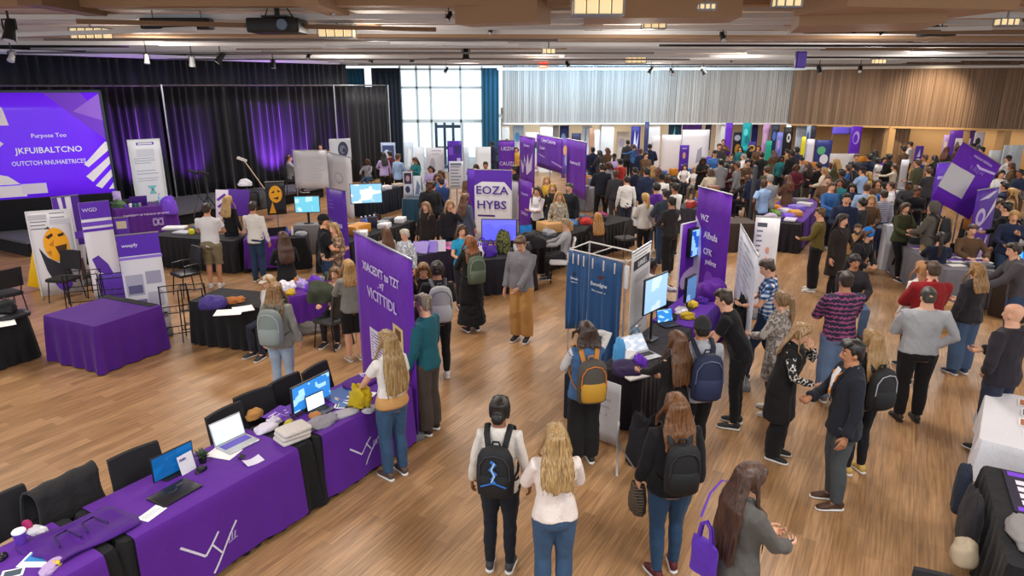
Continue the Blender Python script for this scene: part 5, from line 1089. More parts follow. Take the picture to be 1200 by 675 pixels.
# black table with a backpack, people seated behind it
MT0, MT1 = Vector((-5.25, 10.55)), Vector((-3.95, 10.2))
tablecloth(MT0, MT1, .8, BLKC, 'black tablecloth over the table with a purple backpack in the left middle', amp=.03, wl=.2, seed=48)
q = pz(250, 360, .757); r = lump(q, (.42, .3, .2), plain('3b2a78', .5), 'dark blue and purple backpack lying on the black table', 'backpack', 'backpack', 49, .3, .3)
lump(pz(276, 354, .757), (.3, .2, .1), plain('a8642a', .6), 'orange and grey cloth bundle beside the purple backpack', 'cloth', 'cloth_bundle', 50, .2, .7); paper(pz(268, 366, .757), .2, 'white paper in front of the purple backpack', (.4, .3)); paper(pz(285, 362, .757), .5, 'second white paper near the seated people', (.3, .3))
# purple table right of it, piled with giveaways
PT0, PT1 = Vector((-3.72, 10.75)), Vector((-2.75, 11.35))
tablecloth(PT0, PT1, .9, PURP, 'purple tablecloth over the table piled with giveaways behind the backpack woman', hem=.28, amp=.03, seed=51)
rg = random.Random(5)
for i in range(14):
    u, v = rg.uniform(.1, 1.0), rg.uniform(.1, .8); q = PT0+(PT1-PT0).normalized()*u+Vector((-(PT1-PT0).normalized().y, (PT1-PT0).normalized().x))*v
    cn = ('purple', 'white', 'pale lilac', 'grey', 'yellow', 'dark green', 'orange')[i % 7]; col = ('6a2cc0', 'e8e4ee', 'b9a2de', '8b8a90', 'c9a52a', '2f4034', 'b8763a')[i % 7]
    lump((q.x, q.y, .757), (rg.uniform(.12, .26), rg.uniform(.1, .2), rg.uniform(.06, .16)), plain(col, .5), cn+(' crumpled giveaway' if i < 7 else ' soft giveaway bag')+' in the pile on the small purple table', 'giveaway', 'giveaway_bundle', 60+i, rg.uniform(0, 3), .9)
chair(pz(392, 405), 60, 'grey office chair under the small purple table piled with giveaways', None, col=plain('3a3a3c', .5)); 
lump(pz(378, 352, .757), (.5, .36, .34), cloth('3d4236', .9), 'dark olive coat heaped over the small purple table edge', 'coat', 'heaped_coat', 75, .4, .5)
# purple and black table further back with a chair before it
tablecloth((-6.05, 15.1), (-4.75, 15.39), .85, BLKC, 'black tablecloth under the purple throw in front of the small blue monitor', amp=.03, seed=76)
throw(None, (-6.05, 15.1), (-4.75, 15.39), .85, -.02, .95, PURP, 'purple table throw half covering the black table by the small blue monitor', seed=77, hem=.1)
hq = lambda s, t: Vector((-6.05+.976*s-.217*t, 15.1+.217*s+.976*t, .757))
chair(pz(327, 310), 30, 'black folding chair standing before the half purple table', None); lump(Vector((pz(327, 310).x, pz(327, 310).y, .49)), (.40, .3, .25), plain('2a292b', .6), 'black bag with a tan badge hung on the black folding chair', 'bag', 'shoulder_bag', 78)
tote(hq(.2, .3), .2, (.36, .2, .34), cloth('4c22a8', .6), 'bright purple tote bag at the left end of the half purple table')
for i, (x, y, c, nm) in enumerate(((.9, .35, '3f5aa8', 'blue cylinder'), (1.02, .3, 'd6d3d8', 'white canister'), (.62, .5, 'dcdce2', 'white paper heap'), (1.12, .55, '1e1e22', 'black cable box'), (1.22, .25, '9a9aa2', 'grey tray'), (.35, .6, '2f62b8', 'small blue box'))):
    (bottle(hq(x, y), c, nm+' on the half purple table', .2) if i < 2 else lump(hq(x, y), (.3, .2, .1), plain(c, .5), nm+' on the half purple table', 'supplies', 'table_supplies', 80+i))
q = pz(362, 262, .757); boxthing((q.x, q.y+.02, 0), .12, (.7, .4, .755), plain('77757a', .6), 'grey pedestal under the small blue monitor', 'pedestal', 'display_pedestal', .02)
monitor(pz(362, 262, .757), .12, 'small blue monitor on the grey stand behind the half purple table', screenmat('6fc6e0', 'b9e6f0', .8, 4, 7.), w=.62, hgt=.42, lift=.28)
banner(pz(318, 292), pz(340, 290), .9, 1.75, '222028', 'black poster with an orange yellow face shape behind the half purple table', name='poster_board', cat='poster', pole=True, rail=True, foot=False, els=[('e', .5, .62, .34, .26, 'e8a21c'), ('p', [(.24, .66), (.46, .74), (.44, .66)], '3a2410'), ('p', [(.60, .76), (.78, .68), (.62, .67)], '3a2410'), ('p', [(.1, .05), (.3, .4), (.45, .05)], 'd9941c'), ('p', [(.35, .5), (.65, .55), (.6, .45)], '4a2a10')])
# grey partition / purple rollup behind cap man
banner(pz(390, 322), pz(412, 330), .05, 1.98, '4f1f9a', 'purple roll up banner behind the man in the black shirt and cap', els=[('l', .1, .78, .4, .86, 3, '7a52c0'), ('r', .1, .50, .62, .515, 'd8cdf0')], texts=[('Uprizea', .42, .60, .17, 'c9b8ea'), ('ES', .35, .40, .09, 'd8cdf0'), ('emn', .62, .28, .08, 'c9b8ea')])
# long black table with stacked supplies
LT0, LT1 = Vector((-3.66, 14.75)), Vector((-2.50, 17.45))
tablecloth(LT0, LT1, .85, BLKC, 'black tablecloth over the long table with the orange box, left of centre', amp=.03, wl=.16, seed=90)
tl3 = lambda s, t: Vector((LT0.x+.398*s-.917*t, LT0.y+.917*s+.398*t, .757))
boxthing(tl3(1.05, .45), 1.15, (.62, .34, .2), plain('c8862a', .5), 'wide orange box lying on the long black table'); boxthing(tl3(.35, .5), 1.15, (.2, .2, .28), plain('e4e2e6', .5), 'white box with dark drawing at the near end of the long black table'); boxthing(tl3(.4, .8), 1.0, (.3, .1, .45), plain('1e1e24', .4), 'dark upright case at the near end of the long black table', 'case', 'equipment_case')
for i in range(4): bottle(tl3(1.5+.12*i, .65-.04*i), ('3a55b8', '5b7ac8', '2b3f80', 'b7c4e0')[i], ('royal blue', 'light blue', 'navy', 'clear')[i]+' bottle standing behind the wide orange box', .3)
for i, (s, t, nm, c) in enumerate(((2.0, .4, 'grey tray', '8e9098'), (2.4, .5, 'dark organiser', '3a3c44'), (1.8, .2, 'white box of leaflets', 'dddce2'), (2.6, .25, 'small white carton', 'e6e4e8'), (2.2, .8, 'orange pouch', 'c86a2a'), (.8, .15, 'white handout pile', 'ecebee'))): boxthing(tl3(s, t), 1.15+.1*i, (.34, .24, .12), plain(c, .5), nm+' on the long black table with the orange box')
monitor(tl3(1.9, .75), .25, 'monitor with a blue picture at the middle of the long black table', screenmat('86bfe4', 'e4f0f8', .85, 4, 9.), w=.78, hgt=.5, lift=.55)
boxthing(tl3(1.75, .55), .3, (.3, .1, .26), plain('2a2740', .5), 'small dark picture board under the blue picture monitor', 'board', 'picture_board')
chair(pz(456, 292), -60, 'dark grey chair at the far end of the long black table', None); chair(pz(497, 292), 100, 'black chair left of the white gowned person, by the teal table', None)
# white partition boards on the stage edge
wb = banner(pz(349, 246, 0.), pz(388, 246, 0.), .75, 2.02, 'cfcdd4', 'large white partition board at the back left, wider left panel', name='partition_board', cat='board', pole=False, legs=True, foot=False, els=[('l', .1, .2, .9, .8, 12, 'c2c0c8')]); 
banner(pz(389, 250, 0.), pz(416, 262, 0.), .1, 2.02, 'cdcbd2', 'white partition board with a faint round drawing, right of the wider one', name='partition_board', cat='board', pole=False, legs=True, foot=False, els=[('e', .45, .62, .2, .09, 'aab0c6'), ('e', .45, .62, .15, .065, 'cdcbd2'), ('r', .38, .52, .52, .55, 'aab0c6')])
banner(py(388, 200, 22.5), py(413, 200, 22.9), 1.75, 2.45, 'cfd3dc', 'white poster with dark swirls above the right partition board', name='poster_board', cat='poster', pole=True, rail=False, foot=True, els=[('e', .62, .5, .24, .36, '3a3d55'), ('e', .6, .5, .14, .2, '6f748c'), ('e', .66, .46, .06, .1, '22243a')])
tablecloth(py(432, 213, 21.8), py(470, 205, 23.6), .65, cloth('1a2230', .8), 'dark navy tablecloth on the long table under the blue posters', amp=.03, seed=92)
for i in range(5): q = py(434+8*i, 208-2*i, 22.25+.38*i); boxthing((q.x, q.y, .757), .8, (.4, .28, .06+.03*(i % 3)), plain(('d6d8e2', '9aa2b4', 'e6e4ea', '5a6478', 'c9b8a8')[i], .5), ('white', 'blue grey', 'ivory', 'slate', 'beige')[i]+' flat box on the dark navy table')
# music stands and folded podium on the stage
r = empty('purple_lectern_board', py(272, 222, 19.8)); r.location.z = SG; r.rotation_euler = (0, 0, .5); tag(r, 'tilted white framed purple board with white stripes on the stage edge', 'board'); b = MB(); b.rbox((.12, 0, .42), (.62, .04, .78), .01, M=Matrix.Rotation(.12, 3, 'Y')); obj('board_face', b, plain('4c2390', .5), r); b = MB(); b.rbox((-.32, -.01, .40), (.34, .05, .86), .01, M=Matrix.Rotation(.10, 3, 'Y')); obj('striped_panel', b, plain('cfc8dc', .5), r); b = MB()
for i in range(3): b.box((-.32, -.04, .22+.2*i), (.28, .01, .07), M=Matrix.Rotation(-.6, 3, 'Y'))
obj('stripes', b, plain('5a34a0', .5), r, smooth=False)
q = py(286, 206, 20.3); lump((q.x, q.y, 1.25), (.4, .2, .2), cloth('d4d2da', .7), 'white cushion on top of the purple stage board', 'cushion', 'cushion', 93); b = MB()
for i, (x, y, Yd, hd_, lb) in enumerate(((232, 226, 20.2, .4, 'black camera tripod on the stage beside the drape'), (243, 228, 20., .9, 'black music stand lying slanted on the stage left of the purple board'), (311, 222, 21.5, .2, 'tall slanted pale pole leaning on a stand on the stage'))):
    q = py(x, y, Yd); r = empty('tripod_stand', (q.x, q.y, SG), hd_); tag(r, lb, 'stand')
    for k in range(3): a_ = 2*PI*k/3; b = MB(); b.tube([(0, 0, .6), (math.cos(a_)*.35, math.sin(a_)*.35, 0)], .016, 6); obj('leg', b, CHB, r)
    b = MB(); b.tube([(0, 0, .55), (-.05 if i < 2 else -.55, 0, 1.25 if i < 2 else 1.5)], .018, 6); obj('column', b, plain('b9a58c', .5) if i == 2 else CHB, r); b = MB(); b.rbox((-.05 if i < 2 else -.6, 0, 1.28 if i < 2 else 1.52), (.3, .12, .08), .02, M=Matrix.Rotation(.4, 3, 'Y')); obj('head', b, plain('c8c2bc', .5) if i == 2 else CHB, r)
for i, (x, y, lb) in enumerate(((296, 250, 'black stage monitor box beside the purple stage board'), (306, 244, 'dark equipment case stacked behind the stage monitor box'), (322, 246, 'grey equipment case by the slanted pole'))):
    q = pz(x, y, SG); boxthing((q.x-.4, q.y+.6, SG), .6, (.6, .45, .5), plain(('1d1e22', '2b2c31', '4a4b52')[i], .5), lb, 'case', 'equipment_case', .04)
# table with two people in the back left
tablecloth(pz(176, 276, .75), pz(272, 283, .75), .85, cloth('242328', .8), 'black pleated tablecloth on the table where the shorts wearer stands', amp=.035, wl=.15, seed=94)
tq = lambda x, y: pz(x, y, .757)
boxthing(tq(205, 268), .1, (.5, .35, .05), plain('d9d8de', .5), 'white folder on the black pleated table'); boxthing(tq(215, 273), -.2, (.4, .3, .04), plain('b7b9c2', .5), 'grey folder on the black pleated table'); lump(tq(225, 274), (.14, .14, .12), plain('d8cf2a', .5), 'small yellow ball on the black pleated table', 'ball', 'yellow_ball', 95); lump(tq(258, 274), (.28, .2, .2), plain('d0cdd2', .5), 'crumpled white bag at the right end of the black pleated table', 'bag', 'paper_bag', 96); lump(tq(241, 271), (.62, .2, .12), plain('a8442c', .6), 'red orange dish in front of the person in shorts', 'dish', 'serving_dish', 97, 0, .2)
chair(pz(244, 306), 10, 'blue and grey striped chair back at the black pleated table', None, backm=pattern('stripe', '55719c', '8a94a8', sc=.4)); wire_rack(pz(283, 290), .1, 'thin blue metal chair frame lying open on the floor by the half purple table', .5, .4, .3, 2)
# ---------------------------------------------------------------- banners and tables right of the big banner
banner(py(556, 220, 18.2), py(600, 219, 18.0), .03, 1.98, 'd9d6dd', 'white banner with big blocky purple letters and a purple top', pole=False, wave=.006,
    els=[('r', 0, .84, 1, 1, '5426a0'), ('p', [(0, .84), (.2, .84), (0, .78)], '5426a0'), ('p', [(1, .84), (.8, .84), (1, .72)], '5426a0'), ('r', .08, .36, .55, .385, '4b2b7c')], texts=[('EOZA', .47, .72, .30, '4b2390', 0, 1.12), ('HYBS', .46, .52, .31, '4b2390', 0, 1.12)])
banner(py(548, 222, 18.4), py(558, 222, 18.3), .03, 1.98, '4f2298', 'narrow purple side flap left of the blocky letter banner', pole=False)
monitor(pz(585, 291, .757), -.05, 'large plain lilac blue screen in front of the blocky letter banner', screenmat('5f62e6', '6a6cf0', .8, 2, 1.), w=.76, hgt=.48, lift=.16)
G0, G1 = pz(556, 306, .75), pz(628, 300, .75)
tablecloth(G0, G1, .9, cloth('211f28', .7), 'dark shiny tablecloth on the table under the plain lilac blue screen', amp=.03, seed=101)
for i, (x, y, c, nm) in enumerate(((565, 297, '5530b8', 'purple gift bag'), (575, 300, '4a22a0', 'dark purple gift bag'), (608, 296, 'd9d6de', 'white paper bag'), (617, 296, '26252b', 'black pouch'), (562, 302, 'e6e2ec', 'white box'))): tote(pz(x, y, .757), .3*i, (.26, .16, .22), plain(c, .5), nm+' beside the plain lilac blue screen', name='gift_bag', strap=i != 3)
lump(pz(590, 296, .757), (.30, .24, .52), pattern('blotch', '2c3323', '7a7a3c', '4a4f30'), 'camouflage backpack resting against the table under the lilac blue screen', 'backpack', 'backpack', 110, .2, .3)
lump(pz(622, 289, .757), (.7, .5, .35), cloth('232228', .7), 'black crumpled coat on the table right of the lilac blue screen', 'coat', 'crumpled_coat', 111, .3, .6); 
# table with flyers in front of it
F0, F1 = pz(480, 302, .75), pz(556, 288, .75)
tablecloth(F0, F1, 1.0, cloth('2c2638', .8), 'dark tablecloth on the table spread with lilac and pink flyers', amp=.03, seed=112)
rg = random.Random(9)
for i in range(12):
    u, v = rg.uniform(.1, 1.), rg.uniform(.1, .9); dd = (F1-F0); dn = dd.normalized(); q = F0+dn*(u*dd.length)+Vector((-dn.y, dn.x, 0))*v
    paper((q.x, q.y, .757+.003*i), rg.uniform(0, 3), 'lilac, white or pink flyer spread on the dark table left of the blocky letter banner', (.3, .22), col=('b7a9ea', 'e9e4f4', 'c8c2ee', 'd24a9a', '8f8ae0', 'd4a9a0')[i % 6], name='flyer', group='flyers spread on the dark table', th=.003, curl=.01)
for i in range(3): p_ = pz(491+11*i, 297-i, .757); b = MB(); b.sheet(lambda u, v: ((u-.5)*.42, .1*v, v*.36), 3, 3, .004) if False else b.sheet(lambda u, v: (((u-.5)*.34, .12*v+.02*u, v*.22), (0, -1, .3)), 3, 3, .004); o = obj('display_card', b, plain(('b9a4f0', '9a80e8', 'dcd8ea')[i], .5)); o.location = (p_.x, p_.y, .76); o.rotation_euler = (0, 0, .2*i-.3); tag(o, ('tall lilac', 'violet', 'white')[i]+' display card standing at the right edge of the tall purple banner', 'card')
# row of purple banners behind
def ban(a, b_, z1, lb, tx, Y0=None, Y1=None, z0=.05, **k): return banner(py(*a, Y0) if Y0 else pz(*a, z1), py(*b_, Y1) if Y1 else pz(*b_, z1), z0, z1, BP, lb, texts=tx, **k)
LV = 'cbb9ee'
ban((584, 176), (603, 176), 2.3, 'purple banner with two white marks standing above the blocky letter banner', [('UEZM', .55, .80, .17, 'd9cdf2'), ('CAUZI', .5, .45, .17, 'd9cdf2')], 24, 24, z0=.85)
ban((609, 174), (627, 181), 2.4, 'purple banner with white hand shapes, leftmost of the slanting row', [('Ualoverine', .5, .82, .13, LV)], 25, 23.6, z0=.7, wave=.01, els=[('p', [(.1, .52), (.3, .40), (.35, .62), (.45, .42), (.55, .66), (.62, .44), (.85, .70), (.8, .35), (.5, .22), (.2, .25)], 'd8d0ec')])
ban((629, 172), (659, 187), 2.4, 'purple banner with two lines of white script, second of the slanting row', [('Cwyw Camorea', .5, .86, .20, 'd9cdf2'), ('Coanm', .25, .62, .17, 'd9cdf2')], 25.5, 23.2, z0=1.25, wave=.01, els=[('p', [(.1, .42), (1, .20), (1, .16), (.1, .38)], 'b9a6e6')])
ban((664, 186), (687, 195), 2.4, 'purple banner with one white line, rightmost of the slanting row', [('Amaworea ED', .5, .60, .15, 'd9cdf2')], 23.4, 21.8, z0=.58, wave=.01)
ban((608, 222), (623, 227), 1.55, 'low dark purple sign with diagonal white lettering under the slanting banners', [('Maenure', .5, .75, .13, 'b9a6e6'), ('Dnlzon', .5, .38, .15, LV)], 19.6, 18.8, pole=False, rail=False)
banner(py(596, 230, 18.6), py(607, 232, 18.2), .05, 1.65, 'a9a6ae', 'grey narrow board right of the blocky letter banner', name='display_board', cat='board', pole=False)
ban((819, 218), (858, 228), 2.4, 'tall purple banner with white logos behind the wall screen', [('WZ', .30, .78, .15, 'e2d9f4'), ('Albula', .55, .66, .17, 'e2d9f4'), ('CFK', .5, .54, .15, 'e2d9f4'), ('pulimz', .62, .47, .13, 'e2d9f4')], pole=False, wave=.012, els=[('p', [(0, .78), (.18, .70), (.24, .5), (.22, .1), (0, .08)], 'd9cfe6'), ('e', .55, .30, .17, .10, '8a4ad0')])
pb0 = pz(799, 263, 1.78)
pb = banner(pb0, pb0+Vector((.74, .70, 0)), .05, 1.78, BP, 'purple backdrop panel with a pale circle holding a wall screen', pole=False, els=[('e', .5, .38, .45, .14, 'cbb4d8'), ('r', 0, .1, 1, .30, '4b1f98')], edge='d9d4de')
q = pb.location; rz = pb.rotation_euler.z; f_ = Vector((math.sin(rz), -math.cos(rz), 0)); monitor((q.x+f_.x*.06, q.y+f_.y*.06, 1.16), rz, 'black framed wall screen with a blue and white picture on the purple backdrop panel', screenmat('1f55b8', '8fc0ee', .9, 4, 11., '14264f'), w=.66, hgt=.52, lift=0, stand=False, th=.09)
ta = banner(pz(868, 263, 1.95), pz(889, 300, 1.95), .05, 1.95, 'd5d8e2', 'tall white panel with faint ruled lines left of the standing white posters', name='display_board', cat='board', pole=False, rail=True, wave=.008, els=[('l', .1, .55, .9, .92, 9, 'b4b9c8')])
banner(pz(886, 253, 1.9), pz(915, 255, 1.9), .05, 1.9, 'dedbdd', 'standing white poster with red chart and black marks before the long purple table', name='poster_board', cat='poster', pole=True, els=[('r', .1, .90, .5, .94, '55555f'), ('l', .1, .62, .35, .86, 6, '7a7a86'), ('p', [(.3, .55), (.6, .62), (.8, .55), (.8, .52), (.6, .58), (.3, .52)], 'e8b0a0'), ('r', .62, .44, .82, .48, 'b04a6a'), ('r', .66, .30, .84, .40, '3a3840'), ('r', .55, .14, .85, .20, '4a4a52'), ('e', .6, .68, .08, .03, 'd89a80')])
# long purple table at right of centre
PA, PB = Vector((7.25, 16.9)), Vector((9.5, 20.8)); an_ = math.atan2(PB.y-PA.y, PB.x-PA.x)
tablecloth(PA, PB, 1.1, cloth('211d24', .7), 'black tablecloth under the long purple table right of centre', amp=.03, seed=120)
throw(None, PA, PB, 1.1, .35, 4.5, cloth('5a259c', .6, .5), 'purple throw over the long table right of centre', seed=121, hem=.08)
pd = (PB-PA).normalized(); pt_ = lambda s, t, z=.77: Vector((PA.x+pd.x*s-pd.y*t, PA.y+pd.y*s+pd.x*t, z))
for i, (s, t, c, nm) in enumerate(((.4, .3, 'd8d4e2', 'white leaflet pile'), (.8, .4, '7a52d0', 'purple folder'), (1.2, .3, 'd89a4a', 'orange leaflet pile'), (.6, .7, '3a3a44', 'dark tray'), (1.6, .6, 'e4e0ea', 'white box'), (2.1, .4, '8f7ae0', 'lilac box'), (2.6, .5, '5a2cb8', 'violet box'), (3.0, .3, 'dcd8e6', 'pale box'), (1.0, .8, '6f9a4a', 'green bag'), (.3, .8, 'b7a9c4', 'lavender pouch'), (1.9, .9, 'e08a2a', 'orange cap'), (3.5, .5, '8a8a92', 'grey box'))):
    (boxthing(pt_(s, t), an_+.2*i, (.4, .28, .05+.04*(i % 3)), plain(c, .5), nm+' on the long purple table right of centre') if i not in (8, 9, 10) else lump(pt_(s, t), (.35, .28, .16), plain(c, .5), nm+' on the long purple table right of centre', 'bag', 'giveaway_bag', 130+i, i, .6))
b = MB(); r = empty('dark_panel', pt_(1.5, 1.5, 0), an_+.3); tag(r, 'dark upright panel standing behind the long purple table', 'panel'); b.rbox((0, 0, 1.0), (.42, .08, 2.0), .03); obj('panel_face', b, plain('2a2b33', .5), r); b = MB(); b.rbox((0, 0, .03), (.5, .4, .05), .05); obj('panel_base', b, BLKP, r)
# slanted big purple and white banner on the right
b0 = py(1131, 215, 15.2); bb = banner((b0.x-.60, b0.y-.12), (b0.x+.60, b0.y+.12), -.62, .72, '6424b0', 'big slanting purple banner with a white square, near the right edge', wave=.014, pole=False, foot=False, els=[('r', .0, .22, .60, .64, 'c9c6ca'), ('p', [(.28, .86), (.62, .80), (.97, .84), (.97, .80), (.6, .76)], 'cbb4ee')], texts=[('mteneratitiaes', .56, .90, .10, 'b79ae6'), ('IUREW', .55, .71, .14, '8f63d8')])
for ch in bb.children: ch.matrix_basis = Matrix.Translation((0, 0, b0.z)) @ Matrix.Rotation(.44, 4, 'Y') @ ch.matrix_basis
b = MB(); b.tube([(0, .05, .03), (0, .05, b0.z+.3)], .016, 6); obj('pole', b, METAL, bb); b = MB(); b.rbox((0, .05, .02), (.5, .4, .03), .05); obj('base', b, GRYP, bb)
banner(py(1098, 195, 18.6), py(1113, 192, 18.9), .1, 2.1, '5a2bb0', 'narrow purple banner with a white bird mark left of the big slanting one', pole=False, els=[('p', [(.2, .62), (.5, .58), (.85, .64), (.5, .54)], 'cbb9ee'), ('r', .15, .78, .8, .82, 'b7a3e4')])
banner(pz(1146, 223, 1.95), pz(1171, 219, 1.95), .4, 1.95, '5b2aa8', 'purple and white patterned banner right of the big slanting one', pole=True, els=[('p', [(.15, .85), (.75, .95), (.95, .95), (.6, .86)], 'd8cfe8'), ('e', .35, .60, .22, .13, 'cfc2e8'), ('e', .35, .60, .12, .07, '7a4ac8'), ('p', [(.5, .5), (.95, .85), (.95, .72)], 'e2dcec'), ('r', .05, .38, .3, .46, 'd8cfe8'), ('r', .4, .38, .55, .44, 'd8cfe8'), ('p', [(.15, 0), (.35, .30), (.5, .30), (.3, 0)], 'cbbfe0'), ('p', [(.55, 0), (.8, .30), (.88, .3), (.75, 0)], 'cbbfe0')])
banner(py(1137, 218, 17.6), py(1147, 224, 17.5), .5, 1.9, '9a6c34', 'golden brown figure poster between the big slanting banner and the patterned one', name='poster_board', cat='poster', pole=True, els=[('e', .5, .8, .35, .12, 'c99a4a'), ('e', .4, .55, .25, .1, 'd8c9b8'), ('e', .5, .3, .4, .14, '7a4a22')])
# right table with leaflets
R0, R1 = pz(1108, 316, .75), pz(1170, 318, .75)
tablecloth(R0, R1, 2.6, cloth('6d6a72', .7), 'grey tablecloth on the right hand table laid with purple and white leaflets', amp=.02, seed=140)
rd = (R1-R0).normalized(); rt = lambda s, t, z=.757: Vector((R0.x+rd.x*s-rd.y*t, R0.y+rd.y*s+rd.x*t, z)); ra_ = math.atan2(rd.y, rd.x)
for i in range(16):
    s, t = .22+.27*(i % 4), .75+.36*(i//4); paper(rt(s, t), ra_+.06*(i % 3), 'purple and white leaflet laid in rows on the grey right hand table', (.24, .32), printc=(['6a36c0', 'd9d0ee'], [(0, .45, 1, 1, 0), (.1, .7, .7, .78, 1)]), name='leaflet', group='leaflets in rows on the grey table')
paper(rt(.35, .35), ra_+.2, 'lone white leaflet near the front edge of the grey right hand table', (.3, .2)); boxthing(rt(.75, .3), ra_, (.4, .25, .06), plain('55565e', .4), 'dark flat case at the front of the grey right hand table', 'case', 'equipment_case')
rgy = boxthing(rt(.62, 2.45), ra_, (.72, .5, .16), plain('2c2a2c', .5), 'black tray filled with yellow packets on the right hand table', 'tray', 'sweet_tray', .03)
rg = random.Random(3)
for i in range(26): lump(rt(.62+rg.uniform(-.32, .32), 2.45+rg.uniform(-.2, .2), .757+.16+rg.uniform(0, .06)), (.14, .10, .07), plain(('f0c81c', 'e6b414', 'f6da4a')[i % 3], .35), 'yellow packet in the black tray on the right hand table', 'packet', 'yellow_packet', 150+i, rg.uniform(0, 3), .5, 'yellow packets in the black tray')
boxthing(rt(.15, 2.9, .0), ra_, (.45, .3, 1.05), plain('c9ccd8', .4), 'pale box shaped display left of the yellow packet tray', 'display', 'display_stand', .03); boxthing(rt(.75, 3.0, .0), ra_, (.6, .3, 1.0), plain('57504e', .5), 'brown grey crate behind the yellow packet tray', 'crate', 'storage_crate', .03)
chair(pz(1172, 312), 150, 'black chair with its grey back towards the leaflet table on the right', None, col=plain('2d2e31', .5)); chair(pz(1188, 345), 120, 'black chair at the right edge beside the leaflet table', None)
q = pz(1197, 322, .8); boxthing((q.x+.1, q.y, 0), .4, (.9, .6, .795), cloth('33261f', .7), 'dark brown draped counter at the right edge holding a bright blue screen', 'counter', 'draped_counter', .05); monitor(pz(1197, 322, .8), -.9, 'bright blue screen cut by the right edge beside the leaflet table', screenmat('1f6fd8', '56b4f4', 1., 3, 4.), w=.5, hgt=.42, lift=.02)
boxthing(pz(1090, 385, 0), .2, (.55, .5, .5), plain('a98456', .8), 'open brown cardboard box on the floor left of the red jacket', 'box', 'cardboard_box', .02)
# nearest right hand table under a white cloth, and the black one before it
WT0, WT1 = Vector((4.62, 6.05)), Vector((6.24, 4.87))
tablecloth(WT0, WT1, 1.45, WHC, 'white tablecloth on the table at the right edge', hem=.32, amp=.02, wl=.4, seed=160)
wd = (WT1-WT0).normalized(); wt = lambda s, t, z=.757: Vector((WT0.x+wd.x*s-wd.y*t, WT0.y+wd.y*s+wd.x*t, z)); wa = math.atan2(wd.y, wd.x)
for i, (s, t, c, nm) in enumerate(((.55, 1.22, ['b5653a', '3a4a6a'], 'orange and blue photo print at the back of the white table'), (.58, .95, ['2f3f58', '8a9ab4'], 'dark blue photo print in the middle of the white table'), (.56, .66, ['a8664a', '4a4a55'], 'brown photo print nearer the front of the white table'), (.60, .42, ['c98a5a', 'd9d4d0'], 'narrow orange photo print at the front of the white table'))): paper(wt(s, t), wa, nm, (.5, .19 if i < 3 else .1), printc=(c, [(.03, .08, .62, .92, 0), (.62, .08, .97, .92, 1)]), name='photo_print', cat='photo')
monitor(wt(1.02, 1.1), -1.2, 'screen with a bright blue picture on the white table at the right edge', screenmat('2a62d0', '6aa2f0', .9, 3, 6.), w=.4, hgt=.3, lift=.03)
KT0, KT1 = Vector((3.62, 4.20)), Vector((4.36, 5.61)) ; kd = (KT1-KT0).normalized(); kr = Vector((kd.y, -kd.x))
tablecloth(KT0, KT0+kr*.85, 1.55, BLKC, 'black tablecloth on the table at the right edge below the white one', hem=.02, amp=.03, seed=161); kt = lambda s, t, z=.757: Vector((KT0.x+kd.x*s+kr.x*t, KT0.y+kd.y*s+kr.y*t, z)); ka = math.atan2(kd.y, kd.x)-PI/2
paper(kt(1.15, .45), ka, 'purple bordered board with rows of small white cards on the black table', (.62, .72), col='241c34', printc=(['7a3ad8', 'e6e2ee'], [(.05, .86, .95, .97, 0), (.05, .03, .95, .12, 0)]+[(.12+.2*i, .18+.16*j, .28+.2*i, .29+.16*j, 1) for i in range(4) for j in range(4)]), name='card_board', cat='board', th=.01, curl=0)
lump(kt(.45, .25, .757), (.42, .6, .10), cloth('8b8686', .9), 'grey jacket lying on the near end of the black table at the right edge', 'jacket', 'grey_jacket', 162, ka, .5); lump(kt(.62, -.16, .30), (.20, .26, .20), plain('b5a48c', .6), 'beige shoe shaped bag hanging at the side of the black table', 'bag', 'beige_bag', 163, ka, .3)
lump(kt(1.0, -.10, .25), (.16, .62, .52), cloth('29262b', .9), 'black coat hanging over the side of the black table at the right edge', 'coat', 'hanging_coat', 164, ka, .3); lump(kt(1.5, -.12, .28), (.14, .3, .46), cloth('2a3040', .9), 'dark navy cloth hanging just below the white tablecloth', 'cloth', 'hanging_cloth', 165, ka, .3)
q = pz(1084, 676, .95); chair((q.x+.02, q.y-.27, 0), 150, 'black chair whose back tip shows at the bottom edge, right of centre', None)
# ---------------------------------------------------------------- centre stand: blue rack, monitors, purple end
CT0, CT1 = Vector((1.55, 7.55)), Vector((3.62, 10.95)); cdv = (CT1-CT0).normalized(); cl_ = Vector((-cdv.y, cdv.x)); CL = (CT1-CT0).length; ca_ = math.atan2(cdv.y, cdv.x)
tablecloth(CT0, CT0+cdv*2.0, .55, cloth('28242b', .8), 'dark tablecloth on the centre table next to the blue garment rack', amp=.02, seed=170)
tablecloth(CT0+cdv*2.05, CT1+cdv*.1, .62, cloth('56239a', .7, .5), 'purple tablecloth on the centre table where the man in black leans', amp=.025, seed=171)
ct = lambda s, t, z=.757: Vector((CT0.x+cdv.x*s+cl_.x*t*.64, CT0.y+cdv.y*s+cl_.y*t*.64, z))
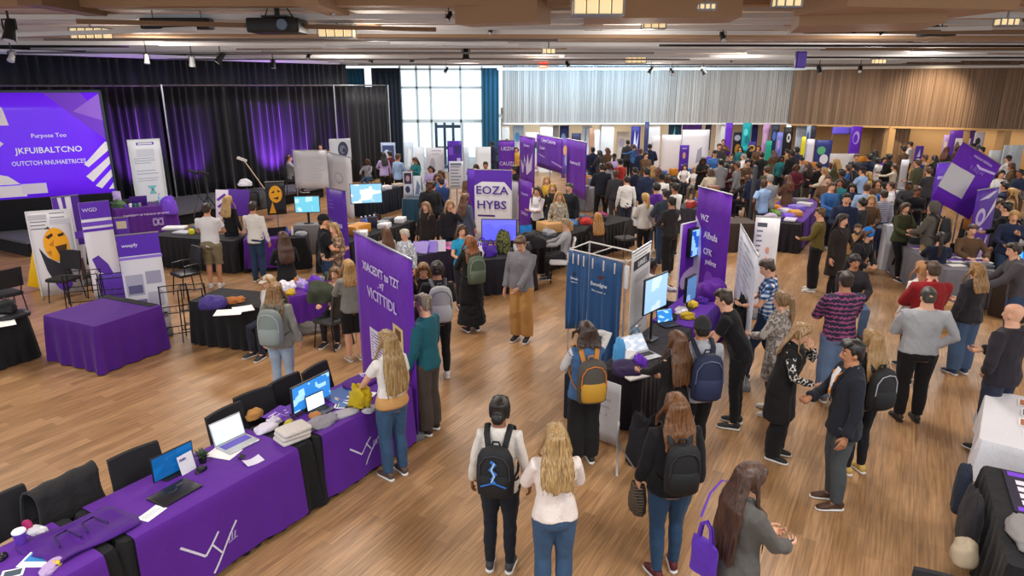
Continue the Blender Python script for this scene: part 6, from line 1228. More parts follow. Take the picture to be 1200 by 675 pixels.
# garment rack with blue cloths
g0, g1 = pz(668, 292, 1.72), pz(734, 307, 1.72); gd = (g1-g0); gd.z = 0; GL = gd.length; ga_ = math.atan2(gd.y, gd.x); r = empty('garment_rack', (g0.x, g0.y, 0), ga_); tag(r, 'white metal garment rack holding blue cloths in the centre', 'rack')
b = MB(); b.tube([(0, 0, 1.85), (GL, 0, 1.85)], .014, 8); b.tube([(0, .45, 1.90), (GL, .42, 1.90)], .014, 8); b.tube([(0, 0, 1.85), (0, .45, 1.90)], .012, 8); b.tube([(GL, 0, 1.85), (GL, .42, 1.9)], .012, 8); b.tube([(GL*.4, 0, 1.85), (GL*.45, .43, 1.9)], .010, 8); obj('top_frame', b, plain('d8d4d0', .35, .3), r)
for x, y in ((0, 0), (GL, 0), (0, .45), (GL, .42)): b = MB(); b.tube([(x, y, 0), (x, y, 1.88)], .014, 8); obj('post', b, plain('c4c2c2', .35, .5), r)
b = MB(); b.rbox((GL+.03, -.02, 1.62), (.09, .03, .36), .01); obj('white_tag', b, WHP, r); r.scale.z = .93
BLM = velvet('2e5686', .55)
for i, (x0, x1, zb, lb) in enumerate(((.0, .42, .48, 'left blue cloth hanging on the white garment rack, with a small white logo'), (.44, GL-.02, .10, 'right and wider blue cloth hanging on the white garment rack, with white lettering'))):
    ro = empty('hanging_cloth', (g0.x, g0.y, 0), ga_); ro.scale.z = .93; tag(ro, lb, 'garment')
    b = MB(); b.sheet(lambda u, v: ((x0+(x1-x0)*u, -.045-.045*math.sin(u*(13 if i else 8)+.8*math.sin(v*3))*(1.15-v)-.02*math.sin(u*29)*(1-v), zb+.05*math.sin(u*5+i)*(1-v)+(1.84-zb)*v), (0, 1, 0)), 40, 8, .012); obj('cloth_panel', b, BLM, ro, auto=False)
    b = MB()
    for k in range(3 if i else 4): xx = x0+(x1-x0)*(k+.5)/(3 if i else 4); b.rbox((xx, -.10, 1.74), (.022, .012, .17), .006)
    obj('clip_strips', b, plain('dccfc4', .5), ro)['kind'] = 'stuff'
    if i: text('lettering', 'Ewodgne', .085, plain('d6dbe6', .5), ro, (x0+.24, -.115, 1.42), (PI/2, 0, 0)); text('lettering', 'Wo acyees  .e', .045, plain('c6cddc', .5), ro, (x0+.24, -.115, 1.31), (PI/2, 0, 0)); b = MB(); b.add([(x0+.20, -.115, 1.56), (x0+.34, -.115, 1.58), (x0+.28, -.115, 1.50)], [(0, 1, 2)]); obj('emblem', b, plain('5a2a2a', .5), ro)
    else: text('lettering', 'Zweab', .055, plain('d6dbe6', .5), ro, (x0+.2, -.115, 1.42), (PI/2, 0, 0)); text('lettering', 'uemm.nt', .035, plain('c6cddc', .5), ro, (x0+.2, -.115, 1.36), (PI/2, 0, 0)); b = MB(); b.ell((x0+.2, -.11, 1.50), (.03, .008, .04), 8, 5); obj('emblem', b, plain('24344a', .5), ro)
boxthing(ct(.10, 1.25, 0), ca_, (.45, .35, .62), cloth('1f2430', .8), 'dark crate under the blue cloths on the floor', 'crate', 'storage_crate', .03)
# white sheet at the end of the centre table
e0, e1 = pz(694, 440, .82), pz(728, 452, .82); banner(e0, e1, .04, .82, 'cfcdd0', 'white sheet hanging at the near end of the centre table', name='white_sheet', cat='sheet', pole=False, foot=False, rail=False, wave=.006, els=[('l', .1, .45, .8, .7, 3, 'b7b5b8')])
mt = banner(pz(741, 297, 2.0), pz(763, 283, 2.0), .35, 2.0, 'c9c6c6', 'white poster with black header behind the centre monitor', name='poster_board', cat='poster', pole=True, foot=True, els=[('r', .08, .84, .94, .92, '2b2a2c'), ('l', .1, .94, .9, .97, 2, '77757a'), ('l', .06, .1, .8, .36, 6, '8a888c'), ('r', .2, .73, .9, .80, 'a9a7aa')], texts=[('LARGE L', .5, .88, .10, 'd9d7d9')])
monitor(ct(1.25, .50), .86, 'big centre monitor with a pale blue page, seen edge on', screenmat('9cc4ee', 'c4dcf6', .85, 3, 8.), w=.62, hgt=.50, lift=.42, th=.03)
laptop(ct(1.95, .50), ca_-.6, 'small laptop with a blue screen before the presenter in white', sbl, w=.28, dp=.2)
laptop(ct(.62, .3), ca_-.5, 'silver laptop lying open on the centre dark table', screenmat('b9c4d4', 'e0e6ee', .6, 4, 2.5), body='b6b7bc', w=.36, dp=.25, ang=130)
lump(ct(.05, .30), (.42, .36, .12), cloth('35284c', .8), 'dark purple cloth heap at the near end of the centre table', 'cloth', 'cloth_heap', 172, 0, .5); lump(ct(.22, .16), (.16, .16, .16), plain('7a3ad0', .4), 'violet ribbon bow on the dark purple heap', 'bow', 'ribbon_bow', 173, 0, 1.2)
lump(ct(.30, .64), (.16, .12, .30), cloth('5aa8e0', .6), 'bright blue glove shaped bag at the corner of the centre table', 'bag', 'blue_bag', 174, 0, .5); paper(ct(-.02, .12), .5, 'pile of white sheets near the end of the centre table', (.3, .22), th=.02)
bottle(ct(.85, .62), 'd4d6dc', 'clear bottle with a grey cap by the silver laptop', .24, '8a8c92'); bottle(ct(1.0, .72), '5a8ab0', 'blue tinted bottle under the big centre monitor', .26); boxthing(ct(.45, .62), ca_, (.3, .22, .06), plain('d6d4d6', .5), 'white tray beside the silver laptop', 'tray', 'paper_tray')
for i, (s, t, c, nm) in enumerate(((2.4, .3, 'b89a28', 'yellow cloth bundle'), (2.6, .55, 'e0dce6', 'white cloth bundle'), (3.3, .35, '4a2290', 'purple folded cloth'), (3.7, .6, '2a3040', 'dark navy pouch'), (2.2, .62, '1f1f24', 'black camera bag'), (3.0, .5, 'd8b838', 'bright yellow pouch'))): lump(ct(s, t), (.24, .18, .09), cloth(c, .7), nm+' on the purple end of the centre table', 'bundle', 'cloth_bundle', 175+i, i, .6)
monitor(ct(2.75, .45), .9, 'small dark monitor below the wall screen on the purple backdrop', screenmat('4f7ab0', '8fb4dc', .7, 3, 3.3), w=.34, hgt=.40, lift=.16, th=.05)
lump(ct(3.6, .30), (.5, .4, .3), PURP, 'purple cloth piled behind the small dark monitor', 'cloth', 'purple_cloth', 182, .4, .5)
lump(pz(752, 540, .0), (.42, .3, .62), cloth('222025', .9), 'dark coat and bags heaped under the near end of the centre table', 'coat', 'heaped_coat', 183, .4, .6); 
r = empty('folding_easel', pz(722, 548), .6); tag(r, 'grey folding easel leg sticking out under the centre table', 'easel'); b = MB(); b.tube([(-.12, -.14, .0), (.05, .05, .28), (.2, .2, .42)], .014, 6); obj('leg', b, METAL, r); b = MB(); b.tube([(.05, .05, .28), (.16, -.12, .0)], .012, 6); obj('brace', b, METAL, r)
# black tables behind the centre
tablecloth(pz(636, 283, .75), pz(744, 256, .75), 1.0, BLKC, 'black tablecloth on the long table behind the seated grey vest person', amp=.03, seed=190)
b7 = pz(636, 283, .75); d7 = (pz(744, 256, .75)-b7).normalized(); t7 = lambda s, t, z=.757: Vector((b7.x+d7.x*s-d7.y*t, b7.y+d7.y*s+d7.x*t, z))
boxthing(t7(1.1, .55), .5, (.75, .5, .22), plain('c99a62', .6), 'open tan cardboard box with a candle glow on the long black centre table', 'box', 'cardboard_box'); laptop(t7(.2, .6), .4, 'dark laptop at the left end of the long black centre table', sb)
for i, (s, t, c, nm) in enumerate(((2.3, .5, 'b5342c', 'red cloth bundle'), (2.5, .7, '2a4a8a', 'blue cloth bundle'), (2.9, .5, '20202a', 'black bag'), (1.9, .7, '4a7ab8', 'pale blue pouch'), (3.2, .7, '8a2a5a', 'magenta pouch'), (.6, .3, '8f9098', 'grey pouch'))): lump(t7(s, t), (.4, .3, .14), cloth(c, .7), nm+' on the long black centre table', 'bundle', 'cloth_bundle', 191+i, i, .6)
chair(pz(733, 300), 25, 'grey backed chair pushed to the long black centre table', None, col=cloth('4d4b4d', .8)); chair(pz(657, 330), 85, 'white chair under the seated person in the grey vest', None, col=plain('cfcdd0', .5))
tablecloth(pz(850, 262, .75), pz(888, 262, .75), .8, cloth('453a35', .8), 'brown grey tablecloth right of the tall purple logo banner', amp=.03, seed=198)
boxthing(pz(832, 266, .0), .2, (.3, .25, 1.25), plain('8a5a48', .5), 'narrow brown cabinet right of the tall purple logo banner', 'cabinet', 'narrow_cabinet', .02)
# ---------------------------------------------------------------- far booths: posters, boards, tables
def fb(x0, x1, ytop, Y, z0, bg, lb, els=(), tx=(), **k):
    k.setdefault('pole', False); k.setdefault('foot', False); k.setdefault('rail', False); k.setdefault('name', 'poster_board'); k.setdefault('cat', 'poster'); k.setdefault('legs', z0 > .05)
    a, c_ = py(x0, ytop, Y), py(x1, ytop, Y); return banner(a, c_, z0, a.z, bg, lb, els=els, texts=tx, **k)
YB = FY+.9
blob = lambda *c: [('e', .4, .7, .25, .12, c[0]), ('e', .6, .45, .25, .14, c[1 % len(c)]), ('r', .2, .12, .8, .24, c[-1])]
fb(601, 614, 147, YB, .3, 'bcd2ea', 'pale blue poster with bright patches in the first far bay', blob('5aa0d8', 'e8d8e8', '2a5aa8'))
fb(616, 631, 155, FY-1.5, .3, 'd8c8e0', 'pinkish board with a dark green strip in front of the first far bay', [('r', 0, .55, 1, .75, '23483f'), ('e', .8, .5, .15, .08, 'a9d8c8')])
fb(646, 655, 147, YB, .1, 'b3b4bc', 'plain grey board at the left side of the second far bay')
fb(656, 667, 147, YB, .1, '2b3a78', 'navy poster with pale lettering in the second far bay', blob('8fb0e0', 'd8c8a8', '5a70b8'))
fb(670, 681, 156, FY-1.2, .1, '24264a', 'dark navy banner with small white marks in front of the second far bay', blob('6a78c8', '3a4a8a', 'c8c8e8'))
fb(659, 668, 162, FY-3, .1, '6a4ab8', 'violet poster below the navy poster of the second far bay', blob('e0b070', '9ab0e0', '4a3a98'))
fb(682, 694, 147, YB, .1, 'dbe4ee', 'pale white blue board at the middle of the second far bay', [('p', [(.2, .2), (.35, .95), (.45, .95), (.4, .2)], '6aa0c8')])
fb(691, 696, 150, FY-.8, .1, 'b7886a', 'thin brown post board in the second far bay'); fb(697, 703, 152, FY-.8, .1, 'e8eaee', 'thin white board at the right end of the second far bay')
fb(740, 751, 148, FY-.6, .5, '2a2878', 'navy poster with white scribbles in the third far bay', [('p', [(.2, .2), (.4, .9), (.6, .5), (.8, .85), (.7, .3), (.5, .4)], 'd0d4f0')])
fb(723, 738, 154, YB, .1, 'dcd3c8', 'cream board at the left of the third far bay', blob('b7b0c8', 'd0c0b0', '9aa0b8')); fb(756, 761, 143, FY-.3, .1, '3a3c66', 'thin dark blue panel at the right edge of the third far bay')
fb(764, 774, 159, 31, .2, 'd3d1d9', 'left narrow white partition left of the purple notice', name='partition_board', cat='board'); fb(776, 799, 158, 31, .2, 'd8d6de', 'wide white partition directly left of the purple notice', name='partition_board', cat='board')
fb(800, 832, 152, 31.6, .2, 'dbd9e2', 'white partition with a grey sketch right of the purple notice', [('p', [(.55, .25), (.6, .55), (.75, .62), (.78, .3)], '9a9cac')], name='partition_board', cat='board')
fb(797, 808, 170, 29.4, .55, '552ab0', 'small purple notice on the white partitions', [('e', .5, .62, .16, .12, 'd8a878'), ('r', .25, .85, .75, .9, 'b79ae0'), ('r', .25, .25, .75, .3, 'b79ae0')])
fb(784, 799, 144, YB, 1.0, '1d4a6a', 'dark poster with turquoise rays in the fourth far bay', [('p', [(.2, .2), (.5, .9), (.55, .5), (.9, .6), (.5, .3)], '7adce0'), ('e', .6, .4, .18, .16, 'c8f4f0')]); fb(800, 823, 144, YB+.2, 1.6, '6a3aa0', 'purple strip poster high in the fourth far bay'); fb(827, 834, 146, YB, 1.0, '3a3a60', 'dark figure poster at the right of the fourth far bay', blob('d8d0e0', '2a2a48', '8a80b0'))
fb(851, 859, 144, FY-1.2, .9, '6a2cc8', 'tall plain violet banner at the left of the fifth far bay', name='banner', cat='banner'); 
fb(860, 872, 155, FY-.6, .2, '201d30', 'dark poster with a yellow figure in the fifth far bay', [('e', .5, .55, .28, .14, 'e0a030'), ('e', .4, .85, .3, .08, 'd0d0e0'), ('r', .2, .1, .8, .3, '4a4a80')])
fb(871, 881, 144, FY-.9, 1.0, '15a8b0', 'turquoise round topped poster in the fifth far bay', blob('60e0e0', '0a7a88', '30c8c8')); fb(882, 889, 145, YB, .2, '2a2a80', 'dark blue poster with a yellow mark in the fifth far bay', [('e', .5, .5, .3, .08, 'e8c030')]); fb(877, 886, 166, FY-2.4, .2, '3a2f88', 'indigo poster with a yellow oval before the fifth far bay', [('e', .5, .8, .45, .1, 'e8c020')])
fb(895, 903, 145, FY-1., .2, 'c898c8', 'pink lilac tall poster between the fifth and sixth far bays', blob('e0b8d8', 'b080c0', '9070b8')); fb(898, 905, 165, 31, .2, '1aa890', 'teal green narrow banner below the pink lilac poster', name='banner', cat='banner')
fb(905, 914, 146, FY-1.2, .6, '222842', 'dark poster with small lights in the sixth far bay', blob('5a7ac0', '303a60', '8a90c0')); fb(911, 918, 155, FY-1.6, .2, '7a80d8', 'periwinkle poster below the dark poster in the sixth far bay', blob('b0a0e0', '5a60c0', '6ac8d8')); fb(919, 930, 149, FY-1.4, .5, '1a1a1e', 'black poster with a white round emblem in the sixth far bay', [('e', .6, .72, .22, .12, 'dcdce0'), ('e', .6, .72, .1, .06, '1a1a1e'), ('p', [(.3, .05), (.5, .3), (.7, .05)], 'c09050')])
fb(934, 947, 146, YB-.8, .1, 'c9d3e2', 'pale blue white panel right of the black emblem poster'); fb(946, 951, 147, FY-1.2, .6, '9ab0d0', 'thin light blue panel right of the pale panel', blob('3a4a88', '5a6aa8', '3a4a88')); fb(952, 957, 147, FY-1.2, .6, '2a2a3a', 'thin black panel next to the thin light blue one')
fb(940, 945, 160, 31, .2, 'e4d424', 'narrow lemon yellow banner in front of the sixth far bay', name='banner', cat='banner'); fb(946, 955, 163, 31.2, .2, 'dcd8e8', 'white lilac poster right of the lemon yellow banner'); fb(956, 976, 164, 31.4, .2, '2b3578', 'navy poster wall with green and white patches right of the lemon banner', blob('5aa878', 'd8dce8', '5a70b8'))
fb(976, 999, 149, FY-1.6, 1.95, '6a5ae0', 'horizontal lilac glowing strip sign above the cream counter'); fb(998, 1011, 148, 32, .5, '5a22b4', 'curved purple banner with a pale swirl at the join of the far bays', [('e', .55, .72, .3, .16, 'a88ae0'), ('e', .5, .7, .2, .11, '5a22b4')], name='banner', cat='banner')
fb(973, 1002, 180, 28.4, .1, 'd0cdd2', 'long white partition in front of the lilac strip sign', name='partition_board', cat='board')
fb(1057, 1066, 187, 24.4, .1, 'c9c9d6', 'pale blue white pillar banner left of the framed purple poster', name='banner', cat='banner'); fb(1072, 1084, 191, 23.5, .5, '35247c', 'framed purple poster with a white shield on a stand', [('r', .0, 0, 1, .06, 'b7b3c0'), ('r', 0, .94, 1, 1, 'b7b3c0'), ('p', [(.25, .75), (.75, .8), (.7, .4), (.45, .22), (.3, .4)], 'd4cfe8'), ('p', [(.4, .6), (.6, .65), (.55, .4)], '4a38a0')], pole=True, foot=True)
fb(1107, 1114, 158, 30.6, .6, 'b79ad8', 'lilac and white figure poster left of the purple wall poster', blob('e8d8c8', '8a60c0', 'd8d0e8')); fb(1114, 1144, 153, 30.5, .9, '5a2aa0', 'big purple wall poster with white centre on the tan wall', [('r', .25, .05, .85, .75, 'e2dcea'), ('e', .35, .4, .1, .25, '7a6a58')]); fb(1143, 1155, 155, 30.2, .9, 'd8d2d8', 'poster with black and white heads on the tan wall', blob('2a2a30', '5a5a68', '1a1a20'))
fb(1073, 1083, 171, 29.5, 1.0, '5a3ab0', 'small blue purple sign on the tan wall left of the lilac figure poster', [('p', [(.3, .3), (.6, .8), (.7, .3)], 'e0d8f0')]); 
fb(1160, 1176, 176, 24.6, .1, 'cdd3da', 'pale partition with a glass top at the right, behind the crowd', name='partition_board', cat='board'); fb(1177, 1200, 170, 24.2, .1, 'bfc6ce', 'grey corrugated partition at the right edge', name='partition_board', cat='board', wave=.02)
# white and purple posters left of centre below the glazed entrance
fb(446, 463, 167, 27, .9, 'aebfe0', 'blue white poster with dark picture at the drape end', [('r', .1, .4, .9, .9, '3a4a78'), ('e', .4, .6, .2, .15, 'c0d0f0')]); fb(473, 484, 167, 26.5, .9, 'cfe0f2', 'pale blue poster with a white shape in the blue lit corner', [('r', .0, 0, 1, .06, '4a7aa8'), ('p', [(.3, .2), (.5, .85), (.8, .7), (.6, .2)], 'f2f8ff')]); fb(485, 497, 172, 26.2, .1, 'dce8f4', 'plain white panel right of the pale blue poster', name='partition_board', cat='board')
fb(499, 520, 173, 25.2, .1, 'cfcfd8', 'tall white board with a faint portrait, left of the purple squares poster', [('e', .35, .68, .15, .12, 'a8a8b8'), ('l', .3, .88, .9, .94, 2, 'a0a0b0'), ('e', .35, .4, .2, .1, 'b0a0b8')], name='partition_board', cat='board')
fb(524, 541, 165, 25, 1.1, '4c22a0', 'purple poster with small picture squares above the white list sheet', [('r', .1, .55, .4, .8, '7a4ad0'), ('r', .5, .6, .9, .85, '3a2a78'), ('r', .35, .05, .6, .25, 'e0a8a8'), ('r', .65, .3, .9, .45, 'c8b8e8')]); fb(526, 543, 189, 23.5, .7, 'd5dbe6', 'white list sheet with lines of writing below the purple squares poster', [('l', .1, .1, .9, .8, 7, '8a92a8'), ('r', .1, .86, .85, .93, '6a7288')], pole=True); fb(543, 549, 172, 25, .1, 'c4d0e2', 'thin bluish upright panel right of the white list sheet', name='partition_board', cat='board'); fb(557, 575, 172, 28, .1, 'e4ecf4', 'bright white partition below the teal drape', name='partition_board', cat='board')
fb(472, 483, 201, 21.5, .75, 'c2c8da', 'white lattice poster with dark portraits on the teal table', [('r', .1, .5, .9, .95, '3a2a40'), ('e', .5, .72, .2, .12, 'b090a0'), ('e', .45, .28, .25, .14, '2a3050')]); fb(484, 493, 206, 21.5, .75, 'd4dcea', 'white picture frame poster right of the lattice poster', [('p', [(.2, .1), (.5, .8), (.9, .5), (.7, .1)], '6a7898')])
tablecloth(pz(471, 233, .75), pz(497, 234, .75), .8, velvet('1d4258'), 'teal tablecloth under the two portrait posters', amp=.04, seed=210)
tablecloth(pz(497, 207, .75), pz(520, 205, .75), .8, velvet('234a66'), 'blue tablecloth on the table before the tall portrait board', amp=.03, seed=211)
FT_ = [((772, 206), (800, 207), '3a3d44', 'dark tablecloth on the far table in front of the white partitions'), ((806, 204), (840, 204), '55585f', 'grey tablecloth on the far table where the person in dark scarf sits'), ((828, 193), (846, 193), '4d5660', 'slate tablecloth on the far table under the sketch partition'), ((920, 196), (962, 196), '34353c', 'dark tablecloth on the far table under the lemon yellow banner'), ((1003, 190), (1034, 190), '2c2b30', 'black tablecloth on the far table under the curved purple banner'),
       ((560, 214), (598, 211), '3a3548', 'dark purple tablecloth behind the blocky letter banner'), ((660, 187), (700, 187), '4b5468', 'blue grey tablecloth on the far table before the second bay'), ((870, 190), (896, 190), '3d3a55', 'indigo tablecloth on the far table before the fifth bay'), ((1050, 232), (1078, 226), '2a292e', 'black tablecloth on the table under the framed purple poster'), ((1150, 205), (1186, 203), '45454c', 'grey tablecloth on the far table at the right'), ((690, 222), (708, 216), '88888e', 'light grey tablecloth by the big man in dark clothes'), ((818, 246), (846, 236), '33313a', 'dark tablecloth right of the tall purple logo banner'), ((1166, 262), (1200, 256), '2b2a30', 'black tablecloth on the table at the right edge behind the patterned banner')]
rg = random.Random(77)
for k, (a, c_, col, lb) in enumerate(FT_):
    A, Bv = pz(*a, .75), pz(*c_, .75); tablecloth(A, Bv, .8, cloth(col, .8), lb, amp=.03, seed=220+k); dn = (Bv-A).normalized(); l = (Bv-A).length
    for i in range(3 if l < 1.2 else 4):
        s = l*(i+.6)/4.4; t = rg.uniform(.2, .6); c5 = rg.choice((('purple', '5a2cb0'), ('white', 'e0dfe4'), ('blue', '3a64b0'), ('orange', 'c8802a'), ('grey', '8b8c92'), ('red', 'a83a34')))
        w5 = lb.split(); boxthing((A.x+dn.x*s-dn.y*t, A.y+dn.y*s+dn.x*t, .757), rg.uniform(0, 3), (rg.uniform(.16, .36), rg.uniform(.12, .24), rg.uniform(.06, .3)), plain(c5[1], .5), c5[0]+' box, '+('first', 'second', 'third', 'fourth')[i]+' from left on the '+' '.join([x for x in w5 if x not in ('tablecloth', 'on', 'the')][:9]))
# ---------------------------------------------------------------- people: the ones shown large, each with a pose of its own
HERO = []
def H(px, hd, label, h, sex, top, tc, bot, bc, hair, hc, sk='d6a488', shoe='2a2a2e', sole='e2deda', pk=None, loc=None, over=None, ph=None, hat=None, tip=None, near=True, **kw):
    i = len(HERO); tm = tc if not isinstance(tc, str) else cloth(tc)
    if px: d = pz(px[0], px[1], 1.6).y
    else: d = loc[1]
    kw.setdefault('vox', .0115 if d < 9 else .014 if d < 13 else .0175); kw.setdefault('face', d < 15)
    parts = person_parts(h=h, sex=sex, top=top, bottom=bot, hair=hair, seed=i+3, **kw)
    ov = None
    if over: k2 = dict(kw); k2['face'] = False; k2['sleeve'] = over[2]; ov = person_parts(h=h, sex=sex, top=over[0], bottom=bot, hair='none', seed=i+90, infl=over[3] if len(over) > 3 else .045, **k2); [JOBS.remove(ov[k]) for k in ('body', 'bottom')]
    HERO.append((px, hd, label, parts, dict(skin=skin(sk), lips=skin({'d6a488': 'b5685c'}.get(sk, '7a3f36')), hair=hairm(hc, tip) if hc else None, top=tm, bottom=bc if not isinstance(bc, str) else cloth(bc, bs=.8), shoe=plain(shoe, .6), sole=plain(sole, .6), hat=cloth(hat or '222226'), topname={'tee': 'tshirt', 'polo': 'shirt', 'long': 'shirt', 'sweater': 'sweater', 'hoodie': 'hoodie', 'blazer': 'blazer', 'jacket': 'jacket', 'coat': 'coat', 'vest': 'vest', 'tank': 'top', 'crop': 'tshirt'}[top], bottomname={'skirt': 'skirt', 'shorts': 'shorts', 'jeans': 'jeans', 'slim': 'trousers', 'wide': 'trousers', 'dress': 'dress', 'leggings': 'leggings'}[bot], hatname='beanie' if hair.startswith('beanie') else 'hood' if hair == 'hood' else 'cap'), pk, loc, (ov, over), ph, d))
JE = '38577f'
H((585, 466), -8, 'person in a cream top with black bun and black backpack, seen from behind', 1.64, 'f', 'long', 'd8d0c8', 'slim', '1d2029', 'bun', '15110e', '8a5a40', '3c3c40', pk=(('1b1b1e', '18181b', '151518', '35353a'), 'black backpack with a small blue mark worn by the woman with the black bun', 1.0, .03), L='down', R='down')
H((652, 498), 4, 'blonde person in a white sweater and ripped blue jeans, seen from behind at the bottom', 1.63, 'f', 'sweater', 'e4d6cf', 'jeans', '3a526f', 'long', '8a663c', tip='c4a06c', hl=1.23, L='bent', R='bent', hem=.92, strands=30)
H((794, 462), 6, 'person in a black sweater and blue jeans with long brown hair and maroon sneakers', 1.70, 'f', 'sweater', '17161a', 'slim', '2b4460', 'long', '4a2c16', tip='80522c', shoe='5a1820', w=1.12, hl=1.30, L='down2', R='down', legs='stance', strands=30, pk=(('17171a', '141417', '121215', '2c2c30'), 'small black backpack on the woman in maroon sneakers', .95, .0))
H((884, 542), -72, 'person with very long dark hair and a grey jacket holding a phone, bottom right', 1.66, 'f', 'jacket', '57534f', 'slim', '26242a', 'long', '2a1a14', tip='5a3a2a', hl=1.00, L='bent', R=((.10, .34, 1.08), (1, -.5, -.6)), pitch=12, strands=32, ph=('R', 'phone in the hand of the person with very long dark hair'))
H((1003, 398), 80, 'man in a dark blazer and grey trousers with brown shoes, facing left', 1.78, 'm', 'blazer', '20222b', 'jeans', '484d50', 'short', '17120f', 'b07c5c', '4e3226', w=1.04, L='down', R='bent', hem=.82)
H((1025, 386), 14, 'blonde person in a black top standing just behind the man in the dark blazer', 1.66, 'f', 'tee', '1a191c', 'slim', '1b1b1f', 'long', '8f6c42', tip='b08a58', shoe='c9a65a', hl=1.22, pk=(('201e20', '1b1a1c', '161617', 'a8a8ac'), 'black backpack on the blonde person behind the man in the blazer', 1.0, .05))
H((944, 379), -122, 'person in a long black coat over black and white patterned sleeves, hand at mouth', 1.66, 'f', 'long', pattern('cells', '1a1a1c', 'd9d4ce', '1f1f22'), 'wide', '1b1a1c', 'long', '7a5a3c', tip='c0986a', shoe='1b1b1d', hl=1.34, L='face', R='bent', lean=8, pitch=14, over=('coat', '1c1a1b', .10))
H((918, 341), 48, 'person in a mottled grey knit coat and brown trousers, left of the black coat', 1.66, 'f', 'coat', pattern('blotch', 'b4aaa2', '6b625d', '8f857e'), 'slim', '57452f', 'pony', '6a4e34', tip='9c7a54', shoe='d6d2ce', hl=1.34, L='bent', R='down', legs='stance')
H((898, 303), 72, 'man in a blue and white plaid shirt facing left by the tall white panel', 1.80, 'm', 'polo', pattern('plaid', '22304f', '44689a', 'ccd0d6'), 'jeans', '212f48', 'short', '38261a', shoe='3a2a24', L='bent', R='bent', pitch=18, legs='walk2')
H((993, 318), 4, 'broad person in a purple and navy knit sweater and pale jeans, seen from behind', 1.80, 'm', 'sweater', pattern('knit', '231c33', '4a3468', '9c4a70'), 'wide', '64799a', 'short', '2a1b13', 'b07c5c', '6a625c', w=1.16, L='bent', R='bent')
H((1090, 336), -8, 'heavy man in a light grey sweater and black trousers, hands in front, seen from behind', 1.76, 'm', 'sweater', 'a8a8ac', 'jeans', '1d1b1d', 'crop', '3f3a36', 'd6a488', '38322f', '2a2624', w=1.27, L='bent', R='hip', hem=.93)
H((1096, 306), -4, 'man in a dark red jacket behind the heavy man in the grey sweater', 1.80, 'm', 'jacket', '8a1e22', 'jeans', '26314a', 'short', '463426', w=1.14, L='bent', R='bent')
H((1147, 308), 12, 'person with brown hair, dark jacket and loose blue jeans at the grey leaflet table', 1.68, 'f', 'jacket', '2a282d', 'wide', '425673', 'long', '54381f', tip='b58748', shoe='33425f', hl=1.33, w=1.06, L='down', R='bent')
H((1192, 355), 24, 'bald man in a dark hoodie cut by the right edge, behind the white table', 1.80, 'm', 'hoodie', '2a252b', 'jeans', '2a2e3e', 'none', None, w=1.16, L='hip', R='bent')
H((454, 387), 42, 'blonde person in a white tee and jeans leaning at the far purple table', 1.68, 'f', 'tee', 'dfd9d4', 'jeans', '36506e', 'long', '7a5a34', tip='b89866', shoe='57463f', hl=1.06, L=((.20, .34, 1.0), (1, -.4, -.6)), R='down2', strands=30, hem=.98)
H((497, 344), 66, 'man in a teal sweater and brown grey trousers facing the tall purple banner', 1.77, 'm', 'sweater', '1e5663', 'wide', '463c37', 'short', '57473a', L='down2', R='down2', shoe='2a211e', tip='a09080')
H((321, 331), -4, 'person in a grey hoodie and pale jeans with long brown hair and a grey backpack', 1.66, 'f', 'hoodie', '8b887f', 'slim', '9aaabf', 'long', '5e4124', tip='a87c48', shoe='5a5a60', hl=1.28, pk=(('7d8582', '8c9492', '5a625e', 'a8aeac'), 'grey green backpack worn by the person in the grey hoodie', 1.08, .0))
H((298, 313), 30, 'person with long dark hair in black at the right end of the black table', 1.68, 'f', 'long', '1b191b', 'slim', '1d1b1f', 'long', '2a1812', tip='54301f', hl=1.20, loc=(-3.95, 11.55), legs='stand', L='bent', R='bent')
H((314, 322), 150, 'blonde person in a beige cap and white shirt behind the grey hoodie backpack wearer', 1.60, 'f', 'long', 'd5d2d6', 'slim', '2a2c3a', 'longcap', '8c6a40', tip='c09a60', hat='b7a898', hl=1.25, legs='sit')
H((378, 251), -72, 'man in a black shirt and black cap with jeans, arms held forward', 1.80, 'm', 'polo', '141418', 'jeans', '2b4058', 'cap', '2a1a12', 'd09a78', hat='15151a', w=1.14, L='bent', R='bent')
H((390, 260), 168, 'blonde person in a patterned brown cardigan beside the man in black cap', 1.66, 'f', 'long', pattern('blotch', '5a4638', '8a6a54', 'b59a80'), 'slim', '6a6468', 'long', '8a6a3c', tip='c09c60', hl=1.32, L='bent', R='bent')
H((392, 312), 172, 'person in a leopard patterned sweater sitting behind the giveaway table', 1.60, 'f', 'sweater', pattern('cells', '6a4034', 'd0a890', 'a87860', .8), 'slim', '2a2630', 'long', '6a4a2c', legs='sit', L='table', R='table')
H((408, 304), 30, 'person in a grey sweater and black shorts standing half behind the tall purple banner', 1.60, 'f', 'sweater', '7b7873', 'shorts', '1b1a1d', 'long', '8a6232', tip='b88c50', shoe='b8a088', hl=1.34, L='bent', R='bent')
H((609, 277), 158, 'man in a grey cardigan and khaki trousers looking down, centre of the hall', 1.80, 'm', 'jacket', pattern('blotch', '77757a', '6c6a70', '827f84', 3.), 'wide', 'b5854c', 'short', '563a24', shoe='232327', L='clasp', R='down', pitch=22)
H((512, 306), 14, 'person with a grey backpack and black trousers beside the tall purple banner', 1.74, 'm', 'long', '29282c', 'slim', '1c1b1e', 'curly', '231814', 'b07c5c', 'd8d6d4', pk=(('a2a2a6', 'b4b4b8', '55555a', '55555a'), 'light grey backpack on the person right of the tall purple banner', 1.1, .0), L='bent', R='bent')
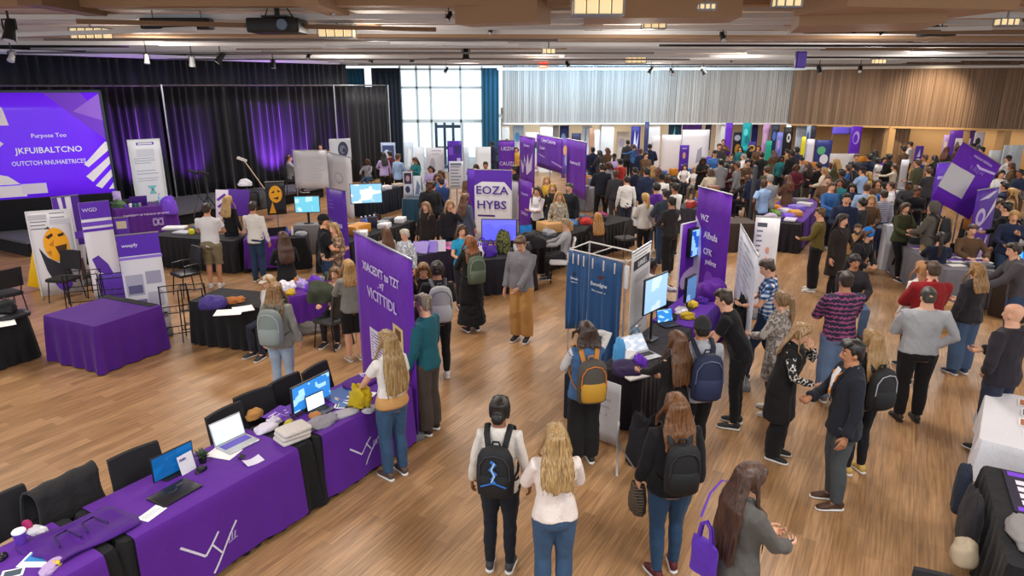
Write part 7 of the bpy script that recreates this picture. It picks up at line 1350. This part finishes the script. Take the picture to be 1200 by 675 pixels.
H((551, 276), 26, 'person in a long black dress and coat with auburn hair and a green backpack', 1.68, 'f', 'coat', '19181b', 'skirt', '1b1a1e', 'long', '4a2416', tip='a8622c', hl=1.28, pk=(('4e5a48', '5c6856', '2c3028', '8a9484'), 'dark green backpack on the auburn haired person in black', 1.05, .0), L='bent', R='bent')
H((541, 263), -160, 'person in a bright teal shirt with a red print behind the flyer table', 1.62, 'f', 'tee', '2690b8', 'slim', '24242c', 'long', '4a3020', hl=1.36, L='bent', R='bent')
H((496, 308), 190, 'person with wavy brown hair in black just right of the tall purple banner', 1.60, 'f', 'long', '201c1e', 'slim', '201e22', 'long', '5a3a20', tip='9a6c3c', hl=1.30, legs='stand', L='phone', R='phone', pitch=16)
H((664, 256), 84, 'person in a grey vest with fair short hair sitting on a white chair', 1.72, 'm', 'long', 'a6a6ab', 'slim', '2c2b30', 'short', '9a8262', legs='sit', L='table', R='table')
H((701, 249), 6, 'person in a dark hoodie with orange blond hair sitting at the long black table', 1.66, 'f', 'hoodie', '2b2427', 'slim', '25232a', 'long', '9a642c', tip='d09a58', hl=1.24, legs='sit', L='table', R='table')
H((757, 226), 18, 'blonde person in an off white sweater and black trousers, hall centre', 1.66, 'f', 'sweater', 'cfcac5', 'slim', '1b1a1d', 'pony', 'b58640', tip='e0b870', shoe='d8d6d4', hl=1.38, L='bent', R='down')
H((788, 230), 34, 'man in a charcoal sweater and black trousers left of the wall screen', 1.78, 'm', 'sweater', '2c292c', 'wide', '1d1c1f', 'short', '1a1310', 'b07c5c', 'b0aaa4', L='bent', R='bent', legs='stance')
H((781, 221), 20, 'person in a slate jacket and blue jeans behind the man in the charcoal sweater', 1.80, 'm', 'jacket', '38424e', 'jeans', '354a68', 'short', '241a16', L='bent', R='down')
H((706, 191), 8, 'tall person in dark navy clothes standing on the far side of the long black table', 1.86, 'm', 'jacket', '20222c', 'slim', '17171b', 'short', '2a1c14', w=1.08, L='bent', R='down', legs='wide')
H((735, 206), 2, 'person in a white sweater with dark hair beyond the long black table', 1.70, 'm', 'long', 'd6d3d1', 'jeans', '2a3040', 'short', '20160f')
H((688, 377), 12, 'person in a denim vest over white sleeves, phone at ear, beside the blue cloth rack', 1.67, 'f', 'long', 'cbc7c6', 'wide', '1d1b1d', 'bob', '20150f', tip='4a3226', L='bent', R='ear', over=('vest', '45658f', .04, .032), pk=(('4b453f', 'b98a2a', 'c07a2a', 'd8781c'), 'grey, orange and yellow backpack on the person in the denim vest', 1.08, .06))
H((795, 388), 24, 'person with long brown hair in a black top at the centre table edge', 1.66, 'f', 'long', '191719', 'slim', '1d1b1e', 'long', '43291a', tip='6e4728', hl=1.18, L='fwd', R='bent', strands=28)
H((824, 372), 4, 'person in grey jacket, charcoal beanie and navy backpack, seen from behind', 1.76, 'm', 'jacket', 'a0a0a8', 'slim', '19181b', 'beanie', '1a1310', 'b07c5c', hat='2b2a2b', L='bent', R='bent', legs='stance', pk=(('1c2340', '1f2748', '151a30', '5a607a'), 'navy blue backpack on the person in the charcoal beanie', 1.08, .0))
H((848, 338), 62, 'man in a black tee leaning over the purple end of the centre table', 1.80, 'm', 'tee', '161518', 'slim', '1b1a1e', 'short', '33241a', lean=22, L='fwd', R='fwd', w=1.05)
H((776, 326), -64, 'dark skinned person in a white shirt in profile behind the centre monitor', 1.72, 'm', 'long', 'cfccca', 'slim', '2a2c36', 'crop', '15100d', '5c3926', loc=(2.33, 11.05), legs='sit', L='table', R='table')
H((963, 243), 62, 'stout person in an olive shirt and black trousers with white shoes', 1.74, 'm', 'long', '665628', 'wide', '1a191b', 'short', '553c24', shoe='dcdad6', w=1.2, L='bent', R='hip')
H((988, 250), -150, 'person in a dark brown coat over a light blue shirt beside the olive shirt', 1.74, 'f', 'coat', '2b2321', 'slim', '1f1c1e', 'long', '2a1a12', L='bent', R='down', over=None)
H((1006, 262), 160, 'person in a tan jacket crouched behind the bearded man', 1.60, 'm', 'jacket', 'ac855a', 'slim', '3a342e', 'short', '4a3826', legs='sit')
H((1003, 298), 174, 'bearded man with long dark curls in a dark hoodie and jeans, sitting', 1.76, 'm', 'hoodie', '29252a', 'jeans', '536a8c', 'curly', '1b1411', 'b07c5c', legs='sit2', L='lap', R='lap', w=1.05)
H((1019, 267), -150, 'person in a bright blue hat and black jacket bending behind the bearded man', 1.70, 'f', 'jacket', '1d1c20', 'slim', '222127', 'beanielong', '4a3020', hat='1f6ab8', lean=16, L='bent', R='bent')
H((1062, 237), 186, 'person walking towards the camera in an olive jacket and black trousers', 1.68, 'f', 'jacket', '42462f', 'slim', '151417', 'long', '291913', tip='54341f', hl=1.20, legs='walk', L='bent', R='bent', shoe='1c1c20')
H((1037, 222), 8, 'person in a grey striped sweater seen from behind, right of centre crowd', 1.76, 'm', 'long', pattern('stripe', 'a9a9b6', '757588'), 'jeans', '33425f', 'short', '33231a')
H((1096, 236), 40, 'person in a grey brown jacket and tan trousers left of the big slanting banner', 1.80, 'm', 'jacket', '57514a', 'jeans', 'a5845a', 'hood', None, hat='57514a', pk=(('1d1d20', '232326', '151517', '3a3a3e'), 'black backpack on the person left of the big slanting banner', 1.1, 0.), L='bent', R='bent')
H((1104, 272), -24, 'person in a navy sweater with dark hair sitting at the yellow packet table', 1.72, 'f', 'sweater', '1b2138', 'slim', '23284a', 'pony', '221610', legs='sit', L='table', R='table', w=1.08)
H((1083, 306), 10, 'person with reddish blond hair in white, left of the man in the dark red jacket', 1.64, 'f', 'long', 'd6d2d0', 'slim', '4a4448', 'long', '9a6a3c', hl=1.34)
H((1190, 284), 70, 'person in a grey jacket leaning on the leaflet table at the right edge', 1.76, 'm', 'jacket', '4a474c', 'jeans', '374d6c', 'short', '2c1e16', lean=14, L='fwd', R='fwd')
H((1196, 256), 110, 'person in a pale hoodie and black hair at the right edge beside the black chair', 1.66, 'f', 'hoodie', 'c9c6c6', 'slim', '23222a', 'pony', '1c1411', legs='sit')
H((241, 238), 4, 'person in a white printed tee and khaki shorts at the black pleated table', 1.78, 'm', 'tee', 'cfccce', 'shorts', '7d725a', 'short', '2c1c12', 'c08c6c', 'd8d6d4', w=1.1, L='bent', R='bent')
H((266, 229), -14, 'person with long blond hair in a black top left of the purple stage board', 1.68, 'f', 'long', '1d1c20', 'slim', '1f1e24', 'long', 'a67c3c', tip='d8b070', hl=1.26, L='bent', R='down')
H((295, 236), -6, 'person in a white shirt and dark jeans right of the long blond hair', 1.74, 'm', 'long', 'd8d2cc', 'jeans', '283a54', 'short', '2a1a12', 'b07c5c', L='bent', R='down')
H((507, 212), -30, 'person in a black coat facing another in navy before the teal table', 1.72, 'm', 'coat', '1b2029', 'slim', '1a1c22', 'short', '241812', L='bent', R='bent')
H((517, 208), 40, 'person in a navy blue jacket facing the black coat before the teal table', 1.72, 'm', 'jacket', '1e3160', 'slim', '1a1d28', 'short', '1c1410', L='bent', R='bent')
H((499, 236), 160, 'person in a leopard scarf and long dark coat in front of the teal table', 1.62, 'f', 'coat', '2a2422', 'slim', '242024', 'long', '7a5636', tip='b08c60', hl=1.25)
H((527, 234), 200, 'person with fair hair and black jacket, hand raised, left of blocky letters', 1.66, 'f', 'jacket', '232126', 'slim', '201e24', 'long', 'a8845c', hl=1.34, L='face')
H((545, 226), -40, 'person with long brown hair in a grey blue coat touching the blocky letter banner', 1.68, 'f', 'coat', '5c6478', 'slim', '3c3a46', 'long', '4c2e20', tip='8c6040', hl=1.20)
H((474, 268), 150, 'person in a white hooded gown with grey print left of the flyer table', 1.66, 'f', 'hoodie', pattern('blotch', 'd2d6dc', '8a929c', 'b0b8c2'), 'slim', '3a4450', 'bun', 'c4b8a8', legs='sit')
H((452, 266), 30, 'person with wavy brown hair in a pale top beyond the tall purple banner', 1.62, 'f', 'long', 'bfb3aa', 'slim', '4a3a4a', 'long', '4e3220', tip='80583a', legs='sit')
H((630, 218), 150, 'person in a white shirt and black trousers among the slanting purple banners', 1.70, 'f', 'long', 'd0ccd2', 'slim', '1a191d', 'long', '3a241a', L='cross', R='cross')
H((648, 214), 172, 'person in a black top with golden hair right of the crossed arms person', 1.70, 'f', 'long', '232126', 'slim', '242128', 'long', 'a8803c', tip='d8b468')
H((655, 224), 190, 'person in a multicoloured blouse right of the black top with golden hair', 1.68, 'f', 'long', pattern('cells', 'b09a5c', '6a7a88', 'c9c0b0'), 'slim', '20242e', 'long', 'b08a50')
H((668, 214), 140, 'person in a dark jacket with a green strap under the rightmost slanting banner', 1.72, 'm', 'jacket', '22252a', 'slim', '1c1b20', 'short', '3a3a28')
# ---------------------------------------------------------------- the crowd further back: shared bodies, own clothes
VAR = [dict(sex='f', top='long', bottom='slim', hair='long', L='bent', R='down'), dict(sex='m', top='sweater', bottom='jeans', hair='short', L='down', R='bent'), dict(sex='m', top='jacket', bottom='slim', hair='short', L='pocket', R='bent', legs='stance'), dict(sex='f', top='sweater', bottom='jeans', hair='bob', L='bent', R='bent'),
       dict(sex='f', top='coat', bottom='slim', hair='long', L='phone', R='phone', pitch=14), dict(sex='m', top='hoodie', bottom='jeans', hair='curly', L='cross', R='cross'), dict(sex='m', top='tee', bottom='jeans', hair='cap', L='bent', R='down2'), dict(sex='f', top='long', bottom='slim', hair='pony', L='point', R='down'),
       dict(sex='f', top='long', bottom='slim', hair='long', legs='sit', L='table', R='table'), dict(sex='m', top='sweater', bottom='slim', hair='short', legs='sit', L='table', R='table'), dict(sex='m', top='polo', bottom='slim', hair='crop', L='hip', R='bent'), dict(sex='f', top='jacket', bottom='slim', hair='bun', L='strap', R='bent', legs='walk')]
VP = [person_parts(h=(1.66, 1.76, 1.8, 1.64, 1.66, 1.76, 1.76, 1.68, 1.64, 1.74, 1.76, 1.66)[i], vox=.020, face=False, seed=200+i, strands=11, **v) for i, v in enumerate(VAR)]
run_jobs()
for px, hd, label, parts, mats, pk, loc, (ov, over), ph, d in HERO:
    l, a = place(parts, px, loc, hd); hs_ = 1.
    if px and d > 8.5 and parts['_dz'] == 0: l, hs_ = slide(l, parts['_top'][2], False, .06)
    SPOTS.append((l.x, l.y)); o = make_person(parts, l, a, mats, label)
    o.scale = (hs_,)*3
    if ov: q = obj({'coat': 'coat', 'vest': 'vest', 'crop': 'waist_bag'}[over[0]], ov['top'].me, cloth(over[1]), o)
    if pk: bk_ = backpack(parts, l, a, [plain(pk[0][0], .7) if i != 1 else plain(pk[0][1], .7) if i == 1 else None for i in range(2)]+[plain(pk[0][2], .7), plain(pk[0][3], .5)], pk[1], pk[2], pk[3]); bk_.scale = (hs_,)*3
    if ph: phone_in(parts, l, a, ph[0], ph[1])
    HERO_BY = globals().setdefault('HBY', {}); HERO_BY[label] = (o, parts, l, a)
CN = dict(K=('black', '1b1a1e'), N=('navy', '1f2740'), G=('grey', '85858b'), W=('white', 'd6d4d4'), B=('blue', '34609c'), T=('teal', '256a72'), P=('purple', '5a2d94'), M=('maroon', '5a2230'), O=('olive', '50503a'), A=('tan', 'a98660'), R=('red', 'a02c2c'), L=('light blue', '8fabd0'), V=('lavender', 'a99ac8'), Y=('mustard', 'c29a34'), D=('charcoal', '37363b'), C=('cream', 'd6c8b4'), S=('brown', '5c4432'))
HN = dict(k=('black', '17120f'), b=('brown', '4a3020'), l=('blond', 'a8824a'), r=('auburn', '5c2e1a'), g=('grey', '8c8680'))
FAR = '''449,178,0,V,k,30 457,177,2,M,k,60 466,180,1,L,b,-40 487,184,4,T,b,150 505,194,3,V,k,170 512,203,0,B,b,200 503,211,2,K,b,190 517,199,7,V,b,150 385,174,1,D,k,170 375,168,2,G,k,180 338,181,9,G,b,-60 430,186,8,G,b,170 388,178,3,S,k,200
558,192,0,P,b,170 569,189,1,K,k,180 577,165,2,N,k,30 586,168,3,T,b,40 594,163,6,L,b,170 551,199,5,S,k,150 603,194,2,K,k,90 605,172,3,Y,b,180 641,206,0,Y,l,170
695,172,2,N,k,10 703,176,0,D,k,40 712,173,3,S,r,20 720,180,6,V,b,160 727,186,1,R,k,30 736,164,2,D,k,10 743,169,7,B,b,40 751,174,1,N,b,20 757,178,5,S,k,200 762,168,2,N,k,-20 715,190,4,G,b,120 722,199,1,D,b,10 680,184,8,K,k,150 671,180,0,B,k,170 690,181,9,W,b,160
758,196,2,N,k,20 766,194,0,S,l,10 772,196,3,S,r,0 776,203,6,W,k,20 770,214,5,P,k,10 783,205,8,S,b,-20 790,208,9,D,k,30 803,192,8,W,k,160 815,195,8,W,l,150 824,184,4,K,k,180 833,197,3,C,b,10 792,214,1,W,k,40 745,196,11,N,k,40
845,186,2,G,k,10 851,191,7,M,k,-30 858,192,0,L,b,30 865,190,1,G,b,60 872,180,3,W,g,80 877,186,5,S,k,170 884,199,2,N,k,20 893,178,2,K,k,10 899,195,5,O,b,30 903,204,1,G,g,10 838,176,6,B,b,170 843,168,2,D,b,180 848,163,11,S,b,160 857,180,9,D,b,180 868,171,0,T,k,150 880,171,4,K,k,-160 889,170,3,S,r,160 877,205,9,D,b,30 896,210,10,L,b,20
908,176,4,S,b,10 916,182,0,T,k,170 923,174,7,A,k,30 929,176,2,K,k,20 935,172,1,N,k,10 934,192,3,M,b,170 940,184,6,G,b,160 948,190,0,D,b,20 925,205,4,S,r,20 953,196,8,P,b,190 960,190,5,K,k,40 967,196,3,C,l,60 975,190,0,W,r,100 971,205,1,S,b,150 982,186,4,O,l,30 988,198,2,K,k,10 995,193,0,B,b,60 975,213,1,B,b,190 985,209,3,T,b,150 993,226,2,N,k,160
1000,190,5,D,k,20 1004,180,1,D,b,170 1012,195,6,L,b,30 1019,201,3,Y,l,40 1020,180,2,N,k,20 1026,176,0,K,k,-30 1030,185,11,W,k,10 1037,183,4,P,k,170 1043,180,2,K,k,30 1049,192,7,C,b,60 1046,212,10,W,b,60 1038,214,6,B,k,10 1030,210,3,S,b,150 1022,228,0,S,l,160 1012,232,5,D,k,40 1017,214,1,L,b,-30 1000,214,4,N,k,150
1060,171,2,S,k,20 1068,166,1,W,k,40 1077,186,2,O,b,30 1085,181,1,A,b,60 1097,182,4,K,k,10 1090,196,5,D,b,20 1076,218,5,K,b,170 1066,212,9,D,k,160 1110,172,0,D,r,-60 1126,163,3,S,b,160 1134,174,2,Y,k,30 1142,168,6,W,k,160 1152,172,1,K,k,60 1183,182,6,W,r,10 1188,191,4,S,b,60 1163,196,5,G,b,30 1174,199,3,W,k,170 1197,198,2,N,k,90 1180,212,2,N,k,30 1188,220,0,A,l,60 1195,222,3,S,b,30 1182,236,1,K,k,40 1190,246,11,N,l,150 1172,232,4,D,b,170 1098,206,9,P,k,170 1159,206,8,D,b,190 1140,262,9,S,b,170'''.split()
LM = [(330, 190, 'near the white partition boards at the stage'), (390, 175, 'behind the large white partition boards'), (430, 190, 'by the posters at the end of the drapes'), (460, 180, 'by the dark navy table at the drape end'), (487, 185, 'before the pale blue poster'), (510, 200, 'by the tall portrait board'), (560, 190, 'below the teal drape'), (580, 165, 'in front of the teal drape'), (605, 180, 'by the leftmost slanting purple banner'), (641, 206, 'between the slanting purple banners'), (680, 182, 'before the second far bay'), (705, 175, 'at the pillar after the second bay'), (740, 170, 'before the third far bay'), (757, 175, 'at the pillar left of the white partitions'), (722, 195, 'right of the slanting purple banners'), (765, 200, 'below the narrow white partition'), (790, 210, 'near the purple notice'), (815, 193, 'at the grey table by the white partitions'), (840, 172, 'right of the sketch partition'), (852, 190, 'left of the fifth bay'), (870, 175, 'in front of the yellow figure poster'), (885, 195, 'below the turquoise poster'), (900, 205, 'below the teal green banner'), (915, 178, 'under the black emblem poster'), (930, 195, 'beside the dark upright panel'), (950, 190, 'by the lemon yellow banner'), (972, 200, 'before the long white partition'), (988, 222, 'behind the olive shirt'), (995, 190, 'right of the long white partition'), (1012, 205, 'behind the grey striped sweater'), (1030, 180, 'by the curved purple banner'), (1040, 212, 'just past the grey striped sweater'), (1020, 240, 'left of the walking olive jacket'), (1048, 255, 'beside the walking olive jacket'), (1063, 175, 'by the tan wall left of the shield poster'), (1080, 190, 'by the framed purple shield poster'), (1075, 215, 'under the framed purple shield poster'), (1098, 195, 'left of the big slanting banner'), (1125, 168, 'before the purple wall poster'), (1150, 172, 'above the big slanting banner'), (1175, 190, 'by the corrugated partition'), (1190, 215, 'at the right edge below the partition'), (1180, 240, 'at the right edge by the patterned banner'), (1140, 255, 'under the big slanting banner')]
ORD = ['', 'nearer ', 'third ', 'fourth ']
seen = {}; rg = random.Random(8)
for e in FAR:
    x, y, v, tcol, hcol, hd = e.split(','); x, y, v, hd = float(x), float(y), int(v), float(hd)
    lm = min(LM, key=lambda m: (m[0]-x)**2+2*(m[1]-y)**2)[2]; V_ = VAR[v]; hs = V_['hair']; gar = {'long': 'top', 'sweater': 'sweater', 'jacket': 'jacket', 'coat': 'coat', 'hoodie': 'hoodie', 'tee': 'tee', 'polo': 'shirt'}[V_['top']]
    hdn = HN[hcol][0]+' '+{'long': 'long hair', 'short': 'short hair', 'bob': 'bobbed hair', 'curly': 'curly hair', 'cap': 'hair under a cap', 'pony': 'ponytail', 'crop': 'cropped hair', 'bun': 'bun'}[hs]
    lb = 'person in a '+CN[tcol][0]+' '+gar+', '+hdn+', '+lm
    if len(lb.split()) > 16: lb = 'person in a '+CN[tcol][0]+' '+gar+', '+lm
    k = seen.get(lb, 0); seen[lb] = k+1; lb = lb if not k else lb.replace('person', ORD[k]+'person', 1)
    P_ = VP[v]; bc = rg.choice(('1c1b1f', '1c1b1f', '27344e', '384c68', '3a3a40', '1f2230', '6a6258')); sk_ = rg.choice(('d6a488', 'd6a488', 'cf9a7c', 'b07c5c', '8a5a40', '5c3926'))
    sc_ = rg.uniform(.95, 1.05); t = P_['_top']; zb = .4 if 300 < x < 345 and y < 190 else 0.; p = pz(x, y, t[2]*sc_+zb)
    ym = 33.2 if p.x < 13 else 33.1-(p.x-13.42)*.536
    if p.y > ym: p = Vector((p.x*ym/p.y, ym, 0))
    if V_.get('legs') != 'sit' and not zb:
        q_, f_ = slide(p, t[2]*sc_); sc_ *= f_; p = q_
    SPOTS.append((p.x, p.y))
    col = CN[tcol][1]; f = rg.uniform(.85, 1.15); c_ = ''.join('%02x' % max(0, min(255, int(int(col[i:i+2], 16)*(1 if f > 1 and i > 9 else f)))) for i in (0, 2, 4)) if False else col
    o = make_person(dict(P_), (p.x, p.y, zb), D2(hd), dict(skin=skin(sk_), lips=skin('7a3f36'), hair=hairm(HN[hcol][1]), top=cloth(c_), bottom=cloth(bc, bs=.8), shoe=plain(rg.choice(('2a2a2e', 'd8d6d4', '3a2a24')), .6), sole=plain('e2deda', .6), hat=cloth('222226'), topname='top', noeyes=True), lb, 'people in the crowd at the back of the hall')
    o.scale = (sc_,)*3
    if V_.get('legs') == 'sit': chair((p.x, p.y, zb), hd, 'dark chair under the '+' '.join(lb.replace(',', '').replace('person in a ', '').split()[:12]), name='folding_chair')
# ---------------------------------------------------------------- small things people carry or wear
def on(label):
    for k_, v_ in HBY.items():
        if label in k_: return v_
o, P_, l, a = on('dark blazer and grey'); hp_ = P_['_sp']; b = MB(); b.tube([hp_((0, .105, 1.47)), hp_((0, .150, 1.38)), hp_((0, .158, 1.25)), hp_((0, .150, 1.14))], [(.05, .012), (.045, .012), (.028, .012), (.006, .008)], 8, side=(1, 0, 0)); obj('shirt_front', b, plain('dfe0e4', .7), o); b = MB()
for s in (-1, 1): b.tube([hp_((s*.065, .03, 1.50)), hp_((s*.06, .135, 1.42)), hp_((s*.02, .165, 1.25))], .007, 5)
b.tube([hp_((-.02, .165, 1.25)), hp_((0, .168, 1.20)), hp_((.02, .165, 1.25))], .012, 5); obj('lanyard', b, plain('d8842a', .5), o); b = MB()
for s in (-1, 1): b.tube([hp_((s*.07, .03, 1.515)), hp_((s*.075, .118, 1.42)), hp_((s*.045, .160, 1.28)), hp_((s*.01, .155, 1.13))], [(.012, .012), (.034, .009), (.026, .008), (.006, .006)], 6, side=(1, 0, 0))
obj('lapel', b, cloth('191a22'), o)
def carry(label, off, sz, mat, lb, cat, name, seed=1, fl=.4, hand=None):
    o, P_, l, a = on(label); c, s = math.cos(a), math.sin(a)
    if hand: h_ = P_['_hand'][hand][0]; off = (h_[0]+off[0], h_[1]+off[1], h_[2]+off[2])
    return lump((l.x+c*off[0]-s*off[1], l.y+s*off[0]+c*off[1], off[2]), sz, mat, lb, cat, name, seed, a, fl*1.6)
o, P_, l, a = on('very long dark hair'); c_, s_ = math.cos(a), math.sin(a); tb_ = tote((l.x-c_*.05+s_*.24, l.y-s_*.05-c_*.24, .82), a+.2, (.24, .09, .27), cloth('5a30a8', .6), 'purple tote bag hanging behind the person with very long dark hair'); b = MB(); b.tube([(-.06, 0, .42), (-.09, .10, .56), (-.10, .22, .62), (-.10, .30, .58)], [(.009, .004)]*4, 6); obj('shoulder_strap', b, cloth('5a30a8', .6), tb_)
o, P_, l, a = on('white tee and jeans leaning'); b = MB(); b.tube([P_['_sp']((0, -.006, z)) for z in (.90, .93, .99, 1.03)], [(.19, .135), (.198, .142), (.182, .130), (.165, .118)], 18, side=(1, 0, 0)); folds(.005, 4)(bm_ := b.mesh('waist_wrap')); obj('waist_wrap', bm_, cloth('c0905a'), o)
carry('maroon sneakers', (.0, .06, -.30), (.14, .22, .30), pattern('stripe', '2a211c', '6a5a4a', sc=2.), 'brown striped purse held by the woman in maroon sneakers', 'purse', 'striped_purse', 302, .3, 'L')
carry('white tee and jeans leaning', (-.02, -.06, -.14), (.20, .32, .20), cloth('b89c14', .8, 1.3), 'mustard yellow jacket over the arm of the blonde person at the far purple table', 'jacket', 'yellow_jacket', 303, .6, 'L')
carry('blue and white plaid', (.10, .0, -.62), (.26, .3, .72), cloth('1e1d20', .8, 1.3), 'black jacket carried over the arm of the man in the plaid shirt', 'jacket', 'carried_jacket', 304, .5, 'L')
carry('off white sweater', (-.02, -.04, -.20), (.14, .3, .36), plain('d4d4d8', .6), 'white plastic bag held by the blonde person in the off white sweater', 'bag', 'plastic_bag', 305, .5, 'L')
o, P_, l, a = on('bun and black backpack'); sp_ = P_['_sp']; e = [c_ for c_ in C.objects if c_.name.startswith('backpack') and c_.get('label', '').startswith('black backpack with a small blue')][0]; b = MB()
b.tube([sp_((x, -.352, z)) for x, z in ((-.02, 1.34), (.015, 1.31), (-.025, 1.26), (.02, 1.22), (-.01, 1.17), (.012, 1.13))], [.012, .016, .014, .016, .012, .014], 6, m=0); b.tube([sp_((x, -.366, z)) for x, z in ((.012, 1.33), (-.012, 1.27), (.012, 1.21), (-.014, 1.15))], .007, 5, m=1); b.tube([sp_((x, -.352+.5*x*x, 1.135-.4*abs(x))) for x in (-.11, -.06, 0, .06, .11)], .006, 5, m=0)
obj('blue_emblem', b, [plain('2f6fc0', .4), plain('a9c8ec', .4)], e)
o, P_, l, a = on('bearded man'); hp_ = P_['_hp']; b = MB(); b.tube([hp_((-.062, .04, 1.60)), hp_((-.04, .088, 1.55)), hp_((0, .10, 1.535)), hp_((.04, .088, 1.55)), hp_((.062, .04, 1.60))], [.016, .022, .026, .022, .016], 8, rnd_=True); obj('beard', b, hairm('1b1411'), o)
# lettering becomes plain mesh
dg = bpy.context.evaluated_depsgraph_get()
for o in list(TEXTS):
    me = bpy.data.meshes.new_from_object(o.evaluated_get(dg)); n = bpy.data.objects.new('lettering', me); C.objects.link(n); n.parent = o.parent; n.matrix_basis = o.matrix_basis.copy()
for o in TEXTS: bpy.data.objects.remove(o)
# ---------------------------------------------------------------- light
W = bpy.data.worlds.new('world'); S.world = W; W.use_nodes = True; bg = W.node_tree.nodes['Background']; bg.inputs['Color'].default_value = (.86, .94, 1., 1); bg.inputs['Strength'].default_value = 1.4
def area(loc, sx, sy, pw, col, rot=(0, 0, 0)):
    l = bpy.data.lights.new('ceiling_and_fill_lamp', 'AREA'); l.shape = 'RECTANGLE'; l.size = sx; l.size_y = sy; l.energy = pw; l.color = col; o = bpy.data.objects.new('ceiling_and_fill_lamp', l); C.objects.link(o); o.location = loc; o.rotation_euler = rot; return o
for x in (-9, -2.5, 4, 10.5):
    for y in (3, 10, 17, 24, 30):
        area((x+.2*y-2, y, 4.86+.012*max(0, 17-y)), 1.3, 1.3, 165, (1, .95, .88))
def spl(loc, tgt, pw, col, ang, bl=.6, sz=.15):
    l = bpy.data.lights.new('stage_lamp', 'SPOT'); l.energy = pw; l.color = col; l.spot_size = D2(ang); l.spot_blend = bl; l.shadow_soft_size = sz; o = bpy.data.objects.new('stage_lamp', l); C.objects.link(o); o.location = loc
    o.rotation_euler = (Vector(tgt)-Vector(loc)).to_track_quat('-Z', 'Y').to_euler(); return o
PC = (.36, .07, 1.)
for t, pw in ((4.1, 1900), (5.9, 900), (9.2, 3000), (10.4, 1400), (12.3, 600)):
    q = LP0+LD*t; n = np.array((LD[1], -LD[0])); a = q+n*1.0
    spl((a[0], a[1], SG+.15), (q[0], q[1], 1.9), pw, PC, 64, .9)
spl((17.8, 28.6, 4.8), (18.4, 31.2, 3.2), 900, (1, .84, .62), 74, .8)
for x, y in ((-9, 18), (-3, 16), (3, 17), (9, 18), (-6, 25), (1, 25), (8, 25), (14, 24), (-2, 31), (6, 30)):  # added point fills that brighten the ceiling beams, not set at the lanterns
    l = bpy.data.lights.new('ceiling_fill', 'POINT'); l.energy = 105; l.color = (1, .92, .82); l.shadow_soft_size = .3; o = bpy.data.objects.new('ceiling_fill', l); C.objects.link(o); o.location = (x, y, 4.75)
for x in (.8, 3.4, 6): area((x, FY-2.2, 4.75), 1.6, .3, 105, (.45, .74, 1.), (D2(62), 0, 0))  # added cool wash imitating daylight on the far wall, not a hall fixture
for x in (9, 12): area((x, FY-2.2, 4.75), 1.6, .3, 26, (.75, .88, 1.), (D2(62), 0, 0))  # weaker added wash further right along the same wall
for x in (1.5, 5, 9): area((x, FY+1.6, 2.52), 2.2, 1.2, 34, (1, .97, .92))
area((21, 31, 2.3), 6, .8, 60, (1, .9, .75), (0, 0, -.55))
S.view_settings.exposure = -.10
